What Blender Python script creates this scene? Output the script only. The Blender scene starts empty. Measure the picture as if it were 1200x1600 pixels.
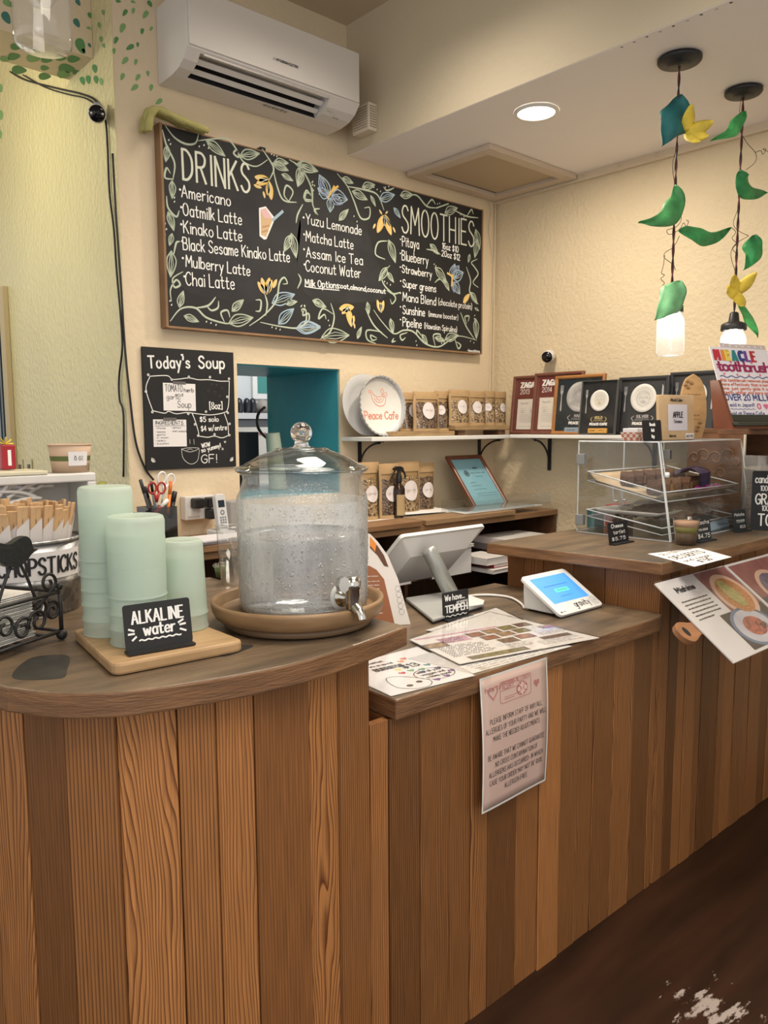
import bpy, math, random
from mathutils import Vector, Matrix
random.seed(11)
S = bpy.context.scene
COL = S.collection
# ------------------------------------------------------------------ camera
FPX = 1229.0
PITCH, YAW, ROLL = [math.radians(a) for a in (6.217, 41.854, -0.288)]
EYE = Vector((0, 0, 1.45))
FW = Vector((math.sin(YAW)*math.cos(PITCH), math.cos(YAW)*math.cos(PITCH), -math.sin(PITCH)))
_rt = Vector((math.cos(YAW), -math.sin(YAW), 0)); _up = _rt.cross(FW)
RT = _rt*math.cos(ROLL) + _up*math.sin(ROLL)
UP = -_rt*math.sin(ROLL) + _up*math.cos(ROLL)
cam = bpy.data.cameras.new('camera'); co = bpy.data.objects.new('camera', cam); COL.objects.link(co)
cam.sensor_fit = 'VERTICAL'; cam.sensor_height = 36; cam.lens = FPX/1600*36; cam.clip_start = .02
mw = Matrix((RT, UP, -FW)).transposed().to_4x4(); mw.translation = EYE; co.matrix_world = mw
S.camera = co
# ------------------------------------------------------------------ light
S.view_settings.view_transform = 'Standard'; S.view_settings.look = 'None'
S.view_settings.gamma = 1; S.view_settings.use_curve_mapping = False
S.view_settings.exposure = 0.12
S.cycles.use_denoising = True
S.cycles.max_bounces = 10; S.cycles.transparent_max_bounces = 24; S.cycles.transmission_bounces = 10
S.cycles.caustics_reflective = False; S.cycles.caustics_refractive = False
S.cycles.sample_clamp_indirect = 6
W = bpy.data.worlds.new('world'); S.world = W; W.use_nodes = True
W.node_tree.nodes['Background'].inputs[0].default_value = (1.0, .96, .90, 1)
W.node_tree.nodes['Background'].inputs[1].default_value = .86
def area(name, loc, target, size, power, col, sy=None, spread=180):
    l = bpy.data.lights.new(name, 'AREA'); l.energy = power; l.color = col; l.size = size
    if sy: l.shape = 'RECTANGLE'; l.size_y = sy
    l.spread = math.radians(spread)
    o = bpy.data.objects.new(name, l); COL.objects.link(o); o.location = loc
    o.rotation_euler = (Vector(target)-Vector(loc)).to_track_quat('-Z', 'Y').to_euler()
    return o
area('dining_ceiling_light', (.5, -.3, 3.15), (.7, .3, 0), 1.4, 38, (1, .90, .78), spread=160)
area('counter_overhead_fill', (1.35, 1.0, 3.15), (1.3, 1.05, 0), .9, 19, (1, .90, .77), spread=125)  # unseen overhead fill added to brighten the counter tops
area('galley_overhead_fill', (1.8, 2.0, 3.15), (1.8, 2.15, 0), .6, 10, (1, .88, .74), spread=120)  # unseen overhead fill added above the galley
area('daylight_right', (4.4, -.9, 1.2), (2.75, 1.3, 2.45), 1.4, 62, (.74, .83, 1), 1.6)
area('front_cool_fill', (-1.6, -1.6, 1.7), (1, 1.4, 1.1), 1.3, 15, (.82, .88, 1), 1.5)  # added cool fill behind the camera, gives the glass dispenser its reflections
area('hall_wall_fill', (.2, 3.5, 2.9), (1.29, 3.6, 1.6), .5, 13, (1, .92, .66))  # unseen fill, tinted yellow and raised to brighten the hall wall
# ------------------------------------------------------------------ pixel -> world on a known plane
def ray(x, y): return FW + (x-600)/FPX*RT - (y-800)/FPX*UP
def P(x, y, X=None, Y=None, Z=None):
    d = ray(x, y)
    i, v = (0, X) if X is not None else (1, Y) if Y is not None else (2, Z)
    return EYE + d*((v-EYE[i])/d[i])
def PP(x, y, pt, n):
    d = ray(x, y); return EYE + d*((Vector(pt)-EYE).dot(n)/d.dot(n))
def depth(p): return (Vector(p)-EYE).dot(FW)
def psize(px, p): return px/FPX*depth(p)
def proj(p):
    v = Vector(p)-EYE; z = v.dot(FW); return 600+FPX*v.dot(RT)/z, 800-FPX*v.dot(UP)/z
# ------------------------------------------------------------------ materials
MATS = {}
def mat(name, col, rough=.5, metal=0, spec=.5, trans=0, ior=1.45, emit=0, bump=0, bscale=60, vary=0, vscale=8, alpha=1, stretch=(1, 1, 1), coat=0, col2=None):
    if name in MATS: return MATS[name]
    m = bpy.data.materials.new(name); m.use_nodes = True; MATS[name] = m
    nt = m.node_tree; b = nt.nodes['Principled BSDF']
    c4 = (*col, 1)
    b.inputs['Base Color'].default_value = c4; b.inputs['Roughness'].default_value = rough
    b.inputs['Metallic'].default_value = metal; b.inputs['Specular IOR Level'].default_value = spec
    b.inputs['Transmission Weight'].default_value = trans; b.inputs['IOR'].default_value = ior
    b.inputs['Alpha'].default_value = alpha; b.inputs['Coat Weight'].default_value = coat
    if emit: b.inputs['Emission Color'].default_value = c4; b.inputs['Emission Strength'].default_value = emit
    if bump or vary or col2:
        tc = nt.nodes.new('ShaderNodeTexCoord'); mp = nt.nodes.new('ShaderNodeMapping'); mp.inputs['Scale'].default_value = stretch
        nt.links.new(tc.outputs['Object'], mp.inputs[0])
    if vary or col2:
        n = nt.nodes.new('ShaderNodeTexNoise'); n.inputs['Scale'].default_value = vscale; n.inputs['Detail'].default_value = 6
        nt.links.new(mp.outputs[0], n.inputs[0])
        r = nt.nodes.new('ShaderNodeValToRGB'); nt.links.new(n.outputs[0], r.inputs[0]); nt.links.new(r.outputs[0], b.inputs['Base Color'])
        r.color_ramp.elements[0].position = .32; r.color_ramp.elements[1].position = .68
        if col2: r.color_ramp.elements[0].color = (*col2, 1); r.color_ramp.elements[1].color = c4
        else:
            r.color_ramp.elements[0].color = (*[c*(1-vary) for c in col], 1); r.color_ramp.elements[1].color = (*[min(1, c*(1+vary*.5)) for c in col], 1)
    if bump:
        n2 = nt.nodes.new('ShaderNodeTexNoise'); n2.inputs['Scale'].default_value = bscale; n2.inputs['Detail'].default_value = 4
        nt.links.new(mp.outputs[0], n2.inputs[0])
        bp = nt.nodes.new('ShaderNodeBump'); bp.inputs['Strength'].default_value = bump; bp.inputs['Distance'].default_value = .01
        nt.links.new(n2.outputs[0], bp.inputs['Height']); nt.links.new(bp.outputs[0], b.inputs['Normal'])
    return m
def clear_mat(name, tint=(1, 1, 1), refl=1.0, haze=0, hazecol=(1, 1, 1), droplets=False, rough=.03):
    """thin clear sheet: transparent + fresnel gloss, optional haze (condensation, frosting)"""
    m = bpy.data.materials.new(name); m.use_nodes = True; MATS[name] = m; nt = m.node_tree
    nt.nodes.clear(); N = nt.nodes.new; L = nt.links.new
    out = N('ShaderNodeOutputMaterial'); tr = N('ShaderNodeBsdfTransparent'); tr.inputs[0].default_value = (*tint, 1)
    gl = N('ShaderNodeBsdfGlossy'); gl.inputs['Roughness'].default_value = rough
    lw = N('ShaderNodeLayerWeight'); pw = N('ShaderNodeMath'); pw.operation = 'POWER'; pw.inputs[1].default_value = 4.5; L(lw.outputs['Facing'], pw.inputs[0])
    fr = N('ShaderNodeMath'); fr.operation = 'MULTIPLY_ADD'; fr.inputs[1].default_value = .75; fr.inputs[2].default_value = .045; L(pw.outputs[0], fr.inputs[0])
    mx = N('ShaderNodeMixShader'); cur = tr.outputs[0]
    if haze:
        df = N('ShaderNodeBsdfDiffuse'); df.inputs[0].default_value = (*hazecol, 1); tl = N('ShaderNodeBsdfTranslucent'); tl.inputs[0].default_value = (*hazecol, 1)
        ad = N('ShaderNodeMixShader'); ad.inputs[0].default_value = .5; L(df.outputs[0], ad.inputs[1]); L(tl.outputs[0], ad.inputs[2])
        hm = N('ShaderNodeMixShader'); hm.inputs[0].default_value = haze; L(cur, hm.inputs[1]); L(ad.outputs[0], hm.inputs[2]); cur = hm.outputs[0]
        if droplets:
            tc = N('ShaderNodeTexCoord'); n = N('ShaderNodeTexNoise'); n.inputs['Scale'].default_value = 7; n.inputs['Detail'].default_value = 5
            mp = N('ShaderNodeMapping'); mp.inputs['Scale'].default_value = (2.5, 2.5, .8); L(tc.outputs['Object'], mp.inputs[0]); L(mp.outputs[0], n.inputs[0])
            mr = N('ShaderNodeMapRange'); mr.inputs[1].default_value = .35; mr.inputs[2].default_value = .65; mr.inputs[3].default_value = haze*.55; mr.inputs[4].default_value = min(1, haze*1.45)
            L(n.outputs[0], mr.inputs[0]); L(mr.outputs[0], hm.inputs[0])
            v = N('ShaderNodeTexVoronoi'); v.inputs['Scale'].default_value = 210; L(tc.outputs['Object'], v.inputs['Vector'])
            bp = N('ShaderNodeBump'); bp.inputs['Strength'].default_value = .55; bp.inputs['Distance'].default_value = .003; bp.invert = True
            L(v.outputs['Distance'], bp.inputs['Height']); L(bp.outputs[0], gl.inputs['Normal']); L(bp.outputs[0], lw.inputs['Normal'])
    ml = N('ShaderNodeMath'); ml.operation = 'MULTIPLY'; ml.inputs[1].default_value = refl; L(fr.outputs[0], ml.inputs[0])
    L(ml.outputs[0], mx.inputs[0]); L(cur, mx.inputs[1]); L(gl.outputs[0], mx.inputs[2]); L(mx.outputs[0], out.inputs[0])
    return m
def fir_mat(name, light, dark, freq=150, amp=.05, vs=1.3, rough=.5, tone=1, fine=0):
    """sawn softwood: growth bands bent by noise, in the board's own u/v metres; per-board tone from the colour attribute"""
    m = bpy.data.materials.new(name); m.use_nodes = True; MATS[name] = m; nt = m.node_tree; N = nt.nodes.new; L = nt.links.new
    b = nt.nodes['Principled BSDF']; b.inputs['Roughness'].default_value = rough; b.inputs['Specular IOR Level'].default_value = .35
    uv = N('ShaderNodeUVMap'); at = N('ShaderNodeAttribute'); at.attribute_name = 'tone'
    sp = N('ShaderNodeSeparateXYZ'); L(uv.outputs[0], sp.inputs[0])
    sc = N('ShaderNodeSeparateColor'); L(at.outputs['Color'], sc.inputs[0])
    cb = N('ShaderNodeCombineXYZ'); 
    m1 = N('ShaderNodeMath'); m1.operation = 'MULTIPLY'; m1.inputs[1].default_value = 9; L(sp.outputs[0], m1.inputs[0])
    m2 = N('ShaderNodeMath'); m2.operation = 'MULTIPLY'; m2.inputs[1].default_value = vs; L(sp.outputs[1], m2.inputs[0])
    L(m1.outputs[0], cb.inputs[0]); L(m2.outputs[0], cb.inputs[1])
    n = N('ShaderNodeTexNoise'); n.inputs['Scale'].default_value = 1; n.inputs['Detail'].default_value = 3; n.inputs['Roughness'].default_value = .4; L(cb.outputs[0], n.inputs[0])
    a1 = N('ShaderNodeMath'); a1.operation = 'MULTIPLY_ADD'; L(n.outputs[0], a1.inputs[0])
    aa = N('ShaderNodeMath'); aa.operation = 'MULTIPLY'; aa.inputs[1].default_value = amp*2; L(sc.outputs[2], aa.inputs[0]); L(aa.outputs[0], a1.inputs[1]); L(sp.outputs[0], a1.inputs[2])
    a2 = N('ShaderNodeMath'); a2.operation = 'MULTIPLY'; a2.inputs[1].default_value = freq; L(a1.outputs[0], a2.inputs[0])
    a3 = N('ShaderNodeMath'); a3.operation = 'FRACT'; L(a2.outputs[0], a3.inputs[0])
    rp = N('ShaderNodeValToRGB'); L(a3.outputs[0], rp.inputs[0])
    e = rp.color_ramp.elements; e[0].position = 0; e[0].color = (*light, 1); e[1].position = 1; e[1].color = (*light, 1)
    for p, k in ((.5, .16), (.78, .7), (.9, 1.0)):
        x = e.new(p); x.color = (*[light[i]*(1-k)+dark[i]*k for i in range(3)], 1)
    # fibre streaks
    cb2 = N('ShaderNodeCombineXYZ'); m3 = N('ShaderNodeMath'); m3.operation = 'MULTIPLY'; m3.inputs[1].default_value = 320; L(sp.outputs[0], m3.inputs[0]); m4 = N('ShaderNodeMath'); m4.operation = 'MULTIPLY'; m4.inputs[1].default_value = 7; L(sp.outputs[1], m4.inputs[0])
    L(m3.outputs[0], cb2.inputs[0]); L(m4.outputs[0], cb2.inputs[1])
    n2 = N('ShaderNodeTexNoise'); n2.inputs['Scale'].default_value = 1; n2.inputs['Detail'].default_value = 3; L(cb2.outputs[0], n2.inputs[0])
    mr = N('ShaderNodeMapRange'); mr.inputs[3].default_value = .45; mr.inputs[4].default_value = 1.58; L(n2.outputs[0], mr.inputs[0])
    # plain board colour, mixed with the banded one by the attribute's red
    mixc = N('ShaderNodeMix'); mixc.data_type = 'RGBA'; L(sc.outputs[0], mixc.inputs[0])
    mixc.inputs[6].default_value = (*[(light[i]*.5+dark[i]*.5) for i in range(3)], 1); L(rp.outputs[0], mixc.inputs[7])
    tn = N('ShaderNodeMath'); tn.operation = 'MULTIPLY'; L(mr.outputs[0], tn.inputs[0]); L(sc.outputs[1], tn.inputs[1])
    t2 = N('ShaderNodeMath'); t2.operation = 'MULTIPLY'; t2.inputs[1].default_value = 2*tone; L(tn.outputs[0], t2.inputs[0])
    vm = N('ShaderNodeVectorMath'); vm.operation = 'SCALE'; L(mixc.outputs[2], vm.inputs[0]); L(t2.outputs[0], vm.inputs['Scale'])
    L(vm.outputs[0], b.inputs['Base Color'])
    bp = N('ShaderNodeBump'); bp.inputs['Strength'].default_value = .25; bp.inputs['Distance'].default_value = .004; L(n2.outputs[0], bp.inputs['Height']); L(bp.outputs[0], b.inputs['Normal'])
    return m
# ------------------------------------------------------------------ mesh builder
class M:
    def __init__(s): s.v = []; s.f = []; s.mi = []; s.sm = []; s.uv = {}; s.col = {}
    def add(s, vs, fs, m=0, sm=False):
        o = len(s.v); s.v += [tuple(v) for v in vs]; i0 = len(s.f)
        for f in fs: s.f.append(tuple(o+i for i in f)); s.mi.append(m); s.sm.append(sm)
        return i0
    def box(s, x0, x1, y0, y1, z0, z1, m=0, T=None):
        vs = [Vector((x, y, z)) for z in (z0, z1) for y in (y0, y1) for x in (x0, x1)]
        if T is not None: vs = [T @ v for v in vs]
        return s.add(vs, [(0, 2, 3, 1), (4, 5, 7, 6), (0, 1, 5, 4), (2, 6, 7, 3), (0, 4, 6, 2), (1, 3, 7, 5)], m)
    def lathe(s, prof, seg=32, c=(0, 0, 0), m=0, sm=True, a0=0, a1=2*math.pi, T=None, sx=1, sy=1):
        full = abs(a1-a0-2*math.pi) < 1e-6; n = seg if full else seg+1; vs = []
        for r, z in prof:
            for k in range(n):
                a = a0+(a1-a0)*k/seg; v = Vector((c[0]+r*math.cos(a)*sx, c[1]+r*math.sin(a)*sy, c[2]+z)); vs.append(T @ v if T is not None else v)
        fs = []
        for j in range(len(prof)-1):
            for k in range(seg if full else seg):
                k2 = (k+1) % n
                fs.append((j*n+k, j*n+k2, (j+1)*n+k2, (j+1)*n+k))
        return s.add(vs, fs, m, sm)
    def tube(s, pts, r, seg=8, m=0, caps=True, closed=False):
        pts = [Vector(p) for p in pts]; n = len(pts); rr = r if isinstance(r, (list, tuple)) else [r]*n
        vs = []; prev = None
        for i, p in enumerate(pts):
            t = (pts[(i+1) % n]-pts[i-1]) if closed else (pts[min(i+1, n-1)]-pts[max(i-1, 0)])
            if t.length < 1e-9: t = Vector((0, 0, 1))
            t.normalize()
            if prev is None:
                a = Vector((0, 0, 1)) if abs(t.z) < .9 else Vector((1, 0, 0)); nrm = t.cross(a).normalized()
            else:
                nrm = prev-t*prev.dot(t); nrm = nrm.normalized() if nrm.length > 1e-6 else t.orthogonal().normalized()
            prev = nrm; b = t.cross(nrm)
            for k in range(seg):
                an = 2*math.pi*k/seg; vs.append(p+(nrm*math.cos(an)+b*math.sin(an))*rr[i])
        fs = []
        for i in range(n if closed else n-1):
            i2 = (i+1) % n
            for k in range(seg): k2 = (k+1) % seg; fs.append((i*seg+k, i*seg+k2, i2*seg+k2, i2*seg+k))
        if caps and not closed: fs.append(tuple(range(seg-1, -1, -1))); fs.append(tuple((n-1)*seg+k for k in range(seg)))
        return s.add(vs, fs, m, True)
    def prism(s, poly, y0, y1, m=0, me=None, T=None):
        """outline (x,z) extruded from y0 (front) to y1; front faces -y when the outline is counter-clockwise seen from the front"""
        n = len(poly); A = sum(poly[i][0]*poly[(i+1) % n][1]-poly[(i+1) % n][0]*poly[i][1] for i in range(n))
        if A < 0: poly = poly[::-1]
        vs = [Vector((x, y0, z)) for x, z in poly]+[Vector((x, y1, z)) for x, z in poly]
        if T is not None: vs = [T @ v for v in vs]
        i0 = s.add(vs, [tuple(range(n)), tuple(range(2*n-1, n-1, -1))], m)
        o = len(s.v)-2*n
        for i in range(n):
            j = (i+1) % n; s.f.append((o+i, o+n+i, o+n+j, o+j)); s.mi.append(m if me is None else me); s.sm.append(False)
        return i0
    def slab(s, poly, z0, z1, m=0, me=None):
        """outline (x,y) extruded in z, top uses m, edge uses me"""
        n = len(poly); A = sum(poly[i][0]*poly[(i+1) % n][1]-poly[(i+1) % n][0]*poly[i][1] for i in range(n))
        if A < 0: poly = poly[::-1]
        i0 = s.add([(x, y, z1) for x, y in poly]+[(x, y, z0) for x, y in poly], [tuple(range(n)), tuple(range(2*n-1, n-1, -1))], m)
        o = len(s.v)-2*n
        for i in range(n):
            j = (i+1) % n; s.f.append((o+i, o+n+i, o+n+j, o+j)); s.mi.append(m if me is None else me); s.sm.append(False)
        return i0
    def flat(s, poly, y=-.0006, m=0):
        n = len(poly); A = sum(poly[i][0]*poly[(i+1) % n][1]-poly[(i+1) % n][0]*poly[i][1] for i in range(n))
        if A < 0: poly = poly[::-1]
        return s.add([(x, y, z) for x, z in poly], [tuple(range(n))], m)
    def disc(s, cx, cz, rx, rz, y=-.0006, m=0, seg=28, rot=0):
        c, q = math.cos(rot), math.sin(rot); pl = []
        for k in range(seg):
            a = 2*math.pi*k/seg; x, z = rx*math.cos(a), rz*math.sin(a); pl.append((cx+x*c-z*q, cz+x*q+z*c))
        return s.flat(pl, y, m)
    def ring(s, cx, cz, r0, r1, y=-.0006, m=0, seg=32, sx=1):
        vs = []; fs = []
        for k in range(seg):
            a = 2*math.pi*k/seg; vs += [(cx+r0*sx*math.cos(a), y, cz+r0*math.sin(a)), (cx+r1*sx*math.cos(a), y, cz+r1*math.sin(a))]
        for k in range(seg): j = (k+1) % seg; fs.append((2*k, 2*k+1, 2*j+1, 2*j))
        return s.add(vs, fs, m)
    def rect(s, x0, x1, z0, z1, y=-.0006, m=0): return s.flat([(x0, z0), (x1, z0), (x1, z1), (x0, z1)], y, m)
    def stroke(s, pts, w, y=-.0008, m=0, taper=False):
        n = len(pts)
        if n < 2: return
        vs = []; s.k = getattr(s, 'k', 0)+1; y -= .00009*(s.k % 6)
        for i in range(n):
            ax, az = pts[max(i-1, 0)]; bx, bz = pts[min(i+1, n-1)]; dx, dz = bx-ax, bz-az; l = math.hypot(dx, dz) or 1
            px, pz = -dz/l, dx/l; k = w/2*(1 if not taper else (.35+.65*math.sin(math.pi*(i+.5)/n)))
            ex = ez = 0
            if i == 0: ex, ez = -dx/l*w*.35, -dz/l*w*.35
            if i == n-1: ex, ez = dx/l*w*.35, dz/l*w*.35
            x, z = pts[i]; vs += [(x+px*k+ex, y, z+pz*k+ez), (x-px*k+ex, y, z-pz*k+ez)]
        s.add(vs, [(2*i, 2*i+1, 2*i+3, 2*i+2) for i in range(n-1)], m)
    def strokes(s, L, w, y=-.0008, m=0, taper=False):
        for p in L:
            q = [p[0]]
            for i in range(1, len(p)):
                q.append(p[i])
                if i < len(p)-1:
                    a = math.atan2(p[i][1]-p[i-1][1], p[i][0]-p[i-1][0]); b = math.atan2(p[i+1][1]-p[i][1], p[i+1][0]-p[i][0]); d = abs((b-a+math.pi) % (2*math.pi)-math.pi)
                    if d > .9: s.stroke(q, w, y, m, taper); q = [p[i]]
            s.stroke(q, w, y, m, taper)
    def grid(s, fn, nu, nv, m=0, sm=True):
        vs = [fn(i/nu, j/nv) for j in range(nv+1) for i in range(nu+1)]
        return s.add(vs, [(j*(nu+1)+i, j*(nu+1)+i+1, (j+1)*(nu+1)+i+1, (j+1)*(nu+1)+i) for j in range(nv) for i in range(nu)], m, sm)
    def build(s, name, mats, parent=None, loc=None, rot=None, bevel=0, solid=0, sub=0, bseg=2, T=None):
        me = bpy.data.meshes.new(name); me.from_pydata(s.v, [], s.f)
        if not isinstance(mats, (list, tuple)): mats = [mats]
        for m_ in mats: me.materials.append(m_)
        me.polygons.foreach_set('material_index', s.mi); me.polygons.foreach_set('use_smooth', s.sm)
        if s.uv:
            u = me.uv_layers.new(name='UVMap')
            for fi, lst in s.uv.items():
                for k, li in enumerate(me.polygons[fi].loop_indices): u.data[li].uv = lst[k]
        if s.col:
            ca = me.color_attributes.new('tone', 'FLOAT_COLOR', 'CORNER')
            for fi, c in s.col.items():
                for li in me.polygons[fi].loop_indices: ca.data[li].color = (*c, 1)
        me.validate(); me.update()
        o = bpy.data.objects.new(name, me); COL.objects.link(o)
        if parent: o.parent = parent
        if T is not None: o.matrix_local = T
        if loc is not None: o.location = loc
        if rot is not None: o.rotation_euler = rot
        if bevel:
            md = o.modifiers.new('b', 'BEVEL'); md.width = bevel; md.segments = bseg; md.limit_method = 'ANGLE'; md.angle_limit = math.radians(40)
        if solid: md = o.modifiers.new('s', 'SOLIDIFY'); md.thickness = solid; md.offset = 0
        if sub: md = o.modifiers.new('u', 'SUBSURF'); md.levels = sub; md.render_levels = sub
        return o
def tag(o, label=None, cat=None, group=None, kind=None):
    if label: o['label'] = label
    if cat: o['category'] = cat
    if group: o['group'] = group
    if kind: o['kind'] = kind
    return o
def thing(name, label, cat, loc=(0, 0, 0), rz=0, group=None, T=None):
    o = bpy.data.objects.new(name, None); COL.objects.link(o); o.empty_display_size = .05
    if T is not None: o.matrix_world = T
    else: o.location = loc; o.rotation_euler = (0, 0, rz)
    return tag(o, label, cat, group)
def struct(o): o['kind'] = 'structure'; return o
def frame(o, xd, zd):
    x = Vector(xd).normalized(); z = Vector(zd); z = (z-x*z.dot(x)).normalized(); y = z.cross(x)
    T = Matrix((x, y, z)).transposed().to_4x4(); T.translation = o; return T
def copy_tree(o, parent=None):
    c = o.copy(); COL.objects.link(c)
    if parent: c.parent = parent
    for ch in list(o.children): copy_tree(ch, c)
    return c
def spl(pts, n=6, closed=False):
    k = len(pts); out = []
    if k < 3: return list(pts)
    for i in range(k if closed else k-1):
        g = (lambda j: pts[j % k]) if closed else (lambda j: pts[max(0, min(k-1, j))])
        p0, p1, p2, p3 = g(i-1), g(i), g(i+1), g(i+2)
        for t in range(n):
            t /= n
            out.append(tuple(.5*((2*b)+(-a+c)*t+(2*a-5*b+4*c-d)*t*t+(-a+3*b-3*c+d)*t**3) for a, b, c, d in zip(p0, p1, p2, p3)))
    out.append(tuple(pts[0] if closed else pts[-1])); return out
# ------------------------------------------------------------------ a hand lettering alphabet of single strokes (units: capital height 10)
GL = {}
for ln in '''A 0,0 3,10 6,0;1.1,3.6 4.9,3.6
B 0,0 0,10;~0,10 3,10 4.6,8.7 4.2,6.2 2.8,5.4 0,5.3;~0,5.3 3.5,5.2 5.2,3.6 4.8,1 3,0 0,0
C ~5.5,8.3 4.4,9.8 2.5,9.8 .7,8 0,5 .7,2 2.5,.1 4.4,.3 5.6,1.8
D 0,0 0,10;~0,10 2.5,9.8 4.8,7.8 5.4,5 4.8,2.2 2.5,.2 0,0
E 4.8,10 0,10 0,0 4.8,0;0,5.2 4,5.2
F 4.8,10 0,10 0,0;0,5.2 4,5.2
G ~5.5,8.3 4.4,9.8 2.5,9.8 .7,8 0,5 .7,2 2.5,.1 4.4,.4 5.5,2.2;5.5,1.6 5.5,4.6 3.2,4.6
H 0,0 0,10;5.5,0 5.5,10;0,5 5.5,5
I 1.2,0 1.2,10
J ~4.2,10 4.2,3 3.6,.6 2,0 .5,1 0,2.6
K 0,0 0,10;5,10 0,4.2;1.7,5.8 5.4,0
L 0,10 0,0 4.8,0
M 0,0 .6,10 3.5,3.5 6.4,10 7,0
N 0,0 0,10 5.5,0 5.5,10
O @3,10 .8,8.5 0,5 .8,1.5 3,0 5.2,1.5 6,5 5.2,8.5
P 0,0 0,10;~0,10 3.2,9.9 5,8.2 4.7,5.8 3,4.8 0,4.7
Q @3,10 .8,8.5 0,5 .8,1.5 3,0 5.2,1.5 6,5 5.2,8.5;3.8,2.4 6.4,-.8
R 0,0 0,10;~0,10 3.2,9.9 5,8.4 4.6,6.2 3,5.2 0,5;2.4,5 5.2,0
S ~5,8.4 3.8,9.8 1.8,9.8 .4,8 1,6.2 3,5 4.8,3.6 5,1.6 3.4,.1 1.4,.2 0,1.8
T 0,10 6,10;3,10 3,0
U ~0,10 0,3 .8,.8 2.7,0 4.6,.8 5.4,3 5.4,10
V 0,10 3,0 6,10
W 0,10 2,0 4,8 6,0 8,10
X 0,10 5.4,0;5.4,10 0,0
Y 0,10 2.8,5 5.6,10;2.8,5 2.8,0
Z 0,10 5.2,10 0,0 5.4,0
a @4.4,4.6 3,6 1.2,5.6 .2,3.4 .8,.9 2.4,0 3.8,.9 4.4,2.4;4.5,6 4.5,0
b 0,10 0,0;~0,4 1.4,5.8 3.2,5.8 4.6,3.6 4,.9 2.2,0 0,1.4
c ~4.2,4.9 3,6 1.3,5.6 .2,3.2 .9,.8 2.6,0 4.3,1
d @4.4,4.4 3,6 1.2,5.4 .2,3 1,.6 2.6,0 4.2,1.6;4.5,10 4.5,0
e ~.3,3.1 4.3,3.3 3.8,5.4 2.3,6 .7,5 .1,2.8 .9,.6 2.6,0 4.3,1
f ~4,9 3.2,10 2,9.4 1.7,7.5 1.7,0;0,6 3.6,6
g @4.4,5 3,6 1.2,5.6 .2,3.4 .8,.9 2.4,.2 3.8,1 4.4,2.8;~4.5,6 4.5,-2 3.6,-3.8 2,-4 .5,-3
h 0,10 0,0;~0,3.6 1.4,5.6 3,5.8 4.2,4.4 4.3,0
i .6,6 .6,0;.6,8 .6,8.8
j ~2,6 2,-2.4 1.2,-3.8 -.4,-3.6;2,8 2,8.8
k 0,10 0,0;3.8,6 0,2.4;1.3,3.6 4.2,0
l .6,10 .6,0
m 0,6 0,0;~0,3.8 1.2,5.8 2.4,5.6 3,4 3,0;~3,3.8 4.2,5.8 5.4,5.6 6,4 6,0
n 0,6 0,0;~0,3.6 1.4,5.6 3,5.8 4.2,4.4 4.3,0
o @2.3,6 .6,5 0,3 .6,1 2.3,0 4,1 4.6,3 4,5
p 0,6 0,-4;~0,4 1.4,5.8 3.2,5.8 4.6,3.6 4,.9 2.2,0 0,1.4
q @4.4,4.6 3,6 1.2,5.6 .2,3.4 .8,.9 2.4,0 3.8,.9 4.4,2.4;4.5,6 4.5,-4
r 0,6 0,0;~0,3.4 1.2,5.4 3.2,5.8
s ~3.8,5 2.4,6 .8,5.5 .6,4.1 3.4,2.4 3.8,1 2.3,0 .2,.8
t ~1.6,9 1.6,1.4 2.4,.1 3.8,.5;0,6 3.6,6
u ~0,6 0,1.8 1.2,.1 2.8,.2 4.2,2;4.3,6 4.3,0
v 0,6 2.2,0 4.4,6
w 0,6 1.6,0 3.2,5 4.8,0 6.4,6
x 0,6 4.2,0;4.2,6 0,0
y 0,6 2.3,.4;4.4,6 1,-4
z 0,6 4,6 0,0 4.2,0
0 @2.6,10 .6,8.5 0,5 .6,1.5 2.6,0 4.6,1.5 5.2,5 4.6,8.5
1 .4,8 2,10 2,0
2 ~.2,7.8 1.2,9.7 3.2,9.9 4.6,8.4 4.2,6 0,0;0,0 5,0
3 ~.3,8.6 2,10 4,9.4 4.4,7 2,5.4;~2,5.4 4.6,4.4 4.6,1.4 2.4,0 .1,1.2
4 3.6,0 3.6,10 0,3 5,3
5 4.4,10 .6,10 .4,5.6;~.4,5.6 2.6,6.2 4.6,4.8 4.6,1.6 2.4,0 .1,1
6 ~4.2,9 2.6,10 .8,8 0,4 .8,.8 2.6,0 4.6,1.4 4.6,4.2 2.6,5.6 .2,3.6
7 0,10 5,10 1.6,0
8 @2.5,10 .6,8.8 .8,6.4 2.5,5.3 4.6,3.6 4.8,1.4 2.5,0 .3,1.4 .4,3.6 2.5,5.3 4.2,6.4 4.4,8.8
9 @4.6,7.4 2.6,10 .4,8.6 .4,6 2.4,4.6 4.4,6;4.7,8 4,0
. .3,0 .6,.6
, .8,.8 .1,-1.8
: .4,1 .4,1.7;.4,5 .4,5.7
! .6,10 .6,3;.6,0 .6,.8
' .6,10 .2,7.4
$ ~4.6,8 3,9.2 1,8.6 .6,6.6 3,5 4.8,3.4 4,1 2,.6 .2,2;2.6,10.6 2.6,-.8
( ~2,11 .6,8 .4,4 .8,1 2,-1.4
) ~0,11 1.4,8 1.6,4 1.2,1 0,-1.4
[ 2,11 .4,11 .4,-1 2,-1
] 0,11 1.6,11 1.6,-1 0,-1
- .2,4 3,4
/ 0,-1 4,11
% @1.3,10 .2,8.4 1.3,6.8 2.4,8.4;4.8,10 .6,0;@4.2,3.2 3.1,1.6 4.2,0 5.3,1.6
* .7,3 .8,4'''.split('\n'):
    ch, rest = ln.split(' ', 1); out = []
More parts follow.
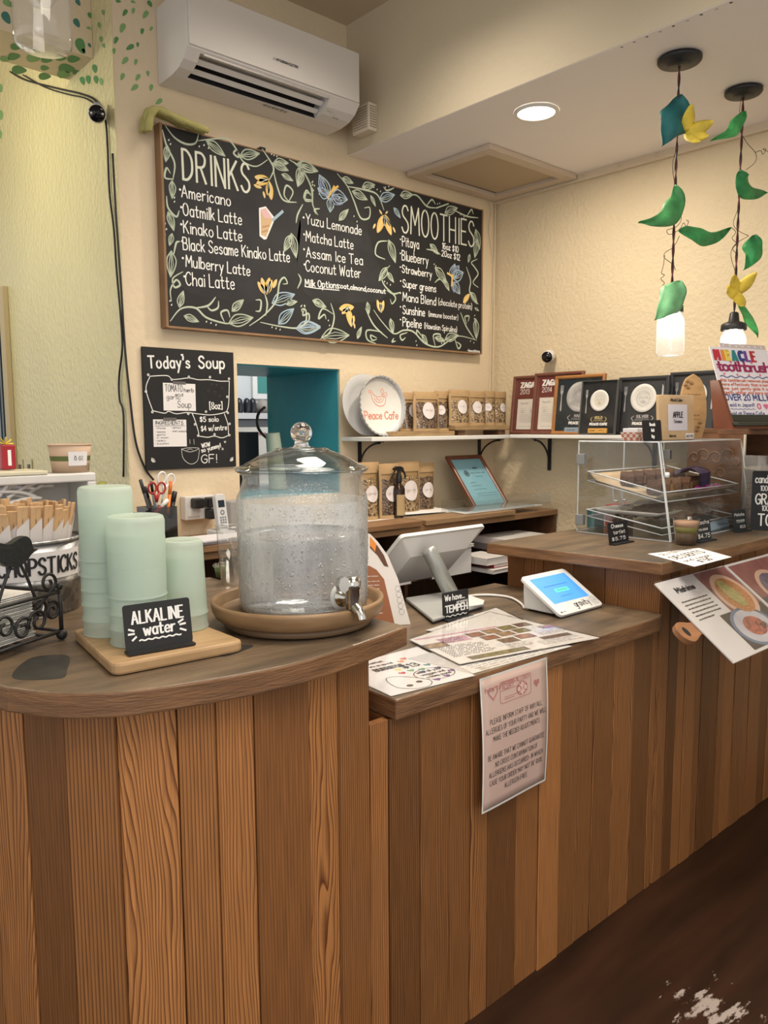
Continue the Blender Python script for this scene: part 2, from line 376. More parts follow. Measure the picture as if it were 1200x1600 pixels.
    for st in rest.split(';'):
        sm = st[0]; st = st.lstrip('~@'); pts = [tuple(map(float, p.split(','))) for p in st.split()]
        out.append(spl(pts, 5, sm == '@') if sm in '~@' else pts)
    GL[ch] = (out, max(p[0] for s_ in out for p in s_))
def txt(t, x, z, h, w=1.0, gap=1.9, slant=0, width=None, rot=0, jit=0):
    """strokes for the text t with baseline start (x,z), capital height h; width stretches it to a given length"""
    k = h/10; adv = 0; raw = []
    for ch in t:
        if ch == ' ': adv += 3.6; continue
        g, gw = GL.get(ch, GL['-']); jz = random.uniform(-jit, jit)
        for st in g: raw.append([(adv+px+slant*pz, pz+jz) for px, pz in st])
        adv += gw+gap
    adv -= gap
    kx = k*w if width is None else width/max(adv, .1)
    c, s_ = math.cos(rot), math.sin(rot)
    return [[(x+px*kx*c-pz*k*s_, z+px*kx*s_+pz*k*c) for px, pz in st] for st in raw]
def tlen(t, h, w=1.0, gap=1.9): return (sum(3.6 if c == ' ' else GL.get(c, GL['-'])[1]+gap for c in t)-gap)*h/10*w
def txtc(t, xc, z, h, w=1.0, gap=1.9, **k): return txt(t, xc-tlen(t, h, w, gap)/2, z, h, w, gap, **k)
def squig(x0, x1, z, h):
    """one line of small unreadable print as a row of short words"""
    out = []; x = x0
    while x < x1-h:
        l = min(x1-x, random.uniform(2, 5)*h); n = max(2, int(l/h*2.2))
        out.append([(x+l*i/n, z+(h*.45 if i % 2 else -h*.3)*random.uniform(.5, 1)) for i in range(n+1)]); x += l+h*.9
    return out
def heart(cx, cz, s_, rot=0):
    o = []
    for k in range(24):
        t = 2*math.pi*k/24; x = 16*math.sin(t)**3; z = 13*math.cos(t)-5*math.cos(2*t)-2*math.cos(3*t)-math.cos(4*t)
        x, z = x*s_/32, z*s_/32; o.append((cx+x*math.cos(rot)-z*math.sin(rot), cz+x*math.sin(rot)+z*math.cos(rot)))
    return o
def rrect(x0, x1, z0, z1, r, n=4):
    o = []
    for cx, cz, a in ((x1-r, z0+r, -90), (x1-r, z1-r, 0), (x0+r, z1-r, 90), (x0+r, z0+r, 180)):
        for k in range(n+1): t = math.radians(a+90*k/n); o.append((cx+r*math.cos(t), cz+r*math.sin(t)))
    return o
# ================================================================== SETTING
YA, XB, XL = 2.9, 3.43, 1.29
ZC, ZS = 3.24, 2.68          # ceiling, soffit
ZBAR, ZLOW, ZDISP = 1.042, .879, 1.042
cream = mat('cream_plaster', (.72, .60, .425), .62, bump=.30, bscale=42, vary=.05, vscale=2.2)
cream2 = mat('warm_cream_plaster', (.70, .585, .40), .62, bump=.55, bscale=55, vary=.05, vscale=2)
yellow = mat('yellow_green_plaster', (.72, .655, .385), .27, bump=.9, bscale=48, vary=.05, vscale=2, stretch=(1, 1, .8))
ceilm = mat('beige_ceiling_paint', (.60, .51, .38), .7, bump=.12, bscale=50)
soffm = mat('lilac_white_ceiling_paint', (.88, .84, .83), .55, bump=.08, bscale=30)
teal = mat('teal_paint', (.035, .30, .38), .38, bump=.25, bscale=14, vary=.15, vscale=3)
white = mat('white_paint', (.78, .77, .74), .5)
dark = mat('dark_void', (.012, .012, .014), .8)
black = mat('black_metal', (.012, .012, .013), .42)
# floor
fl = bpy.data.materials.new('dark_brown_floor'); fl.use_nodes = True; nt = fl.node_tree; b = nt.nodes['Principled BSDF']; N = nt.nodes.new; L = nt.links.new
tc = N('ShaderNodeTexCoord'); mp = N('ShaderNodeMapping'); mp.inputs['Scale'].default_value = (1, 7, 1); L(tc.outputs['Object'], mp.inputs[0])
n = N('ShaderNodeTexNoise'); n.inputs['Scale'].default_value = 1.6; n.inputs['Detail'].default_value = 7; L(mp.outputs[0], n.inputs[0])
r = N('ShaderNodeValToRGB'); L(n.outputs[0], r.inputs[0]); r.color_ramp.elements[0].color = (.020, .009, .005, 1); r.color_ramp.elements[1].color = (.058, .024, .012, 1); r.color_ramp.elements[0].position = .3; r.color_ramp.elements[1].position = .75
# worn patch of scuffed paint (its own place on the floor)
sc_c = P(1110, 1578, Z=0)
vs = N('ShaderNodeVectorMath'); vs.operation = 'DISTANCE'; vs.inputs[1].default_value = sc_c
L(tc.outputs['Object'], vs.inputs[0])
mr = N('ShaderNodeMapRange'); mr.inputs[1].default_value = .0; mr.inputs[2].default_value = .21; mr.inputs[3].default_value = .14; mr.inputs[4].default_value = -.14; L(vs.outputs['Value'], mr.inputs[0])
mp2 = N('ShaderNodeMapping'); mp2.inputs['Scale'].default_value = (22, 60, 1); mp2.inputs['Rotation'].default_value = (0, 0, .35); L(tc.outputs['Object'], mp2.inputs[0])
n2 = N('ShaderNodeTexNoise'); n2.inputs['Scale'].default_value = .55; n2.inputs['Detail'].default_value = 8; n2.inputs['Roughness'].default_value = .72; L(mp2.outputs[0], n2.inputs[0])
ad = N('ShaderNodeMath'); ad.operation = 'ADD'; L(n2.outputs[0], ad.inputs[0]); L(mr.outputs[0], ad.inputs[1])
st = N('ShaderNodeMapRange'); st.inputs[1].default_value = .585; st.inputs[2].default_value = .63; L(ad.outputs[0], st.inputs[0])
mx = N('ShaderNodeMix'); mx.data_type = 'RGBA'; L(st.outputs[0], mx.inputs[0]); L(r.outputs[0], mx.inputs[6]); mx.inputs[7].default_value = (.42, .36, .32, 1); L(mx.outputs[2], b.inputs['Base Color'])
b.inputs['Roughness'].default_value = .42; b.inputs['Specular IOR Level'].default_value = .3
m = M(); m.box(-3, 5.5, -3, 8, -.05, 0); struct(m.build('floor', fl))
# back wall with the pass-through (wall is 0.6 m thick there)
PX0, PX1, PZ0, PZ1 = 1.774, 2.325, 1.14, 1.715
YI = 3.5
m = M(); m.box(XL, PX0, YA, YI, 0, ZC); m.box(PX1, XB+.1, YA, YI, 0, ZC); m.box(PX0, PX1, YA, YI, 0, PZ0); m.box(PX0, PX1, YA, YI, PZ1, ZC)
struct(m.build('wall_back', cream))
m = M(); t_ = .006
m.box(PX1-t_, PX1, YA+.012, YI, PZ0, PZ1); m.box(PX0, PX0+t_, YA+.012, YI, PZ0, PZ1); m.box(PX0+t_, PX1-t_, YA+.012, YI, PZ1-t_, PZ1); m.box(PX0+t_, PX1-t_, YA+.012, YI, PZ0, PZ0+t_)
struct(m.build('trim_1', teal))
m = M(); m.box(XB, XB+.1, -1.2, YA, 0, ZC); struct(m.build('wall_right', cream2))
# hall wall, running away from the corner; with the door casing at its far end
m = M(); m.box(XL-.004, XL-.0005, YA, 4.30, 0, ZC); m.box(XL-.004, XL, 4.30, 5.6, 2.16, ZC); struct(m.build('wall_left', yellow))
m = M(); m.box(-3, 5.5, -1.2, 8, ZC, ZC+.05); struct(m.build('ceiling', ceilm))
m = M(); m.box(2.385, XB, -1.2, YA, ZS+.002, ZC, 0); m.box(2.387, XB, -1.2, YA, ZS, ZS+.002, 1)
for k in range(14):
    y = 1.50-.045*k; m.box(2.40+.004*math.sin(k*3), 2.405, y, y+.008, ZS-.0006, ZS, 2)
struct(m.build('soffit', [mat('beige_soffit_paint', (.60, .52, .38), .7, bump=.2, bscale=45), soffm, mat('chip_grey', (.12, .11, .10), .8)]))
# moulding where the soffit meets the right wall
m = M(); m.box(XB-.022, XB-.0005, -1.2, YA, ZS-.035, ZS)
for k in range(20): y = 2.7-.19*k; m.lathe([(0, -.004), (.006, -.002), (.008, .004), (0, .006)], 8, (XB-.024, y, ZS-.016))
struct(m.build('trim_2', mat('cream_trim', (.68, .57, .42), .5)))
m = M(); m.box(XL-.03, XL-.006, 4.23, 4.30, 0, 2.15); m.box(XL-.03, XL-.006, 4.30, 5.3, 2.09, 2.15)
struct(m.build('trim_3', mat('tan_casing', (.52, .42, .25), .5)))
# dark space past the casing: a glazed door
m = M(); m.box(XL-.02, XL-.008, 4.36, 5.3, .02, 2.08, 0); m.box(XL-.024, XL-.02, 4.40, 5.25, .9, 2.02, 1)
struct(m.build('door_1', [mat('door_navy', (.02, .035, .05), .3), mat('dark_glass', (.02, .05, .07), .06)]))
# beam that runs into the hall wall at the top left, painted with leaves
BY0, BY1, BZ = 3.072, 3.32, 2.84
m = M(); m.box(-1.5, XL-.005, BY0, BY1, BZ, ZC-.0005); beam = struct(m.build('beam', cream))
lg = [mat('leaf_paint_green', (.10, .27, .10), .6), mat('leaf_paint_light', (.22, .40, .16), .6), mat('leaf_paint_teal', (.05, .19, .16), .6)]
def leafpoly(cx, cz, l, w, a):
    o = []
    for k in range(14):
        t = 2*math.pi*k/14; x = l/2*math.cos(t); z = w/2*math.sin(t)*(1-.35*math.cos(t)); o.append((cx+x*math.cos(a)-z*math.sin(a), cz+x*math.sin(a)+z*math.cos(a)))
    return o
# painted leaves: front of the beam (px), underside, hall wall, back wall
m = M()
def painted(lst, kw, axis, off, size=1):
    for q in lst:
        px, py = q[0], q[1]; l = q[2] if len(q) > 2 else 7; w = l*.55; a = math.radians(q[3] if len(q) > 3 else 60); ci = q[4] if len(q) > 4 else random.choice((0, 0, 1))
        pl = [P(x, y, **kw) for x, y in leafpoly(px, py, l, w, a)]
        pl = [Vector([p[i]+off[i] for i in range(3)]) for p in pl]
        nn = (pl[3]-pl[0]).cross(pl[7]-pl[0])
        if nn.dot(EYE-pl[0]) < 0: pl = pl[::-1]
        m.add(pl, [tuple(range(len(pl)))], ci)
painted([(10, 28, 22, 60, 2), (122, 4, 12, 60, 2), (120, 36, 16, 60, 2), (140, 24, 10, 70), (139, 44, 8, 20), (126, 72, 26, 70), (140, 71, 8, 60, 2), (131, 80, 9, 60), (12, 5, 18, 40), (18, 8, 10, 70, 1)], dict(Y=BY0), 1, (0, -.0008, 0))
painted([(8, 92, 16, 10), (22, 88, 20, -5), (30, 109, 24, 5), (52, 91, 22, 5), (73, 93, 18, 5, 0), (95, 90, 18, 5), (115, 92, 20, 0, 0), (104, 107, 26, 5, 0), (70, 119, 20, 0, 0), (100, 116, 22, 5), (58, 80, 12, 10), (25, 73, 18, 5, 0), (120, 113, 14, 5, 0), (70, 106, 14, 5)], dict(Z=BZ), 2, (0, 0, -.0008))
painted([(157, 40, 10, 80, 1), (163, 20, 9, 80, 1), (160, 62, 10, 80, 1), (150, 108, 14, 80), (140, 125, 14, 80), (152, 125, 13, 80), (160, 128, 12, 80, 1), (131, 127, 14, 70), (164, 72, 8, 70, 1), (2, 138, 14, 80, 1), (2, 180, 16, 80, 1), (1, 210, 14, 80, 1)], dict(X=XL), 0, (-.0048, 0, 0))
painted([(185, 2, 9, 10), (195, 20, 12, 120, 0), (208, 17, 10, 100), (208, 3, 8, 20), (227, 23, 14, 120), (234, 6, 12, 60), (191, 44, 16, 110), (222, 49, 10, 100), (181, 63, 12, 110, 0), (203, 74, 14, 150, 0), (215, 70, 8, 90), (236, 45, 8, 120, 1), (178, 80, 10, 90, 1), (195, 95, 14, 130, 1), (212, 97, 10, 100), (191, 120, 12, 110, 1), (215, 121, 12, 120, 1), (231, 115, 9, 80), (210, 137, 14, 140, 1), (236, 137, 11, 100), (248, 159, 13, 140)], dict(Y=YA), 1, (0, -.0008, 0))
o = struct(m.build('painted_leaves', lg)); o.name = 'trim_4'
# ---------------------------------------------------------------- kitchen seen through the pass-through
m = M(); m.box(1.0, 5.0, 6.2, 6.3, 0, ZC); struct(m.build('wall_kitchen', mat('kitchen_white', (.62, .64, .64), .5)))
area('kitchen_light', (3.4, 4.6, 3.0), (3.4, 5.2, 1.2), 1.0, 40, (.88, .95, 1))
# ================================================================== COUNTERS
fir = fir_mat('old_fir_boards', (.47, .205, .068), (.105, .030, .009))
topm = mat('weathered_counter_wood', (.20, .138, .084), .34, col2=(.095, .068, .046), vscale=3.2, stretch=(1.2, 6, 6), bump=.15, bscale=30)
_nt = topm.node_tree; _n2 = _nt.nodes.new('ShaderNodeTexNoise'); _n2.inputs['Scale'].default_value = 2.6; _n2.inputs['Detail'].default_value = 5; _tc = [n_ for n_ in _nt.nodes if n_.type == 'TEX_COORD'][0]; _nt.links.new(_tc.outputs['Object'], _n2.inputs[0])
_mr = _nt.nodes.new('ShaderNodeMapRange'); _mr.inputs[1].default_value = .52; _mr.inputs[2].default_value = .66; _mr.inputs[4].default_value = .8; _nt.links.new(_n2.outputs[0], _mr.inputs[0])
_mx = _nt.nodes.new('ShaderNodeMix'); _mx.data_type = 'RGBA'; _nt.links.new(_mr.outputs[0], _mx.inputs[0]); _b = _nt.nodes['Principled BSDF']; _nt.links.new(_b.inputs['Base Color'].links[0].from_socket, _mx.inputs[6]); _mx.inputs[7].default_value = (.075, .066, .052, 1); _nt.links.new(_mx.outputs[2], _b.inputs['Base Color'])
edgem = mat('counter_edge_wood', (.27, .135, .060), .5, col2=(.12, .058, .028), vscale=4, stretch=(1.5, 1.5, 14), bump=.3, bscale=25)
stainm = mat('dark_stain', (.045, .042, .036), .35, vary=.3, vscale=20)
def uvtop(m_, f0, scale=1, off=(0, 0), tone=(.8, .5, .9)):
    for fi in range(f0, len(m_.f)):
        f = m_.f[fi]; pts = [Vector(m_.v[i]) for i in f]; nrm = (pts[1]-pts[0]).cross(pts[2]-pts[0])
        if abs(nrm.z) > .5*nrm.length: m_.uv[fi] = [(p.y+off[0], p.x+off[1]) for p in pts]
        else: m_.uv[fi] = [(p.z+off[0], (p.x+p.y)+off[1]) for p in pts]
        m_.col[fi] = tone
def plank(m_, a, b_, z0, z1, th, tone, inset=.0012, jig=0):
    """one upright board between plan points a,b (front side); its grain runs up"""
    a = Vector((a[0], a[1], 0)); b_ = Vector((b_[0], b_[1], 0)); d = (b_-a).normalized(); nrm = Vector((d.y, -d.x, 0)); w = (b_-a).length
    a2 = a+d*inset+nrm*jig; b2 = b_-d*inset+nrm*jig; e = .0018
    sec = [a2-nrm*th, a2-nrm*e, a2+d*e, b2-d*e, b2-nrm*e, b2-nrm*th]
    us = [-.02, 0, e, w-e, w, w+.02]; o = len(m_.v); i0 = len(m_.f)
    m_.v += [(p.x, p.y, z0) for p in sec]+[(p.x, p.y, z1) for p in sec]
    ou, ov = random.uniform(0, 40), random.uniform(0, 40)
    for k in range(5):
        m_.f.append((o+k, o+k+1, o+7+k, o+6+k)); m_.mi.append(0); m_.sm.append(False)
        m_.uv[len(m_.f)-1] = [(us[k]+ou, z0+ov), (us[k+1]+ou, z0+ov), (us[k+1]+ou, z1+ov), (us[k]+ou, z1+ov)]; m_.col[len(m_.f)-1] = tone
    for q in ((5, 4, 3, 2, 1, 0), (6, 7, 8, 9, 10, 11)):
        m_.f.append(tuple(o+i for i in q)); m_.mi.append(0); m_.sm.append(False); m_.uv[len(m_.f)-1] = [(us[i % 6]+ou, ov) for i in q]; m_.col[len(m_.f)-1] = tone
# ---- bar
edge_px = [(637, 978), (560, 1006), (480, 1031), (400, 1049), (300, 1066), (240, 1075), (170, 1082), (90, 1083), (20, 1075), (0, 1071)]
edge = [P(x, y, Z=ZBAR) for x, y in edge_px]; edge = [(p.x, p.y) for p in edge]
edge += [(.318, 1.46), (.30, 1.62), (.295, 1.80), (.295, 2.15)]
edge = spl(edge, 6)
bar = thing('bar_counter', 'curved end of the wooden counter faced with wide old fir boards, at left', 'counter', (.7, 1.3, 0))
def rel(o_, pts): return [(p[0]-o_.location.x, p[1]-o_.location.y) for p in pts]
poly = rel(bar, edge+[(.82, 2.15), (.95, 1.92), (1.062, 1.90)])
m = M(); f0 = m.slab(poly, ZBAR-.042, ZBAR, 0, 1); uvtop(m, f0, tone=(.75, .42, .9)); m.build('countertop', [topm, edgem], bar, bevel=.004)
# dark worn patches
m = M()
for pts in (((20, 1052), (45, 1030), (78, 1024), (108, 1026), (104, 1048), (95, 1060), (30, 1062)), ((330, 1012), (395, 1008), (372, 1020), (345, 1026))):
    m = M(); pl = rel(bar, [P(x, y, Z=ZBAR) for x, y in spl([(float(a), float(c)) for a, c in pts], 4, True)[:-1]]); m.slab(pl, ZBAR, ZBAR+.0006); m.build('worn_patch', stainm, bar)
inner = []
for i in range(len(edge)):
    a, c = edge[max(0, i-1)], edge[min(len(edge)-1, i+1)]; dx, dy = c[0]-a[0], c[1]-a[1]; l = math.hypot(dx, dy); inner.append((edge[i][0]+dy/l*.048, edge[i][1]-dx/l*.048))
def at_px(px, z=.75):
    best = None
    for i in range(len(inner)-1):
        for t in range(12):
            t /= 12; q = (inner[i][0]*(1-t)+inner[i+1][0]*t, inner[i][1]*(1-t)+inner[i+1][1]*t); d = abs(proj((q[0], q[1], z))[0]-px)
            if best is None or d < best[0]: best = (d, q)
    return best[1]
bpx = [-60, -8, 46, 109, 190, 283, 343, 401, 484, 530, 577]
btone = [(.9, .5, .9), (.95, .62, 1.0), (.35, .36, .3), (.9, .46, .04), (1, .66, 1.3), (.9, .55, .05), (.8, .66, .9), (.3, .47, .15), (1, .64, 1.2), (.9, .46, .05)]
m = M(); pts = [at_px(q) for q in bpx]
for k in range(len(bpx)-1): plank(m, rel(bar, [pts[k]])[0], rel(bar, [pts[k+1]])[0], 0, ZBAR-.043, .02, (btone[k][0], btone[k][1]*.80, btone[k][2]), jig=.0025*(k % 2))
e0 = pts[-1]; plank(m, rel(bar, [e0])[0], rel(bar, [(e0[0]+.004, 1.88)])[0], 0, ZBAR-.043, .02, (.6, .5, .4))
k0 = inner.index(min(inner, key=lambda q: (q[0]-pts[0][0])**2+(q[1]-pts[0][1])**2))
q = pts[0]
for j in range(k0+1, len(inner), 2): plank(m, rel(bar, [inner[j]])[0], rel(bar, [q])[0], 0, ZBAR-.043, .02, (.7, random.uniform(.4, .6), .6)); q = inner[j]
m.build('board_facing', fir, bar)
# ---- service counter
YF = 1.192
srv = thing('service_counter', 'lower wooden ordering counter of narrow vertical boards, between bar end and display counter', 'counter', (1.6, 1.5, 0))
c0 = cLow = P(619, 1094, Z=ZLOW)
poly = [(c0.x, c0.y), (2.15, 1.165), (2.19, 1.18), (2.19, 1.84), (c0.x, 1.84)]
m = M(); f0 = m.slab(rel(srv, poly), ZLOW-.046, ZLOW, 0, 1); uvtop(m, f0, off=(3, 1), tone=(.7, .43, .8)); m.build('countertop', [topm, edgem], srv, bevel=.004)
spx = [560, 579, 609, 657, 703, 736, 763, 808, 842, 874, 901, 925, 955, 985, 1011, 1030, 1064, 1082, 1100]
stone = [(.5, .5, .2), (.6, .6, .3), (.5, .3, .3), (.35, .40, .3), (.3, .42, .2), (1, .5, .7), (.2, .30, .2), (.9, .50, .6), (.8, .68, .25), (.7, .40, .3), (.7, .40, .5), (.8, .36, .4), (1, .46, .8), (.6, .30, .6), (.6, .44, .4), (.9, .34, 1.3), (.8, .54, .2), (.2, .26, .3), (.5, .38, .3)]
m = M(); xs = [P(q, 1250, Y=YF).x for q in spx]
for k in range(len(spx)-1):
    if xs[k] > 2.19: break
    plank(m, rel(srv, [(xs[k], YF)])[0], rel(srv, [(min(xs[k+1], 2.19), YF)])[0], 0, ZLOW-.047, .02, (min(1, stone[k][0]*.5+.55), stone[k][1]*.78, stone[k][2]+.15), jig=-.002*(k % 3 == 1)+.003*(k == 8))
m.box(1.10-1.6, 2.19-1.6, .03, .05, 0, ZLOW-.06, 1); plank(m, (1.083-1.6, 1.84-1.5), (1.083-1.6, YF+.002-1.5), 0, ZLOW-.047, .02, (.6, .36, .5))
m.build('board_facing', [fir, dark], srv)
# ---- display counter (taller), runs on to the right wall
dsp = thing('display_counter', 'taller wooden counter at right that carries the pastry case', 'counter', (2.8, 1.5, 0))
a = P(1035, 880, Z=ZDISP); c = P(760, 848, Z=ZDISP)
poly = [(a.x, a.y), (3.425, 1.18), (3.425, 1.80), (c.x, c.y)]
m = M(); f0 = m.slab(rel(dsp, poly), ZDISP-.038, ZDISP, 0, 1); uvtop(m, f0, off=(6, 4), tone=(.7, .52, .6)); m.build('countertop', [topm, edgem], dsp, bevel=.004)
m = M(); xs2 = [2.205]; 
while xs2[-1] < 3.42: xs2.append(min(3.425, xs2[-1]+random.choice((.055, .07, .08, .1, .045))))
for k in range(len(xs2)-1):
    plank(m, rel(dsp, [(xs2[k], YF)])[0], rel(dsp, [(xs2[k+1], YF)])[0], 0, ZDISP-.039, .02, (random.uniform(.6, 1), random.choice((.22, .29, .33, .40, .19)), random.uniform(.2, 1)), jig=.002*(k % 2))
m.build('board_facing', fir, dsp)
m = M(); y = 1.80; k = 0
tl = [.34, .46, .30, .5, .44]
ypx = [(787, .9), (818, .9), (848, .9), (895, .9), (945, .9), (1005, .9)]
ys = [P(px, 900, X=2.2).y for px, _ in ypx]; ys[0] = 1.79; ys[-1] = YF+.002
for k in range(len(ys)-1): plank(m, rel(dsp, [(2.2, ys[k])])[0], rel(dsp, [(2.2, ys[k+1])])[0], 0, ZDISP-.039, .02, ((.9, .8, .95, .4, .85)[k], (.36, .44, .36, .29, .36)[k], (.4, 1.2, .7, .3, .9)[k]))
m.build('end_panel', fir, dsp)
# ---- back cabinet along the back wall
ctop = mat('oiled_wood', (.30, .17, .085), .4, col2=(.20, .105, .05), vscale=5, stretch=(.6, 6, 6))
cab = thing('back_cabinet', 'long open wooden shelf cabinet under the wall shelf along the back wall', 'cabinet', (2.35, 2.67, 0))
m = M(); m.box(-1.04, 1.07, -.22, .225, .985, 1.013); m.build('worktop', ctop, cab, bevel=.003)
m = M(); m.box(-1.02, -1.0, -.2, .225, 0, .985); m.box(1.045, 1.065, -.215, .225, 0, .985); m.box(-1.0, 1.045, .21, .225, 0, .985); m.box(-.02, 0, -.2, .21, 0, .985); m.box(-1, 1.045, -.2, .21, .04, .06); m.build('carcass', mat('dark_cabinet_wood', (.13, .06, .03), .5, vary=.3, vscale=6, stretch=(4, 4, .8)), cab)
for x0, x1 in ((-1.0, -.02), (0, 1.045)):
    m = M(); m.box(x0, x1, -.205, .21, .765, .787); m.build('shelf', ctop, cab, bevel=.002)
# ================================================================== BACK WALL THINGS
def Rz(a): return Matrix.Rotation(a, 4, 'Z')
plastic = mat('white_plastic', (.68, .66, .64), .38)
greyp = mat('grey_plastic', (.30, .30, .31), .45)
dgrey = mat('dark_grey_plastic', (.06, .06, .065), .5)
chalkw = mat('chalk_white', (.82, .82, .80), .8)
chalkg = mat('chalk_sage', (.40, .47, .36), .8)
chalkb = mat('chalk_blue', (.34, .46, .56), .8)
chalkd = mat('chalk_violet_blue', (.24, .28, .48), .8)
chalky = mat('chalk_yellow', (.74, .50, .15), .8)
chalkp = mat('chalk_pale', (.66, .68, .58), .8)
slate = mat('chalkboard_black', (.011, .011, .013), .62, vary=.35, vscale=5)
slate2 = mat('rubbed_chalkboard', (.022, .022, .025), .7, vary=.35, vscale=9)
paper = mat('white_paper', (.80, .78, .78), .7)
ink = mat('black_ink', (.018, .018, .022), .6)
# ---- air conditioner
X0, X1 = 1.462, 2.262
ac = thing('air_conditioner', 'white wall air conditioner with open outlet above the drinks board', 'air conditioner', (X0, YA, 2.738))
def acsec(x0, x1, prof, mi=0):
    m_ = M(); n_ = len(prof); m_.add([(x0, -d, z) for d, z in prof]+[(x1, -d, z) for d, z in prof], [tuple(range(n_)), tuple(range(2*n_-1, n_-1, -1))]+[(i, n_+i, n_+(i+1) % n_, (i+1) % n_) for i in range(n_)], mi); return m_
full = [(.002, 0), (.11, .002), (.165, .012), (.20, .030), (.226, .058), (.232, .064), (.232, .262), (.222, .272), (.002, .272)]
groove = [(.002, 0), (.11, .002), (.120, .004), (.10, .04), (.14, .072), (.223, .056), (.232, .064), (.232, .262), (.222, .272), (.002, .272)]
m = acsec(0, .055, full); m2 = acsec(.055, .648, groove); m3 = acsec(.648, .8, full)
for q in (m2, m3): m.add(q.v, q.f)
m.build('housing', plastic, ac)
m = M(); m.box(.004, .796, -.2385, -.2325, .070, .268); m.build('front_panel', mat('ac_white', (.66, .63, .60), .32), ac, bevel=.003)
m = M(); m.add([(.056, -.104, .041), (.647, -.104, .041), (.647, -.138, .0705), (.056, -.138, .0705)], [(0, 1, 2, 3)]); m.add([(.056, -.119, .006), (.647, -.119, .006), (.647, -.104, .041), (.056, -.104, .041)], [(0, 1, 2, 3)])
m.build('air_outlet', dark, ac, loc=(0, -.0008, 0))
for z, d, h_ in ((.052, .186, .013), (.030, .150, .011)):
    m = M(); m.add([(.058, -d, z), (.645, -d, z), (.645, -d+.017, z-h_), (.058, -d+.017, z-h_)], [(0, 1, 2, 3)]); m.build('louvre', plastic, ac, solid=.004)
m = M(); m.box(.07, .64, -.225, -.219, .052, .058); m.build('trim_strip', mat('satin_silver', (.75, .74, .76), .25, metal=.6), ac)
m = M(); m.rect(.705, .735, .038, .064); m.build('sensor_window', greyp, ac, rot=(-.9, 0, 0), loc=(0, -.204, -.020))
m = M(); m.strokes(squig(.66, .70, .03, .007), .002); m.strokes(squig(.66, .69, .018, .005), .0015); m.build('caption', ink, ac, rot=(-.9, 0, 0), loc=(0, -.208, .002))
m = M(); m.strokes(txt('MITSUBISHI ELECTRIC', .375, .118, .0085, 1, gap=2.2), .0018); m.flat([(.360, .118), (.364, .118), (.362, .122)]); m.flat([(.366, .118), (.370, .118), (.368, .122)]); m.flat([(.363, .123), (.367, .123), (.365, .128)])
m.build('lettering', ink, ac, loc=(0, -.239, 0))
m = M(); 
for k in range(6): m.rect(.40+.02*k, .415+.02*k, -.03+.004*(k % 2), -.012, 0, 0)
m.build('rating_label', greyp, ac, rot=(math.radians(-90), 0, 0), loc=(0, -.085, -.0004))
# ---- small louvred white box on the soffit face
v0 = P(570, 187, X=2.36)
vb = thing('vent_box', 'small white louvred box on the soffit face right of the air conditioner', 'vent', (2.385, v0.y, v0.z-.06))
m = M(); m.box(-.05, -.001, -.055, .055, 0, .115); m.build('housing', mat('cream_plastic', (.70, .62, .50), .5), vb, bevel=.003)
m = M()
for k in range(9): m.box(-.053, -.049, -.045, .045, .014+.0105*k, .018+.0105*k)
for k in range(9): m.box(-.045, -.008, -.058, -.0545, .014+.0105*k, .018+.0105*k)
m.build('louvre_slats', mat('slat_tan', (.42, .35, .26), .6), vb)
# ---- drinks board
BYF = YA-.045
tl, tr, bl, br = P(253, 197, Y=BYF), P(755, 328, Y=BYF), P(263, 508, Y=BYF), P(749, 552, Y=BYF)
bx0 = (tl.x+bl.x)/2; bx1 = (tr.x+br.x)/2; bz0 = (bl.z+br.z)/2; bz1 = (tl.z+tr.z)/2
bd = thing('drinks_chalkboard', 'long black chalkboard painted with vines, listing drinks and smoothies', 'chalkboard', (bx0, YA, bz0))
BW, BH = bx1-bx0, bz1-bz0
m = M(); m.box(0, BW, -.045, -.0015, 0, BH); m.build('board', slate, bd)
m = M(); m.box(-.010, 0, -.047, -.001, -.006, BH+.006); m.box(BW, BW+.01, -.047, -.001, -.006, BH+.006); m.box(0, BW, -.047, -.001, -.008, 0); m.box(0, BW, -.0445, -.001, BH, BH+.005)
m.build('frame', mat('board_frame_wood', (.26, .15, .075), .5, vary=.25, vscale=8), bd)
m = M(); q = P(413, 229, Y=BYF); m.box(q.x-bx0-.012, q.x-bx0+.012, -.036, -.001, BH+.0055, BH+.022); m.build('hanging_bracket', black, bd)
def L2(px, py): p = P(px, py, Y=BYF); return (p.x-bx0, p.z-bz0)
def Z4(s_): return [L2(200+float(a)/4, 180+float(c)/4) for a, c in (q.split(',') for q in s_.split())]
def Z5(s_): return [L2(460+float(a)*.25833, 250+float(c)*.25833) for a, c in (q.split(',') for q in s_.split())]
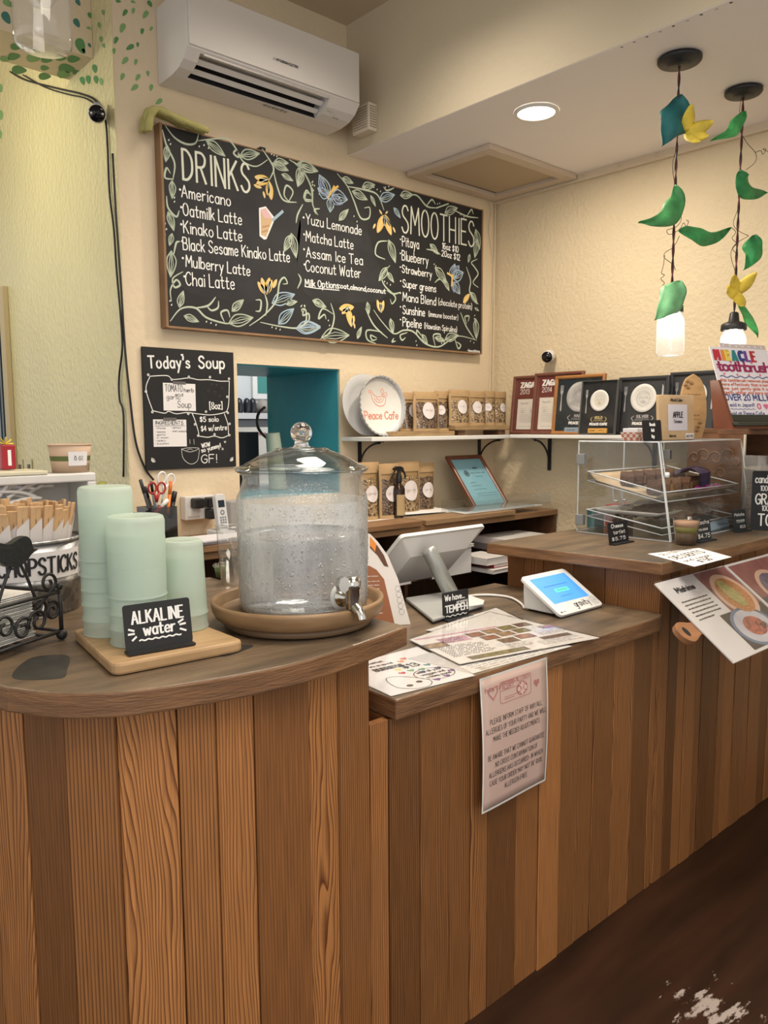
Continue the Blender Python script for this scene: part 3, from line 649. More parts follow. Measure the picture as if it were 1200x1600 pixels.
# lighter rubbed areas under the lists
m = M()
for s_, f in (('310,410 520,430 800,505 1060,570 1060,900 1010,1000 780,1160 660,1160 330,1070 310,700', Z4), ('60,300 400,400 480,560 560,800 420,860 60,800', Z5)): m.flat(spl(f(s_), 5, True)[:-1], -.0003)
m.build('rubbed_patch', slate2, bd, loc=(0, -.045, 0))
m = M()
def bt(t, f, s0, s1, top, w, mi=0, **k):
    """a line of lettering from baseline start s0 to baseline end s1, capital top at 'top'"""
    (x0_, z0_), (x1_, z1_), (xt, zt) = f(s0)[0], f(s1)[0], f(top)[0]
    h = zt-z0_; m.strokes(txt(t, x0_, z0_, h, width=math.hypot(x1_-x0_, z1_-z0_), rot=math.atan2(z1_-z0_, x1_-x0_), jit=.15, **k), w, m=mi)
for t, s0, s1, tp in (('Americano', '335,510', '640,570', '345,438'), ('Oatmilk Latte', '345,625', '710,687', '350,550'), ('Kinako Latte', '348,735', '712,790', '352,660'), ('Black Sesame Kinako Latte', '345,840', '1010,920', '348,765'), ('Mulberry Latte', '362,945', '762,1005', '365,875'), ('Chai Latte', '362,1060', '665,1090', '365,980')):
    bt(t, Z4, s0, s1, tp, .0046)
for q in ('325,465', '332,575', '332,682', '338,788', '342,893', '352,1008'): x, z = Z4(q)[0]; m.disc(x, z, .0045, .0045, -.0008)
m.build('lettering', chalkw, bd, loc=(0, -.045, 0)); m = M()
for t, s0, s1, tp in (('Yuzu Lemonade', '70,385', '405,455', '72,325'), ('Matcha Latte', '70,490', '355,540', '72,430'), ('Assam Ice Tea', '72,588', '412,636', '74,528'), ('Coconut Water', '68,672', '400,714', '70,608')):
    bt(t, Z5, s0, s1, tp, .0044)
bt('Milk Options:', Z5, '65,762', '275,778', '66,722', .0046); bt('oat,almond,coconut', Z5, '280,775', '550,808', '281,746', .0042)
m.stroke(Z5('62,765 130,776 200,782 270,788'), .004)
for q in ('55,348', '58,450', '58,540', '60,632'): x, z = Z5(q)[0]; m.disc(x, z, .0045, .0045, -.0008)
m.build('lettering', chalkw, bd, loc=(0, -.045, 0)); m = M()
for t, s0, s1, tp in (('Pitaya', '652,520', '752,538', '653,462'), ('Blueberry', '650,605', '808,635', '651,548'), ('Strawberry', '650,680', '830,712', '651,635'), ('Super greens', '655,768', '855,800', '656,722'), ('Mana Blend', '655,850', '855,880', '656,800'), ('Sunshine', '655,930', '788,945', '656,880'), ('Pipeline', '655,1005', '768,1018', '656,952')):
    bt(t, Z5, s0, s1, tp, .0044)
bt('(chocolate protein)', Z5, '870,875', '1072,905', '871,838', .0034); bt('(immune booster)', Z5, '810,945', '988,968', '811,915', .0032); bt('(Hawaiian Spirulina)', Z5, '785,1018', '982,1042', '786,985', .0032)
bt('16oz $10', Z5, '893,535', '990,560', '894,500', .0045); bt('20oz $12', Z5, '890,580', '1000,608', '891,545', .0045)
bt('@lawatkins', Z5, '1045,1158', '1120,1165', '1046,1143', .003)
for q in ('641,480', '640,565', '640,648', '642,732', '640,805', '641,888', '641,965'): x, z = Z5(q)[0]; m.disc(x, z, .004, .004, -.0008)
m.build('lettering', chalkw, bd, loc=(0, -.045, 0))
m = M()
bt('DRINKS', Z4, '345,400', '760,485', '338,212', .0095, gap=2.4)
m.build('heading', chalkp, bd, loc=(0, -.045, 0)); m = M()
bt('SMOOTHIES', Z5, '650,435', '1085,525', '646,270', .008, gap=2.0)
m.build('heading', chalkp, bd, loc=(0, -.045, 0))
# painted vines: tapering stems, leaves of an outline and a mid rib, dots
vn = {}
def V(k):
    if k not in vn: vn[k] = M()
    return vn[k]
def stem(f, s_, k='g', w=.0085): 
    p = spl(f(s_), 7); V(k).stroke(p, w, -.0007, taper=True)
    V('p').stroke([(x+w*.12, z+w*.12) for x, z in p], w*.25, -.0009, taper=True)
def leaf(f, s_, k='g', wd=.34):
    a_, b_ = f(s_); dx, dz = b_[0]-a_[0], b_[1]-a_[1]; px, pz = -dz*wd, dx*wd
    L_ = lambda t, q: (a_[0]+dx*t+px*q, a_[1]+dz*t+pz*q)
    top = spl([L_(0, 0), L_(.3, .62), L_(.65, .5), L_(1, 0)], 5); bot = spl([L_(0, 0), L_(.3, -.5), L_(.65, -.42), L_(1, 0)], 5)
    ln_ = math.hypot(dx, dz); w = min(.0052, .07*ln_)
    V(k).stroke(top, w, -.0007); V(k).stroke(bot, w, -.0007); V(k).stroke([L_(.02, 0), L_(.5, .06), L_(.98, 0)], w*.7, -.0008)
    V(k).stroke([L_(.1, .1), L_(.5, .32), L_(.9, .1)], w*.55, -.0008); V('p' if k == 'g' else 'g').stroke([L_(.12, -.1), L_(.5, -.24), L_(.92, -.04)], w*.5, -.0009)
def dots(f, s_, k='p'):
    for x, z in f(s_): V(k).flat(leafpoly(x, z, .009, .005, 1.1), -.0008)
def petal(f, s_, k='y', wd=.4):
    a_, b_ = f(s_); dx, dz = b_[0]-a_[0], b_[1]-a_[1]; px, pz = -dz*wd, dx*wd
    V(k).flat(spl([(a_[0], a_[1]), (a_[0]+dx*.35+px*.5, a_[1]+dz*.35+pz*.5), (a_[0]+dx*.75+px*.4, a_[1]+dz*.75+pz*.4), (b_[0], b_[1]), (a_[0]+dx*.7-px*.4, a_[1]+dz*.7-pz*.4), (a_[0]+dx*.3-px*.45, a_[1]+dz*.3-pz*.45)], 4, True)[:-1], -.0007)
    V('p').stroke([(a_[0]+dx*.1, a_[1]+dz*.1), (a_[0]+dx*.9, a_[1]+dz*.9)], .003, -.0009)
for s_ in ('235,70 290,140 360,180 420,175 440,120', '440,160 520,150 620,150 680,220 690,262 660,240 680,222 720,290 800,320 870,280', '840,215 890,290 910,340 885,400', '905,330 930,440 970,530 1050,545', '1000,545 1030,480 990,440 975,500 1010,545', '1010,280 1080,330 1140,440 1150,530', '1150,530 1100,520 1115,470 1140,500', '215,95 240,190 290,300 280,400', '280,400 230,390 240,330 262,360', '240,510 250,580 300,635 318,600', '285,870 300,800 320,790', '270,1160 265,1090 300,1030 325,1060 290,1075 280,1020 340,980', '265,1285 330,1210 420,1205 490,1265 600,1300 650,1300', '420,1205 500,1190 545,1140', '490,1190 520,1220 560,1205 565,1165', '600,1290 580,1235 620,1220 635,1260', '760,1315 850,1250 925,1160 945,1050 975,1015 995,1050 970,1055', '860,1250 870,1180 855,1120', '800,1155 830,1160 825,1220 800,1225', '830,1295 950,1320 1060,1330 1110,1290 1110,1220 1085,1215 1095,1245', '1050,670 1060,620 1090,560', '1060,1080 1080,1030 1065,995'): stem(Z4, s_)
for s_ in ('490,160 605,255', '700,255 820,240', '905,300 1000,345', '915,290 1000,300', '1060,310 1185,350', '1075,320 1060,445', '245,190 235,290', '275,410 275,520', '250,605 285,720', '275,740 258,815', '270,850 265,1010', '320,1200 345,1100', '350,1255 440,1290', '650,1225 720,1155', '630,1300 780,1265', '1020,740 1050,890', '1015,750 975,850'): leaf(Z4, s_)
for s_ in ('900,1175 1040,1120', '940,1305 1035,1210', '1060,1330 1200,1320'): leaf(Z4, s_, 'b')
for s_ in ('960,370 1030,410', '985,1180 1055,1165', '1160,1160 1200,1180'): leaf(Z4, s_, 'g', .3)
for s_ in ('255,155 265,180', '445,195 475,187 503,205', '897,243 912,250 930,257', '1150,420 1165,440 1158,470', '232,678 240,712 232,748', '290,515 290,540', '262,1160 272,1185', '490,1290 518,1298 550,1310', '900,1325 925,1332 950,1340', '1085,1190 1105,1195'): dots(Z4, s_)
for s_ in ('885,405 790,385', '880,400 800,430', '880,410 895,530', '875,420 870,500', '785,435 835,455', '845,475 855,520', '860,1120 810,1040', '860,1120 835,1015', '865,1120 885,1015', '870,1115 900,1030', '905,1080 930,1025'): petal(Z4, s_)
# iced drink painted on the board
m = M(); g = Z4('818,580 860,570 915,640 915,655 865,775 850,778 822,755'); m.flat(g, -.0006, 0)
m.flat(Z4('828,590 905,650 862,762 830,748'), -.0008, 1); m.flat(Z4('828,590 860,580 905,648 850,640'), -.0009, 2); m.stroke(Z4('905,655 965,602'), .012, -.001, 3); m.stroke(Z4('840,700 880,690'), .006, -.001, 4); m.stroke(Z4('838,730 872,722'), .006, -.001, 4)
m.build('painted_drink', [chalkw, mat('milk_coffee', (.60, .42, .24), .7), mat('pale_pink', (.70, .45, .46), .7), chalkb, mat('coffee_brown', (.45, .27, .12), .7)], bd, loc=(0, -.045, 0))
for s_ in ('-10,10 60,80 105,180 110,270 140,330', '110,250 65,245 70,200 95,205', '130,325 120,300 150,295', '260,85 320,160 360,250 400,350 450,350 455,290 425,290', '320,160 420,180 500,210 540,300', '540,165 560,185 600,170', '680,215 740,215 800,280 860,290', '800,275 830,240 850,265', '860,290 930,265', '960,300 1040,340 1110,350', '1045,335 1070,300 1080,325', '560,490 505,500 490,570 545,600', '575,640 530,700 545,760 610,830 590,870 580,845', '640,800 600,810 560,790', '1040,650 1065,730 1060,800 1110,870', '1105,600 1070,620 1090,650 1110,690 1080,740 1110,770', '430,900 480,1000 560,1075', '480,910 530,980 600,1050 660,1030 720,1040 790,1110 870,1130 940,1090 1000,1065 1100,1090', '525,1040 440,1030 440,1085 490,1110', '495,1075 460,1060 470,1090 495,1085', '600,1080 590,1100 610,1095', '680,1045 640,1060 650,1090 670,1075', '740,1060 740,1030 765,1060', '850,1120 840,1060 880,1055 880,1090', '1005,925 1040,1010 1090,1085', '1040,990 1030,950 1055,945 1050,975', '970,1085 990,1140 1005,1120 980,1100', '220,870 240,950 215,1040 160,1080', '230,930 170,900 145,960 180,935 190,960', '60,900 50,940 85,930 80,980 0,1020', '800,540 850,550 880,570', '850,740 880,720 910,755'): stem(Z5, s_)
for s_ in ('20,20 135,70', '50,70 20,160', '290,110 355,140', '350,190 440,240', '410,165 485,150', '640,215 715,210', '910,320 985,290', '1095,420 1120,540', '1105,480 1090,590', '570,485 610,620', '560,650 510,730', '560,680 600,740', '820,510 870,570', '850,650 920,740', '905,725 935,790', '1065,800 1105,870', '110,850 190,890', '165,1070 330,1060', '440,860 450,930', '580,960 595,1050', '910,1085 990,1060', '1095,960 1100,1080', '770,1055 805,1120', '1060,570 1050,620', '1090,895 1115,912'): leaf(Z5, s_)
for s_ in ('515,240 605,210', '10,1020 155,1015', '600,290 640,350'): leaf(Z5, s_, 'b')
for s_ in ('460,215 490,280', '270,365 325,300', '380,1080 405,1010', '850,1075 910,1095'): leaf(Z5, s_, 'g', .28)
for s_ in ('110,130 110,150 108,175', '360,340 378,372', '480,165 500,178 520,190', '550,165 570,160', '865,265 878,262', '1005,330 1025,345', '545,735 560,745 580,755', '735,1095 740,1120', '890,1108 905,1106', '205,970 212,1000', '1065,1095 1085,1105', '40,885 60,880', '845,630 855,640', '1090,940 1088,960'): dots(Z5, s_)
for s_ in ('540,335 500,440', '542,335 545,400', '545,335 585,455', '545,330 580,400', '530,330 512,300', '550,325 565,310', '490,385 475,415', '595,405 610,440', '270,900 360,890', '320,890 345,1010', '330,890 285,930', '360,940 350,1000', '520,920 500,845', '525,920 540,850', '525,925 520,860', '1020,865 1060,810', '360,985 365,1020'): petal(Z5, s_)
# butterflies
for s_, k in (('210,215 150,90', 'b'), ('205,225 140,170', 'b'), ('225,215 320,240', 'b'), ('215,230 215,315', 'b'), ('222,225 290,265', 'd'), ('205,215 165,100', 'd'), ('955,720 970,630', 'b'), ('960,720 1020,680', 'b'), ('960,740 1000,810', 'b'), ('958,735 965,800', 'd'), ('958,715 995,640', 'd')): leaf(Z5, s_, k, .55)
for s_ in ('200,230 225,190', '225,190 240,160', '225,190 262,160', '950,760 955,700', '950,700 925,685'): V('y').stroke(Z5(s_), .010, -.001)
dots(Z5, '170,135 270,230 155,185 215,290 235,285 150,205')
for k, mt in (('g', chalkg), ('p', chalkp), ('y', chalky), ('b', chalkb), ('d', chalkd)): vn[k].build('painted_vines', mt, bd, loc=(0, -.045, 0))
# ---- folded cloth on the board corner
cl = thing('green_cloth', 'folded pale green cloth draped over the drinks board corner', 'cloth', (bx0, BYF, bz1))
m = M()
def clf(r0, z0, y0):
    pts = spl([(-.07, y0-.012, -.045), (-.066, y0-.02, -.005), (-.05, y0-.024, .030), (-.015, y0-.024, .034), (.05, y0-.024, .022), (.11, y0-.024, .015), (.168, y0-.024, .010)], 5)
    m.tube([(x, y, z+z0) for x, y, z in pts], [r0*(.9+.14*math.sin(i*1.1+y0*90)) for i in range(len(pts))], 12)
clf(.0155, .002, .005); clf(.0145, -.004, -.022); clf(.014, .004, .030)
m.build('folds', mat('pale_green_cloth', (.40, .37, .14), .9, bump=.4, bscale=90, vary=.15), cl)
# ---- soup board
SY = YA-.012
q0, q1, q2 = P(229, 735, Y=SY), P(369, 729, Y=SY), P(218.5, 541, Y=SY)
sz = (q2.z-q0.z); T = frame(q0, q1-q0, q2-q0); T.translation = Vector((q0.x, SY, q0.z))
sb = thing('soup_chalkboard', "small unframed black chalkboard announcing the day's soup", 'chalkboard', T=T)
SW = (q1-q0).length; m = M(); m.box(0, SW, 0, .010, 0, sz); m.build('board', slate, sb)
Ti = T.inverted()
def Z6(s_):
    o = []
    for q in s_.split(): a_, c_ = q.split(','); p = Ti @ P(200+float(a_)*.18333, 520+float(c_)*.18333, Y=SY); o.append((p.x, p.z))
    return o
m = M()
bt("Today's", Z6, '175,300', '525,300', '175,200', .0068, gap=2.4); bt('Soup', Z6, '605,300', '820,305', '605,200', .0072, gap=2.4)
m.flat(heart(*Z6('460,190')[0], .012, 0))
def sk(s_, w=.0032): m.stroke(spl(Z6(s_), 6), w)
sk('190,370 330,365 375,395 430,395 520,385 600,400 690,400 780,412 860,412'); sk('185,375 155,450 160,520 205,650 215,665'); sk('215,665 310,685 345,670 410,690 500,680 590,690 690,700 780,690 845,670'); sk('862,412 860,520 855,620 840,670')
sk('545,685 575,760 600,850 600,880'); sk('820,690 850,780 855,870'); sk('600,880 680,890 735,880 800,895 855,875')
for q in ('172,358', '372,398', '518,376', '698,378', '860,392', '152,500', '207,675', '513,690', '664,672', '845,545', '850,682', '570,780', '865,776', '597,876', '737,865', '863,872'): x, z = Z6(q)[0]; m.ring(x, z, .0022, .005, -.0008, 0, 16)
bt('[8oz]', Z6, '695,650', '802,648', '695,595', .0042); bt('$5 solo', Z6, '612,758', '770,755', '613,718', .0035); bt('$4 w/entre', Z6, '622,838', '842,826', '623,795', .0034)
bt('WOW', Z6, '630,980', '700,965', '630,945', .0034); bt('so yummy!', Z6, '628,1020', '790,975', '628,985', .0034); bt('GF!', Z6, '625,1110', '755,1105', '628,1040', .0036)
for q in ('826,930',): x, z = Z6(q)[0]; m.stroke(heart(x, z, .008)+heart(x, z, .008)[:1], .0022)
x, z = Z6('806,990')[0]; m.ring(x, z, .0032, .0046); m.strokes(txt('L', x-.001, z-.002, .004), .0012)
m.stroke(spl(Z6('455,990 520,980 605,985 530,1015 455,992'), 5), .0016); m.stroke(spl(Z6('455,995 470,1070 530,1118 590,1090 608,995'), 5), .0016); sk('525,910 528,945', .0012); sk('560,905 563,950', .0012); sk('500,1000 530,990 550,1000', .0012)
for sgn, cx, cz in ((1, 200, 1100), (-1, 895, 1090)):
    c0x, c0z = Z6('%d,%d' % (cx, cz))[0]; r_ = .0145
    ang = [(-.15+1.75*k/8) if sgn > 0 else (math.pi+.15-1.75*k/8) for k in range(9)]
    m.stroke([(c0x+r_*math.cos(t), c0z+r_*math.sin(t)) for t in ang], .0018)
    for k in (1, 3.6, 6.2): t = ang[0]+(ang[-1]-ang[0])*k/7.2; m.flat(leafpoly(c0x+r_*.55*math.cos(t), c0z+r_*.55*math.sin(t), r_*.75, r_*.38, t))
m.build('lettering', chalkw, sb)
m = M()
for q, s_ in (('715,440', .008), ('755,445', .007), ('800,470', .009), ('740,510', .014), ('685,495', .012), ('780,540', .009)): x, z = Z6(q)[0]; h_ = heart(x, z, s_); m.stroke(h_+h_[:1], .0012)
m.build('faint_hearts', mat('faint_chalk', (.09, .07, .08), .8), sb)
def note(name, label, c, lines, cat='paper'):
    a_, b_, t_ = [Vector((x, -.0012, z)) for x, z in Z6(c)]
    Tn = T @ frame(a_, b_-a_, t_-a_); n_ = thing(name, label, cat, T=Tn); w_, h_ = (b_-a_).length, (t_-a_).length
    m_ = M(); m_.box(0, w_, -.0006, 0, 0, h_); m_.build('sheet', paper, n_)
    m_ = M(); m_.rect(w_*.3, w_*.7, h_*.96, h_*1.07, -.0009); m_.build('tape', mat('tape_grey', (.13, .12, .12), .5), n_)
    m_ = M(); lines(m_, w_, h_); m_.build('lettering', ink, n_, loc=(0, -.0007, 0)); return n_
def l1(m_, w, h):
    m_.strokes(txt('TOMATO', .06*w, .70*h, .24*h, width=.53*w), .0018); m_.strokes(txt('herb', .64*w, .70*h, .14*h, width=.30*w), .0018); m_.strokes(txt('and', .36*w, .54*h, .11*h, width=.24*w), .0014); m_.strokes(txt('garlic', .10*w, .42*h, .16*h, width=.42*w), .0015); m_.strokes(txt('Soup', .43*w, .12*h, .24*h, width=.42*w), .0018)
note('soup_note', 'white paper naming tomato and garlic soup, taped to the upper soup board', '302,662 577,667 280,425', l1)
def l2(m_, w, h):
    m_.strokes(txt('INGREDIENTS', .06*w, .82*h, .13*h, width=.84*w), .0016); m_.stroke([(.05*w, .76*h), (.5*w, .775*h), (.95*w, .78*h)], .0012)
    for t, x, z in (('thyme', .1, .66), ('tomato', .1, .52), ('garlic', .1, .42), ('w. onion', .1, .31), ('celery', .1, .20), ('zucchini', .1, .09), ('lemon', .58, .68), ('bell pepper', .58, .55)): m_.strokes(txt(t, x*w, z*h, .06*h, width=(.06 if len(t) < 6 else .05)*len(t)*w*.85), .0009); m_.disc((x-.04)*w, (z+.025)*h, .0008, .0008, -.0006)
note('ingredients_note', 'white paper listing ingredients, taped to the lower soup board', '218,972 500,968 202,738', l2)
# ---- security cameras
def seccam(name, label, base, direc, r, parts):
    d = Vector(direc).normalized(); x = Vector((0, 0, 1)).cross(d).normalized()
    T_ = Matrix((x, -d, Vector((0, 0, 1)))).transposed().to_4x4(); z_ = x.cross(-d); T_ = Matrix((x, -d, z_)).transposed().to_4x4(); T_.translation = base
    o_ = thing(name, label, 'security camera', T=T_)
    Rx = Matrix.Rotation(math.radians(90), 4, 'X')
    m_ = M(); m_.lathe([(0, -.045), (r*.7, -.042), (r, -.02), (r*1.04, .02), (r, .034), (r*.93, .037)], 28, T=Rx); m_.build('housing', plastic, o_)
    m_ = M(); m_.lathe([(r*.93, .036), (r*.92, .039), (0, .040)], 28, T=Rx); m_.build('faceplate', mat('gloss_black', (.006, .006, .008), .12), o_)
    if parts:
        for sx in (-1, 1):
            m_ = M(); m_.lathe([(r*.13, .0398), (r*.1, .042), (0, .0425)], 12, c=(0, 0, 0), T=Matrix.Translation((sx*r*.62, 0, 0)) @ Rx); m_.build('led', white, o_)
    m_ = M(); m_.lathe([(r*.32, .0402), (r*.3, .043), (0, .044)], 16, T=Matrix.Translation((0, 0, r*.1)) @ Rx); m_.build('lens', mat('lens_black', (.01, .01, .016), .05), o_)
    return o_
pc = P(152, 178, X=1.235)
o = seccam('security_camera', 'white round-faced security camera on the yellow-green wall corner with black cables', pc, (-.45, -1, -.35), .031, True)
m = M(); m.box(-.012, .012, .03, .062, -.02, .04); m.build('mount', greyp, o)
pc = P(858, 556, X=3.38)
o = seccam('security_camera', 'small white-backed black security camera on the right wall above the framed awards', pc, (-1, -.35, -.25), .030, False)
m = M(); m.tube([(0, .03, -.01), (0, .05, -.03), (.01, .06, -.075)], .009, 8); m.build('mount', plastic, o)
# ---- black cables at the wall corner
def cable(name, label, pts, r, mt=black, n=6, cat='cable'):
    m_ = M(); m_.tube(spl([tuple(p) for p in pts], n), r, 6); o_ = m_.build(name, mt); return tag(o_, label, cat)
w_ = lambda x, y: P(x, y, X=XL-.012)
b_ = lambda x, y: P(x, y, Y=YA-.008)
cable('camera_cable', 'black cable from the painted beam down the wall corner to the counter', [w_(16, 112), w_(40, 125), w_(90, 138), w_(128, 147), w_(150, 158), w_(164, 185), w_(168, 230), w_(171, 300), w_(178, 360), w_(182, 420), w_(189, 500), w_(191, 545), w_(186, 590), w_(187, 625), w_(193, 650), w_(193, 745)], .0042)
cable('camera_cable', 'thin grey and black cable branching to the pencil cup behind the soup board', [b_(176, 240), b_(181, 330), b_(188, 430), b_(195, 540), b_(203, 620), b_(212, 690), b_(226, 730), b_(240, 750)], .004)
cable('camera_cable', 'short second black cable sagging under the painted beam', [w_(36, 117), w_(70, 136), w_(105, 147), w_(132, 153), w_(152, 165)], .0032)
cable('cord_cover', 'thin cream conduit and cords in the far corner beside the drinks board', [b_(774, 318), b_(773, 400), b_(771, 520), b_(770, 600), b_(769, 672)], .006, mat('cream_cord', (.62, .52, .36), .5))
cable('cream_cable', 'loose cream cord hanging from the ceiling hatch beside the drinks board', [P(762, 305, Y=YA-.02), b_(768, 330), b_(764, 360), b_(771, 420), b_(767, 520), b_(764, 640)], .0026, mat('cream_cord2', (.66, .58, .44), .5))
# ---- light switches on the hall wall
for k, px in enumerate((33, 47)):
    c_ = P(px, 735, X=XL-.006)
    o = thing('light_switch', ('cream light switch plate on the yellow-green wall, next to the door casing', 'cream light switch plate on the yellow-green wall, farther from the door casing')[k], 'switch', c_)
    m = M(); m.box(-.004, 0, -.036, .036, -.058, .058); m.build('plate', mat('switch_cream', (.62, .56, .36), .4), o, bevel=.002)
    m = M(); m.box(-.007, -.004, -.017, .017, -.03, .03); m.build('rocker', mat('switch_brown', (.10, .07, .03), .5), o)
# ---- ceiling light, hatch
c_ = P(838, 174, Z=ZS)
o = thing('recessed_light', 'round lit recessed light in the low ceiling', 'ceiling light', (c_.x, c_.y, ZS))
m = M(); m.lathe([(.088, -.0005), (.086, -.008), (.074, -.010), (.072, -.006)], 40); m.build('trim_ring', white, o)
m = M(); m.lathe([(.073, -.0065), (.03, -.0075), (0, -.008)], 36); m.build('lamp', mat('lamp_glow', (1, .90, .74), .5, emit=9), o)
area('recessed_light_beam', (c_.x, c_.y, ZS-.02), (c_.x, c_.y, 0), .15, 17, (1, .87, .70))
hx0, hx1, hy0, hy1 = 2.745, 3.395, 2.36, 2.885
o = thing('ceiling_hatch', 'square access hatch with wooden frame in the low ceiling by the drinks board', 'hatch', ((hx0+hx1)/2, (hy0+hy1)/2, ZS))
w2, d2 = (hx1-hx0)/2, (hy1-hy0)/2; fm = mat('hatch_trim', (.60, .50, .40), .55)
for x0, x1, y0, y1 in ((-w2, w2, -d2, -d2+.06), (-w2, w2, d2-.06, d2), (-w2, -w2+.06, -d2+.06, d2-.06), (w2-.06, w2, -d2+.06, d2-.06)):
    m = M(); m.box(x0, x1, y0, y1, -.024, -.001); m.build('frame_board', fm, o, bevel=.002)
m = M(); m.box(-w2+.062, w2-.062, -d2+.062, d2-.075, -.006, -.002); m.build('hatch_panel', mat('hatch_panel', (.48, .38, .26), .6), o)
m = M(); m.box(-w2+.062, w2-.062, d2-.074, d2-.061, -.003, -.001); m.build('gap', dark, o)
# ================================================================== PENDANT JARS
glass = clear_mat('clear_glass', (.97, .98, .98), 1.0)
glassj = clear_mat('glow_hazed_jar_glass', (.97, .98, .98), 1.0, haze=.20, hazecol=(.95, .95, .97))  # haze whitens the lit jars' glass, standing in for bulb glow
def leafmat(n_, c, vs=14): return mat(n_, c, .55, vary=.45, vscale=vs)
leafg = [leafmat('silk_leaf_green', (.035, .30, .09)), leafmat('silk_leaf_mid', (.05, .25, .08)), leafmat('silk_leaf_pale', (.16, .42, .20)), leafmat('silk_leaf_teal', (.012, .13, .14)), leafmat('silk_leaf_bright', (.07, .45, .13))]
petalm = mat('silk_petal_yellow', (.72, .55, .07), .6, vary=.3, vscale=20)
wirem = mat('thin_dark_wire', (.03, .022, .02), .5)
redcord = mat('red_brown_cord', (.14, .025, .025), .5)
blackcord = mat('black_cord', (.01, .01, .01), .6)
def zleaf(o_, Yc, cx, pts, width, mi, bend=.02, name='leaf', fold=.25, fwd=0):
    """silk leaf whose mid rib runs through the points (photo px on the pendant's own vertical plane); the blade cups away from the rib"""
    sp_ = spl([tuple(P(x, y, Y=Yc)-o_.location) for x, y in pts], 6); n_ = len(sp_); s_ = random.choice((-1, 1))
    rib = []
    for i, p in enumerate(sp_):
        t = i/(n_-1); rib.append(Vector(p)-FW*(.010+fwd+bend*math.sin(math.pi*t)))
    ws = width/FPX*depth(o_.location)/2; m_ = M()
    def fn(u, v):
        i = v*(n_-1); k = min(int(i), n_-2); f = i-k; c = rib[k].lerp(rib[k+1], f); tg = (rib[k+1]-rib[k]).normalized()
        nrm = tg.cross(-FW).normalized(); w = ws*1.08*(math.sin(math.pi*min(1, v**.8)))**1.2*(1-.1*v)*(1+.10*math.sin(15*v+2*u))+.0006
        a = (u-.5)*2; return c+nrm*a*w+(FW)*(fold*abs(a)**1.4*w*1.4+.006*math.sin(9*v+3*a))
    m_.grid(fn, 8, 18); return m_.build(name, leafg[mi], o_, solid=.0012)
def flower(o_, Yc, c_px, dirs, r, ln=.05):
    c = P(*c_px, Y=Yc)-o_.location-FW*.055; m_ = M()
    for dx, dy, w in dirs:
        d = (RT*dx+UP*dy-FW*.35).normalized(); sd = d.cross(FW).normalized()
        def fn(u, v): a = (u-.5)*2; return c+d*(ln*v)+sd*(a*w*math.sin(math.pi*(.15+.75*v)))+(-FW)*(.028*v*v-.012*a*a)
        m_.grid(fn, 6, 8)
    f_ = m_.build('flower', petalm, o_, solid=.0014)
    return f_
def curl(o_, Yc, pts, name='wire_tendril', r=.0011):
    m_ = M(); m_.tube(spl([tuple(P(x, y, Y=Yc)-o_.location-FW*(.010+.004*(i % 2))) for i, (x, y) in enumerate(pts)], 6), r, 5); return m_.build(name, wirem, o_)
def jar_profile(r, h):
    return [(0, 0), (r*.86, .001), (r*.97, .006), (r, .016), (r, h*.70), (r*.95, h*.78), (r*.78, h*.86), (r*.74, h*.90), (r*.76, h*.93), (r*.74, h*1.0)]
def pendant(label, x, y, zj, h, r, cap_r, canopy_r, lit=True, zc=ZS):
    """zj = bottom of the jar"""
    o_ = thing('jar_pendant_light', label, 'pendant light', (x, y, zj))
    D = zc-zj
    m_ = M(); m_.lathe([(0, D-.030), (canopy_r*.25, D-.030), (canopy_r*.55, D-.026), (canopy_r*.62, D-.020), (canopy_r*.93, D-.018), (canopy_r, D-.012), (canopy_r, D-.002), (0, D-.0015)], 40); m_.build('canopy', mat('aged_black_metal', (.020, .020, .022), .42, vary=.3, vscale=20), o_)
    for k, (mt, ph) in enumerate(((redcord, 0), (blackcord, math.pi))):
        m_ = M(); n_ = 60; m_.tube([(.0026*math.cos(ph+i*.7), .0026*math.sin(ph+i*.7), h+.05+(D-.03-h-.05)*i/n_) for i in range(n_+1)], .0026, 5); m_.build('cord', mt, o_)
    m_ = M(); m_.lathe([(.010, h+.055), (.016, h+.05), (.020, h+.02), (cap_r*.9, h+.012), (cap_r, h+.006), (cap_r*1.02, h-.012), (cap_r*.98, h-.014)], 36); m_.build('lid', mat('aged_black_metal', (.02, .02, .022), .42), o_)
    m_ = M(); m_.lathe(jar_profile(r, h), 40); m_.build('jar', glassj, o_)
    m_ = M(); m_.lathe([(0, h*.42), (.016, h*.44), (.027, h*.54), (.027, h*.64), (.016, h*.82), (.013, h*.98)], 24); m_.build('bulb', mat('bulb_glow', (1, .93, .84), .4, emit=13) if lit else glass, o_)
    if lit:
        l = bpy.data.lights.new('jar_pendant_glow', 'POINT'); l.energy = .7; l.color = (1, .86, .68); l.shadow_soft_size = .05
        lo = bpy.data.objects.new('jar_pendant_glow', l); COL.objects.link(lo); lo.location = (x, y, zj-.06)
    return o_
c1 = P(1062, 90, Z=ZS); c2 = P(1162, 140, Z=ZS)
z1 = P(1050, 557, X=c1.x).z; z2 = P(1148, 505, X=c2.x).z
p1 = pendant('lit glass jar pendant with silk leaves and one yellow flower, left one of two', c1.x, c1.y, z1, .165, .047, .040, .072)
Yc = c1.y
zleaf(p1, Yc, 0, [(1062, 150), (1057, 180), (1046, 205), (1033, 230)], 44, 3, .01)
flower(p1, Yc, (1066, 216), [(-.1, 1, .022), (.9, .1, .024), (.3, -.9, .022), (.75, -.65, .024)], 0, .068)
zleaf(p1, Yc, 0, [(1053, 291), (1054, 318), (1042, 340), (1020, 352), (996, 349)], 30, 1, .03)
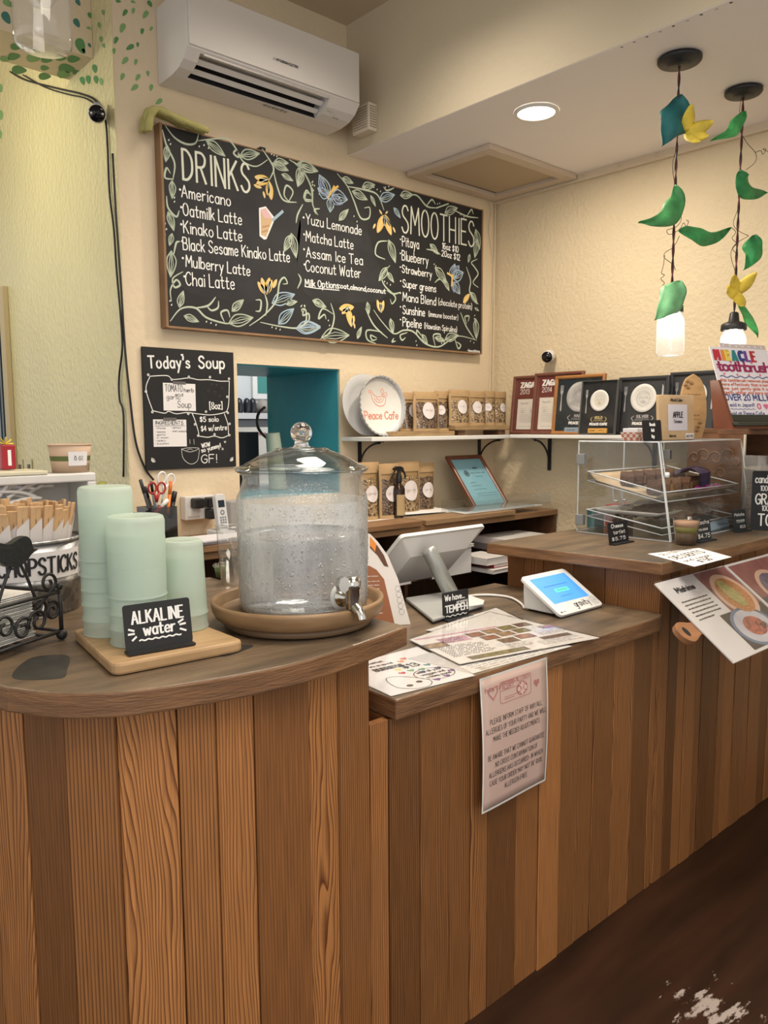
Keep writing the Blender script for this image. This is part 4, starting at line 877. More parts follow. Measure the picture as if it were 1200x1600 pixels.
zleaf(p1, Yc, 0, [(1059, 362), (1085, 370), (1112, 374), (1141, 357)], 27, 0, .02)
zleaf(p1, Yc, 0, [(1055, 446), (1046, 465), (1031, 488), (1014, 506)], 38, 2, .01, fwd=.045)
curl(p1, Yc, [(1057, 232), (1049, 255), (1051, 280), (1056, 295)]); curl(p1, Yc, [(1060, 325), (1062, 345), (1055, 356), (1040, 362), (1045, 368), (1060, 360), (1066, 350), (1070, 356), (1074, 348), (1070, 346)]); curl(p1, Yc, [(1060, 370), (1050, 388), (1038, 396), (1036, 405), (1050, 415), (1053, 424)]); curl(p1, Yc, [(1037, 400), (1034, 418), (1032, 428), (1036, 432), (1031, 437), (1036, 444), (1033, 447)])
p2 = pendant('lit glass jar pendant with silk leaves, right one, jar partly behind the toothbrush sign', c2.x, c2.y, z2-.178, .165, .047, .046, .066)
Yc = c2.y
zleaf(p2, Yc, 0, [(1162, 176), (1150, 195), (1134, 214), (1108, 222)], 18, 4, .02)
zleaf(p2, Yc, 0, [(1154, 268), (1158, 290), (1172, 304), (1197, 303)], 30, 0, .02)
zleaf(p2, Yc, 0, [(1178, 368), (1176, 385), (1172, 405), (1160, 423)], 30, 0, .012)
zleaf(p2, Yc, 0, [(1152, 478), (1164, 495), (1175, 512), (1182, 528)], 16, 4, .012)
flower(p2, Yc, (1145, 462), [(-1, -.1, .026), (.5, .7, .022), (-.5, .5, .024), (-.1, -1, .024)], 0, .072)
curl(p2, Yc, [(1158, 150), (1153, 175), (1157, 195), (1152, 203), (1165, 225), (1178, 242), (1178, 255), (1163, 268)]); curl(p2, Yc, [(1178, 240), (1186, 238), (1190, 243), (1194, 236), (1190, 235), (1199, 240)]); curl(p2, Yc, [(1154, 318), (1150, 330), (1144, 350), (1150, 362), (1168, 370)]); curl(p2, Yc, [(1142, 358), (1147, 365), (1142, 374), (1148, 382), (1143, 390), (1148, 398)]); curl(p2, Yc, [(1168, 370), (1146, 384), (1140, 400), (1146, 425), (1152, 440)])
# unlit jar near the lens, top left
j = EYE+ray(68, 76)*(1.40/ray(68, 76).dot(FW))
glassj = clear_mat('unlit_jar_glass', (.97, .98, .98), 1.5, haze=.07)
p3 = pendant('unlit clear glass jar hanging near the lens in the top left corner', j.x, j.y, j.z, .165, .049, .042, .07, False, ZC)
# ================================================================== SHELF ON THE BACK WALL
def bracket(parent, T, hgt=.15, arm=.17):
    m_ = M(); m_.box(-.009, .009, -.008, 0, -hgt, 0, T=T); m_.box(-.009, .009, -arm, 0, -.005, 0, T=T)
    pts = [Vector((0, -arm*.95*math.sin(t), -hgt*.9*math.cos(t)*.98-.004)) for t in [i*math.pi/2/10 for i in range(11)]]
    m_.tube([T @ Vector(p) for p in spl([tuple(Vector((0, -.006-arm*.86*(1-math.cos(t)), -hgt*.86+hgt*.80*math.sin(t)))) for t in [i*math.pi/2/8 for i in range(9)]], 2)], .005, 6)
    return m_.build('bracket', black, parent)
sx0, sx1, syf, szt = P(533, 688, Y=YA).x, 3.30, 2.68, 1.402
sa = thing('wall_shelf', 'white wall shelf on black brackets carrying the cafe plate and granola bags', 'shelf', (sx0, YA, szt))
m = M(); m.box(0, sx1-sx0, syf-YA, -.001, -.020, 0); m.build('board', white, sa, bevel=.003)
for px in (561, 748): bracket(sa, Matrix.Translation((P(px, 700, Y=YA).x-sx0, -.001, -.0205)))
# plates leaning on the wall
def leanT(x, y, z, tilt, rz=0): return Matrix.Translation((x, y, z)) @ Rz(rz) @ Matrix.Rotation(-tilt, 4, 'X')
pl_ = P(583, 636, Y=2.80); R_ = psize(47, pl_)
o = thing('serving_plate', 'plain round grey-white plate leaning on the wall behind the scalloped cafe plate', 'plate', T=leanT(P(570, 640, Y=2.83).x, 2.815, szt, .14))
RX = Matrix.Rotation(math.radians(90), 4, 'X')
m = M(); m.lathe([(0, .006), (R_*.62, .006), (R_*.7, .010), (R_*1.02, .022), (R_*1.04, .020), (R_*.7, .003), (R_*.6, 0), (0, 0)], 64, T=Matrix.Translation((0, 0, R_*1.04)) @ RX); m.build('plate_body', mat('grey_porcelain', (.50, .50, .50), .25), o)
o = thing('cafe_plate', 'white plate with scalloped rim and pink bird logo on the wall shelf', 'plate', T=leanT(pl_.x+.015, 2.760, szt, .10))
m = M(); RR = R_; seg = 144; prof = [(0, .012), (RR*.88, .012), (RR*.90, .016), (RR*.97, .034), (RR*.985, .030), (RR*.90, .0), (0, 0)]
vs = []; fs = []
for r, z in prof:
    for k in range(seg):
        a_ = 2*math.pi*k/seg; q = r*(1+(.035*abs(math.sin(18*a_)) if r > RR*.95 else 0)); vs.append((q*math.cos(a_), -z, q*math.sin(a_)+RR*1.0))
for j_ in range(len(prof)-1):
    for k in range(seg): k2 = (k+1) % seg; fs.append((j_*seg+k, j_*seg+k2, (j_+1)*seg+k2, (j_+1)*seg+k))
m.add(vs, fs, 0, True); m.mi = [1 if 2*seg <= i < 5*seg else 0 for i in range(len(m.f))]; m.build('plate_body', [mat('white_porcelain', (.74, .72, .68), .25), mat('grey_porcelain_rim', (.42, .42, .42), .3)], o)
m = M(); s_ = RR/100
def bs(pts, w=2.6): m.stroke([((x)*s_, (RR+y*s_)) for x, y in spl(pts, 6)], w*s_, -.0126)
bs([(-52, 46), (-40, 40), (-36, 24), (-22, 6), (0, 0), (18, 8), (24, 28)]); bs([(-52, 46), (-42, 52), (-34, 44), (-26, 36), (-10, 30), (8, 34), (24, 28)]); bs([(-28, 28), (-16, 14), (4, 14), (14, 26)], 2); bs([(-18, 26), (-6, 20), (6, 26)], 2)
bs([(10, 38), (4, 52), (12, 58), (16, 46), (10, 38)]); bs([(12, 38), (28, 46), (30, 36), (14, 34)], 2)
m.strokes(txt('Peace Cafe', -74*s_, RR-42*s_, 24*s_, width=148*s_, gap=1.5), 4.2*s_, -.0126)
m.build('bird_logo', mat('coral_print', (.70, .30, .22), .5), o)
# granola pouches
kraft = mat('kraft_paper', (.44, .29, .145), .75, vary=.12, vscale=9)
window = clear_mat('pouch_window', (1, .98, .94), 1.4, rough=.12)
def granola(name, c1_, c2_):
    m_ = bpy.data.materials.new(name); m_.use_nodes = True; nt_ = m_.node_tree; b0 = nt_.nodes['Principled BSDF']; tc_ = nt_.nodes.new('ShaderNodeTexCoord'); v_ = nt_.nodes.new('ShaderNodeTexVoronoi'); v_.inputs['Scale'].default_value = 120
    r_ = nt_.nodes.new('ShaderNodeValToRGB'); nt_.links.new(tc_.outputs['Object'], v_.inputs['Vector']); s__ = nt_.nodes.new('ShaderNodeSeparateColor'); nt_.links.new(v_.outputs['Color'], s__.inputs[0]); nt_.links.new(s__.outputs[0], r_.inputs[0]); nt_.links.new(r_.outputs[0], b0.inputs['Base Color'])
    r_.color_ramp.elements[0].color = (*c2_, 1); r_.color_ramp.elements[1].color = (*c1_, 1); e_ = r_.color_ramp.elements.new(.5); e_.color = (*[(p+q)/2 for p, q in zip(c1_, c2_)], 1)
    bp_ = nt_.nodes.new('ShaderNodeBump'); bp_.inputs['Strength'].default_value = .9; bp_.inputs['Distance'].default_value = .006; nt_.links.new(v_.outputs['Distance'], bp_.inputs['Height']); nt_.links.new(bp_.outputs[0], b0.inputs['Normal']); b0.inputs['Roughness'].default_value = .7
    return m_
gdark = granola('dark_granola', (.30, .20, .13), (.035, .02, .014)); glight = granola('light_granola', (.62, .47, .28), (.10, .05, .025))
stick = mat('label_white', (.76, .70, .70), .45)
def pouch(label, x, y, z, rz, w, h, mt, lx=.1, lz=.52, lr=.23, lean=0, group=None, full=.72):
    o_ = thing('granola_pouch', label, 'bag', T=Matrix.Translation((x, y, z)) @ Rz(rz) @ Matrix.Rotation(-lean, 4, 'X'), group=group)
    def prof(v): return .030*(1-v)**.55*(1 if v < .97 else 0)+.0014
    def front(u, v):
        a_ = (u-.5)*2; d_ = prof(v)*(1-a_*a_*.92)+.0008; return Vector((a_*w/2*(1+.02*math.sin(v*9+w*50)), -d_, v*h))
    m_ = M(); m_.grid(lambda u, v: front(u, v)*1, 12, 16); m_.grid(lambda u, v: Vector((front(1-u, v).x, -front(1-u, v).y*.8, v*h)), 12, 16); m_.f = [f for f in m_.f]
    # open the front where the window is: window band built as its own part in front of the contents
    keep = [k for k in range(len(m_.f)) if not (k < 192 and 1 <= k % 12 <= 10 and 1 <= k//12 <= 12)]
    m_.f = [m_.f[k] for k in keep]; m_.mi = [m_.mi[k] for k in keep]; m_.sm = [True]*len(keep); m_.build('bag', kraft, o_)
    m_ = M(); m_.grid(lambda u, v: front(1/12+u*10/12, 1/16+v*12/16), 12, 12); m_.build('window', window, o_)
    m_ = M(); m_.grid(lambda u, v: front(1/12+u*10/12, 1/16+v*(full-1/16))*1+Vector((0, .0035+.001*math.sin(u*19+v*23), .004*math.sin(u*9+w*70)*v)), 12, 12); m_.build('granola', mt, o_)
    m_ = M(); m_.grid(lambda u, v: front(1/12+u*10/12, 1/16+v*12/16)+Vector((0, .010*(1-v)+.0035, 0)), 8, 8); m_.build('bag_lining', kraft, o_)
    m_ = M(); ls = 24; n0 = front(.5+lx, lz); lr_ = lr*w
    m_.add([n0+Vector((0, -.0015, 0))]+[(lambda a_: (lambda q: Vector((q[0], front(.5+q[0]/w, min(.98, max(.02, q[1]/h))).y-.0016, q[1])))((n0.x+lr_*math.cos(a_), n0.z+lr_*math.sin(a_))))(2*math.pi*k/ls) for k in range(ls)], [(0, k+1, (k+1) % ls+1) for k in range(ls)]); m_.build('round_label', stick, o_)
    m_ = M(); m_.tube([(-w*.48, -.0022, h*.93), (w*.48, -.0022, h*.93)], .0018, 5); m_.build('zip_seal', kraft, o_)
    m_ = M(); m_.strokes(squig(-lr_*.6, lr_*.6, lr_*.05, lr_*.14), .0012); m_.build('print', mat('grey_print', (.35, .32, .33), .6), o_, loc=(n0.x, n0.y-.0022, n0.z))
    return o_
def shelf_stand(label, px0, px1, pyb, pyt, y, zb, feet=0):
    a_, b0 = P(px0, pyb, Y=y), P(px1, pyb, Y=y); o_ = thing('wooden_stand', label, 'stand', (a_.x, y, zb)); W_ = b0.x-a_.x
    m_ = M(); m_.box(0, W_, 0, .13, feet, feet+psize(pyb-pyt, a_)); m_.build('board', mat('pale_board', (.36, .24, .12), .5, vary=.3, vscale=9, stretch=(1, 8, 8)), o_, bevel=.004)
    if feet:
        for x0 in (.03, W_-.08): m_ = M(); m_.box(x0, x0+.05, .01, .12, 0, feet); m_.build('foot', mat('dark_cabinet_wood', (.13, .06, .03)), o_)
    return o_, feet+psize(pyb-pyt, a_)
st1, h1 = shelf_stand('flat wooden board under the three left granola bags on the wall shelf', 614, 711, 682, 674, 2.70, szt)
st2, h2 = shelf_stand('wooden board on dark feet under the right granola bags on the wall shelf', 712, 797, 672, 664, 2.70, szt, .026)
def pat(px, py, y): return P(px, py, Y=y)
def pw(x0, x1, y): return P(x1, 650, Y=y).x-P(x0, 650, Y=y).x
for lab, x0, x1, yt, y, zz, mt, lx in (
    ('dark granola bag left of two others, half behind its neighbour on the wall shelf', 624, 660, 613, 2.785, szt+h1, gdark, .02),
    ('dark granola bag at the front of the left board on the wall shelf', 645, 685, 612, 2.735, szt+h1, gdark, .0),
    ('granola bag standing edge-on at the right end of the left board', 680, 702, 611, 2.775, szt+h1, gdark, -.25),
    ('pale granola bag at the left end of the footed board on the wall shelf', 701, 733, 609, 2.745, szt+h2, glight, .02),
    ('pale granola bag second from the left on the footed board', 731, 758, 611, 2.765, szt+h2, glight, -.12),
    ('pale granola bag third from the left on the footed board', 756, 773, 611, 2.775, szt+h2, glight, -.3),
    ('pale granola bag at the right end of the footed board near the corner', 770, 790, 612, 2.785, szt+h2, glight, .05)):
    a_ = P(x0, 650, Y=y); W_ = pw(x0, x1, y); H_ = P(x0, yt, Y=y).z-zz
    pouch(lab, a_.x+W_/2, y, zz+.001, 0, W_, H_, mt, lx, group='granola bags on the wall shelf')
# ================================================================== BACK CABINET TOP
ZB = 1.014
wb = mat('white_board', (.72, .70, .66), .5)
a_, b0 = P(560, 800, Y=2.62), P(742, 778, Y=2.62)
o = thing('white_tray', 'white flat tray board under the lower granola bags on the back cabinet', 'tray', (1.95, 2.60, ZB)); m = M(); m.box(0, .98, 0, .24, 0, .014); m.build('board', wb, o, bevel=.003)
m = M(); m.box(0, .98, -.012, 0, 0, .018); m.build('lip', wb, o, bevel=.003)
for lab, x0, x1, yt, y, mt in (
    ('granola bag on the back cabinet half hidden by the water dispenser', 560, 592, 723, 2.70, glight),
    ('dark granola bag on the back cabinet left of the spray bottle', 592, 622, 725, 2.68, gdark),
    ('pale granola bag on the back cabinet right behind the spray bottle', 618, 655, 722, 2.74, glight),
    ('granola bag at the right end of the lower row on the back cabinet', 650, 678, 724, 2.76, gdark)):
    a_ = P(x0, 760, Y=y); W_ = pw(x0, x1, y); H_ = P(x0, yt, Y=y).z-ZB-.014
    pouch(lab, a_.x+W_/2, y, ZB+.0145, 0, W_, H_, mt, .03, .45, .31, group='granola bags on the back cabinet')
# spray bottle
q = P(627, 787, Y=2.63); o = thing('spray_bottle', 'brown amber spray bottle with black trigger in front of the lower granola bags', 'bottle', (q.x, 2.645, ZB+.0145))
r = psize(9.4, q); H_ = P(627, 729, Y=2.63).z-ZB-.014
m = M(); m.lathe([(0, 0), (r*.95, 0), (r, .004), (r, H_*.56), (r*.8, H_*.62), (r*.42, H_*.66), (r*.42, H_*.74), (0, H_*.74)], 28); m.build('bottle', mat('amber_glass', (.022, .010, .005), .12), o)
m = M(); m.lathe([(r*1.01, H_*.06), (r*1.01, H_*.46)], 14, a0=-2.7, a1=-1.1); m.build('label', mat('kraft_label', (.46, .33, .17), .7), o)
m = M(); m.lathe([(r*.5, H_*.70), (r*.52, H_*.8), (r*.36, H_*.84), (r*.3, H_*.92)], 18); m.prism([(-r*1.1, H_*.93), (r*.9, H_*.90), (r*.7, H_*.97), (r*.2, H_*1.0), (-r*.6, H_*1.0), (-r*1.2, H_*.96)], -r*.35, r*.35); m.tube([(r*.5, 0, H_*.92), (r*1.2, 0, H_*.88), (r*1.5, 0, H_*.78)], r*.16, 8); m.tube([(-r*.9, 0, H_*.93), (-r*1.3, 0, H_*.86), (-r*1.7, 0, H_*.78)], r*.12, 6); m.build('trigger_head', black, o)
# framed blue certificate leaning in the corner
def picture(name, label, T_, w, h, fw, fd, fmat, back, draw=None, glassy=True, group=None):
    o_ = thing(name, label, 'picture frame', T=T_, group=group)
    m_ = M(); pf = [(0, 0), (w, 0), (w, h), (0, h)]
    for k in range(4):
        a0 = Vector((pf[k][0], 0, pf[k][1])); a1 = Vector((pf[(k+1) % 4][0], 0, pf[(k+1) % 4][1])); d_ = (a1-a0).normalized(); n_ = Vector((-d_.z, 0, d_.x))
        sec = [(0, 0), (0, -fd*.8), (fw*.25, -fd), (fw*.7, -fd*.95), (fw, -fd*.6), (fw, 0)]
        v0 = [a0+n_*s0+d_*s0+Vector((0, y_, 0)) for s0, y_ in sec]; v1 = [a1+n_*s0-d_*s0+Vector((0, y_, 0)) for s0, y_ in sec]
        m_.add(v0+v1, [(i, (i+1) % 6, 6+(i+1) % 6, 6+i) for i in range(6)])
    m_.build('frame', fmat, o_)
    m_ = M(); m_.box(fw*.8, w-fw*.8, -fd*.4, -.001, fw*.8, h-fw*.8); m_.build('print', back, o_)
    if draw: draw(o_, w, h, -fd*.4)
    if glassy: m_ = M(); m_.rect(fw*.9, w-fw*.9, fw*.9, h-fw*.9, -fd*.55); m_.build('glazing', clear_mat('picture_glass', (1, 1, 1), .6) if 'picture_glass' not in MATS else MATS['picture_glass'], o_)
    return o_
def cardT(bl, br, tl, base_n=None):
    return frame(bl, br-bl, tl-bl)
redwood = mat('red_brown_frame', (.17, .055, .028), .35, vary=.25, vscale=10)
bl_ = P(741, 773, Y=2.62); br_ = P(797, 766, Y=2.62); tl_ = PP(709, 717, bl_, Vector((0, 1, -.75)).normalized()); 
bl_ = Vector((bl_.x, bl_.y, ZB+.016)); T_ = frame(bl_, Vector((1, 0, 0)), Vector((0, .62, .78)))
def dr(o_, w, h, y):
    m_ = M(); m_.ring(w*.32, h*.66, .013, .019, y-.0006); m_.disc(w*.32, h*.66, .010, .010, y-.0006); m_.strokes(txtc('KEMIAL', w*.62, h*.74, h*.028), .0022, y-.0006); m_.strokes(squig(w*.42, w*.84, h*.66, h*.03), .002, y-.0006); m_.strokes(squig(w*.54, w*.72, h*.59, h*.02), .0016, y-.0006)
    for k, z in enumerate((.48, .42, .35)): m_.strokes(squig(w*.28, w*(.45+.1*k), h*z, h*.014), .0014, y-.0006)
    for k in range(2): m_.strokes(squig(w*.28, w*.86, h*(.27-.04*k), h*.012), .0013, y-.0006)
    m_.build('lettering', mat('grey_ink', (.06, .10, .13), .6), o_)
tlx = PP(709, 717, bl_, T_.to_3x3() @ Vector((0, 1, 0))); hh = (tlx-bl_).length
picture('framed_certificate', 'red-brown frame holding a pale blue letter, leaning in the corner on the cabinet', T_, pw(741, 797, 2.62)*.98, .33, .022, .016, redwood, mat('pale_blue_paper', (.22, .44, .53), .6), dr)
# cutting boards and papers on the cabinet
o = thing('cutting_board', 'thick wooden cutting board lying on the back cabinet behind the monitor', 'cutting board', (2.43, 2.45, ZB)); m = M(); m.box(0, .62, -.018, .14, 0, .024); m.build('slab', mat('maple_wood', (.34, .215, .115), .5, col2=(.22, .13, .065), vscale=4, stretch=(1, 9, 9)), o, bevel=.004)
o = thing('butcher_block', 'darker wooden block top beside the water dispenser on the back cabinet', 'cutting board', (1.34, 2.452, ZB)); m = M(); m.box(.0, 1.07, -.016, .130, 0, .024); m.build('slab', mat('block_wood', (.28, .155, .075), .45, col2=(.19, .095, .045), vscale=4, stretch=(1, 9, 9)), o, bevel=.003)
def sheet(name, label, pts, z, mt=paper, cat='paper', th=.0012, curl_=0, group=None):
    """thin sheet lying flat; pts are plan corners (bl, br, tr, tl)"""
    c_ = sum((Vector((p[0], p[1], 0)) for p in pts), Vector())/len(pts); o_ = thing(name, label, cat, (c_.x, c_.y, z), group=group)
    m_ = M(); m_.slab([(p[0]-c_.x, p[1]-c_.y) for p in pts], 0, th); m_.build('sheet', mt, o_); return o_, c_
def zq(z, *q): return [P(x, y, Z=z) for x, y in q]
o, c_ = sheet('loose_paper', 'white printed sheet lying on the cabinet edge below the spray bottle', zq(ZB+.026, (588, 791), (622, 805), (706, 799), (640, 783)), ZB+.0255)
m = M(); m.strokes(squig(-.1, .06, 0, .008), .003, 0); m.build('print', mat('grey_print', (.35, .32, .33)), o, rot=(-math.pi/2, 0, 0), loc=(.02, .01, .0014))
acr = clear_mat('clear_acrylic', (.97, .98, .98), 1.3)
o = thing('acrylic_tray', 'clear acrylic tray with papers at the right end of the back cabinet', 'tray', (3.02, 2.56, ZB+.0265))
m = M(); m.box(-.31, .33, -.11, .05, .012, .015); m.build('base', acr, o)
for k, (x0, x1, y0, y1) in enumerate(((-.31, .33, -.113, -.11), (-.31, .33, .05, .053), (-.313, -.31, -.11, .05), (.33, .333, -.11, .05))):
    m = M(); m.box(x0, x1, y0, y1, .008, .055); m.build('rim', acr, o)
for k in range(3):
    o2, _ = sheet('acrylic_tray_paper', ('white paper at the bottom of the pile under the clear tray', 'blue-tinted sheet in the pile under the clear tray', 'topmost white sheet of the pile under the clear tray')[k], [(2.72+.05*k, 2.47+.01*k), (3.32-.06*k, 2.475), (3.30-.03*k, 2.60), (2.75, 2.605)], ZB+.0250+.0035*k, (paper, mat('blue_tint_paper', (.50, .62, .70), .5), paper)[k], th=.003)
    o2.name = 'loose_paper'
# binders, books and boxes inside the cabinet
def book(name, label, x, y, z, w, d, h, mt, rz=0, cat='book', group=None):
    o_ = thing(name, label, cat, (x, y, z), rz, group); m_ = M(); m_.box(-w/2, w/2, -d/2, d/2, 0, .0016); m_.box(-w/2, w/2, -d/2, d/2, h-.0016, h); m_.box(-w/2, -w/2+.0016, -d/2, d/2, .0016, h-.0016); m_.build('cover', mt, o_)
    m_ = M(); m_.box(-w/2+.002, w/2-.003, -d/2+.003, d/2-.003, .0018, h-.0018); m_.build('pages', paper, o_); return o_
ZI = .788; gry = mat('binder_grey', (.20, .19, .19), .5); lt = mat('binder_white', (.60, .58, .56), .45); rd = mat('book_red', (.42, .03, .03), .5)
book('notebook', 'white notebook lowest in the pile on the cabinet shelf right of the monitor', 2.80, 2.36, ZI, .24, .2, .018, lt, 0)
book('notebook', 'dark notebook with red corner in the pile right of the monitor', 2.84, 2.39, ZI+.0185, .24, .2, .018, rd, 0)
book('notebook', 'white box-file on top of the pile right of the monitor', 2.74, 2.37, ZI+.037, .15, .17, .032, lt, 0)
book('binder', 'grey binder lying on stacked files under the cabinet top, right side', 3.07, 2.46, ZI+.062, .34, .24, .03, gry, .0)
book('binder', 'pale grey plastic folder lowest in the stack at the cabinet right side', 3.13, 2.46, ZI, .34, .22, .06, mat('folder_plastic', (.42, .41, .42), .3), 0)
book('binder', 'white folder highest in the stack at the cabinet right side', 3.06, 2.46, ZI+.0925, .32, .22, .03, lt, -.06)
for k in range(5): book('paper_stack', 'grey paper folder in the stack on the cabinet shelf behind the dispenser, ' + ('lowest', 'second from below', 'middle', 'fourth from below', 'topmost')[k], 2.12+.015*(k % 3), 2.47, ZI+.024*k, .30, .22, .022, (gry, lt, gry, lt, gry)[k], .05*(k % 2), group='folders on the left cabinet shelf')
book('magazine', 'white magazine lying on the cabinet shelf above the monitor', 2.5, 2.44, ZI+.12, .3, .2, .012, lt, .1)
book('file_box', 'dark file box supporting the magazine inside the cabinet', 2.52, 2.46, ZI, .26, .2, .12, mat('box_dark', (.05, .045, .045), .5), 0)
for lab, x, w, h, mt in (('brown cardboard box on the cabinet floor right of the neck', 2.66, .34, .26, mat('box_brown', (.16, .10, .06), .7)), ('dark crate on the cabinet floor behind the bar', 1.75, .5, .34, mat('box_dark', (.05, .045, .045), .5))):
    o = thing('storage_box', lab, 'box', (x, 2.6, .06)); m = M(); m.box(-w/2, w/2, -.12, .12, 0, h); m.build('carton', mt, o, bevel=.004); m = M(); m.box(-w/2-.004, w/2+.004, -.124, .124, h, h+.02); m.build('lid', mt, o, bevel=.003)
# ---------------------------------------------------------------- left end of the cabinet: pencil cup, outlet, phone, router, envelopes
yb = 2.56
q = P(246, 818, Y=yb); ZT = ZB+.024
o = thing('pencil_holder', 'clear grey plastic pencil holder full of pens and scissors on the back cabinet', 'pencil holder', (q.x, yb, ZT))
w_ = psize(24, q); hh = psize(62, q)
m = M()
for x0, x1, y0, y1 in ((-w_, w_, -.045, -.042), (-w_, w_, .042, .045), (-w_, -w_+.003, -.042, .042), (w_-.003, w_, -.042, .042)): m.box(x0, x1, y0, y1, 0, hh)
m.box(-w_, w_, -.045, .045, -.0, .003); m.build('cup', clear_mat('smoky_plastic', (.45, .46, .47), 1.2), o)
def pen(label, px0, py0, px1, py1, r_, mt, cap=None, y=yb, name='pen', cat='pen'):
    a0, a1 = P(px0, py0, Y=y), P(px1, py1, Y=y+.02); a0.z = max(a0.z, ZT+.004)
    o_ = thing(name, label, cat, a0); d_ = a1-a0; m_ = M(); m_.tube([Vector((0, 0, 0)), d_*.06, d_*.62], [r_*.6, r_, r_], 8); m_.build('barrel', mt, o_); m_ = M(); m_.tube([d_*.62, d_*.98, d_], [r_*1.08, r_*1.08, r_*.8], 8); m_.build('cap', cap or mt, o_)
mr_ = mat('marker_red', (.45, .05, .07), .4)
pen('white marker with red print leaning in the pencil holder', 233, 812, 262, 781, .0075, mr_, white, yb-.02, 'marker', 'marker')
pen('dark grey pen standing at the left of the pencil holder', 236, 805, 219, 749, .006, dgrey)
pen('black pen standing in the pencil holder behind the scissors', 240, 806, 226, 760, .006, black)
pen('orange pen standing at the right of the pencil holder', 262, 806, 267, 752, .006, mat('orange_plastic', (.75, .20, .03), .4))
pen('black marker at the right edge of the pencil holder', 266, 810, 273, 768, .009, black, None, yb, 'marker', 'marker')
pen('slim grey pen crossing behind the red scissors', 244, 806, 236, 752, .005, greyp, black)
def scissors(label, cx, cy, ang, mt, y, sc=1.0, r1=7.5, r2=7):
    c0 = P(cx, cy, Y=y); o_ = thing('scissors', label, 'scissors', c0); k = psize(1, c0)*sc
    for sx in (-1, 1):
        m_ = M(); lp = [(sx*9*k+r1*k*math.cos(t)*.95, 0, 10*k+r2*1.25*k*math.sin(t)) for t in [2*math.pi*i/18 for i in range(18)]]; m_.tube(lp, 2.0*k, 8, closed=True); m_.tube([(sx*5*k, 0, 2*k), (sx*1.5*k, 0, -8*k), (0, 0, -16*k)], [2.2*k, 3*k, 2.4*k], 8); h_ = m_.build('handle', mt, o_, rot=(0, ang, 0))
        m_ = M(); m_.prism([(-2*k*sx, -14*k), (2.5*k*sx, -14*k), (-1*k*sx, -50*k)], -.001*sx-.001, -.001*sx+.001); m_.build('blade', mat('steel', (.55, .56, .58), .25, metal=1), o_, rot=(0, ang, 0))
    return o_
scissors('red-handled scissors standing in the pencil holder', 245, 771, .05, mat('red_handle', (.40, .035, .03), .4), yb-.012, .85, 8, 8)
scissors('white-handled scissors standing behind the red ones in the pencil holder', 258, 757, .25, mat('white_handle', (.78, .76, .74), .4), yb+.02, .85, 8, 9)
# black bag / bottle left of the holder
q = P(208, 790, Y=yb); o = thing('black_pouch', 'black tape dispenser standing behind the tall cup stack', 'tape dispenser', (q.x-.01, yb, ZT)); m = M(); m.prism([(-.05, 0), (.05, 0), (.052, .05), (.02, .085), (.02, .125), (-.03, .125), (-.045, .06)], -.03, .03); m.build('body', mat('black_fabric', (.016, .016, .018), .6), o, bevel=.006)
# outlet box on the wall
q = P(282, 812, Y=YA); q2 = P(330, 772, Y=YA)
o = thing('outlet_box', 'white wall outlet box with plugs behind the cordless phone', 'outlet', (q.x, YA, q.z)); w_, hh = q2.x-q.x, q2.z-q.z
m = M(); m.box(0, w_, -.045, -.001, 0, hh); m.build('box', plastic, o, bevel=.004)
m = M(); m.box(.01, w_*.45, -.049, -.045, .015, hh*.48); m.build('socket', white, o)
for x, z in ((.3, .72), (.72, .72), (.72, .22)): m = M(); m.box(w_*x-.02, w_*x+.022, -.085, -.045, hh*z-.02, hh*z+.02); m.build('plug', black, o, bevel=.005)
# cordless phone on its cradle
yp = 2.60; q = P(345, 812, Y=yp); o = thing('cordless_phone', 'silver cordless phone standing on its charging cradle on the back cabinet', 'phone', T=Matrix.Translation((q.x, yp, ZT)) @ Rz(.12))
k = psize(1, q); base_h = .02
m = M(); m.prism(rrect(-12*k, 12*k, 0, .028, .008), -.05, .05); m.build('cradle', mat('silver_plastic', (.55, .55, .56), .3), o)
ph = M(); ph.prism(rrect(-9.5*k, 9.5*k, 0, 58*k, .012), -.022, 0); hs = ph.build('handset', mat('silver_plastic', (.55, .55, .56)), o, loc=(0, .0, .022), rot=(-.16, 0, 0), bevel=.003)
m = M(); m.rect(-6*k, 6*k, 37*k, 48*k, -.0228); m.build('screen', mat('screen_dark', (.02, .03, .045), .1), hs)
m = M()
m.ring(0, 29*k, 2.2*k, 4*k, -.023)
for r_ in range(5):
    for c__ in range(3): m.flat(rrect((-5.8+4.3*c__)*k, (-2.8+4.3*c__)*k, (4+3.9*r_)*k, (6.6+3.9*r_)*k, .001, 2), -.0229)
m.build('keypad', mat('key_grey', (.16, .17, .18), .5), hs)
q = P(362, 806, Y=2.66); o = thing('router', 'grey upright router with dark vents right of the phone', 'router', T=Matrix.Translation((q.x+.01, 2.66, ZT)) @ Rz(.3)); k = psize(1, q)
m = M(); m.box(-15*k, 14*k, -.02, .03, 0, 52*k); m.build('case', mat('router_grey', (.33, .32, .31), .4), o, bevel=.006)
m = M()
for j_ in range(6): m.box(1*k, 13*k, -.022, -.0195, (8+6.5*j_)*k, (11.5+6.5*j_)*k)
m.build('vent_slots', black, o)
for k2, (dx, rz, lab) in enumerate(((0, .1, 'lowest'), (.008, .0, 'middle'), (-.006, -.12, 'topmost'))):
    o2, _ = sheet('envelope', lab+' white envelope of the small stack in front of the outlet box', [(1.34+dx, 2.45-.01*k2), (1.60+dx, 2.455), (1.60+dx, 2.57), (1.33+dx, 2.58)], ZT+.0008+.006*k2, mat('envelope_lilac', (.66, .64, .68), .6), 'envelope', .005, group=None)
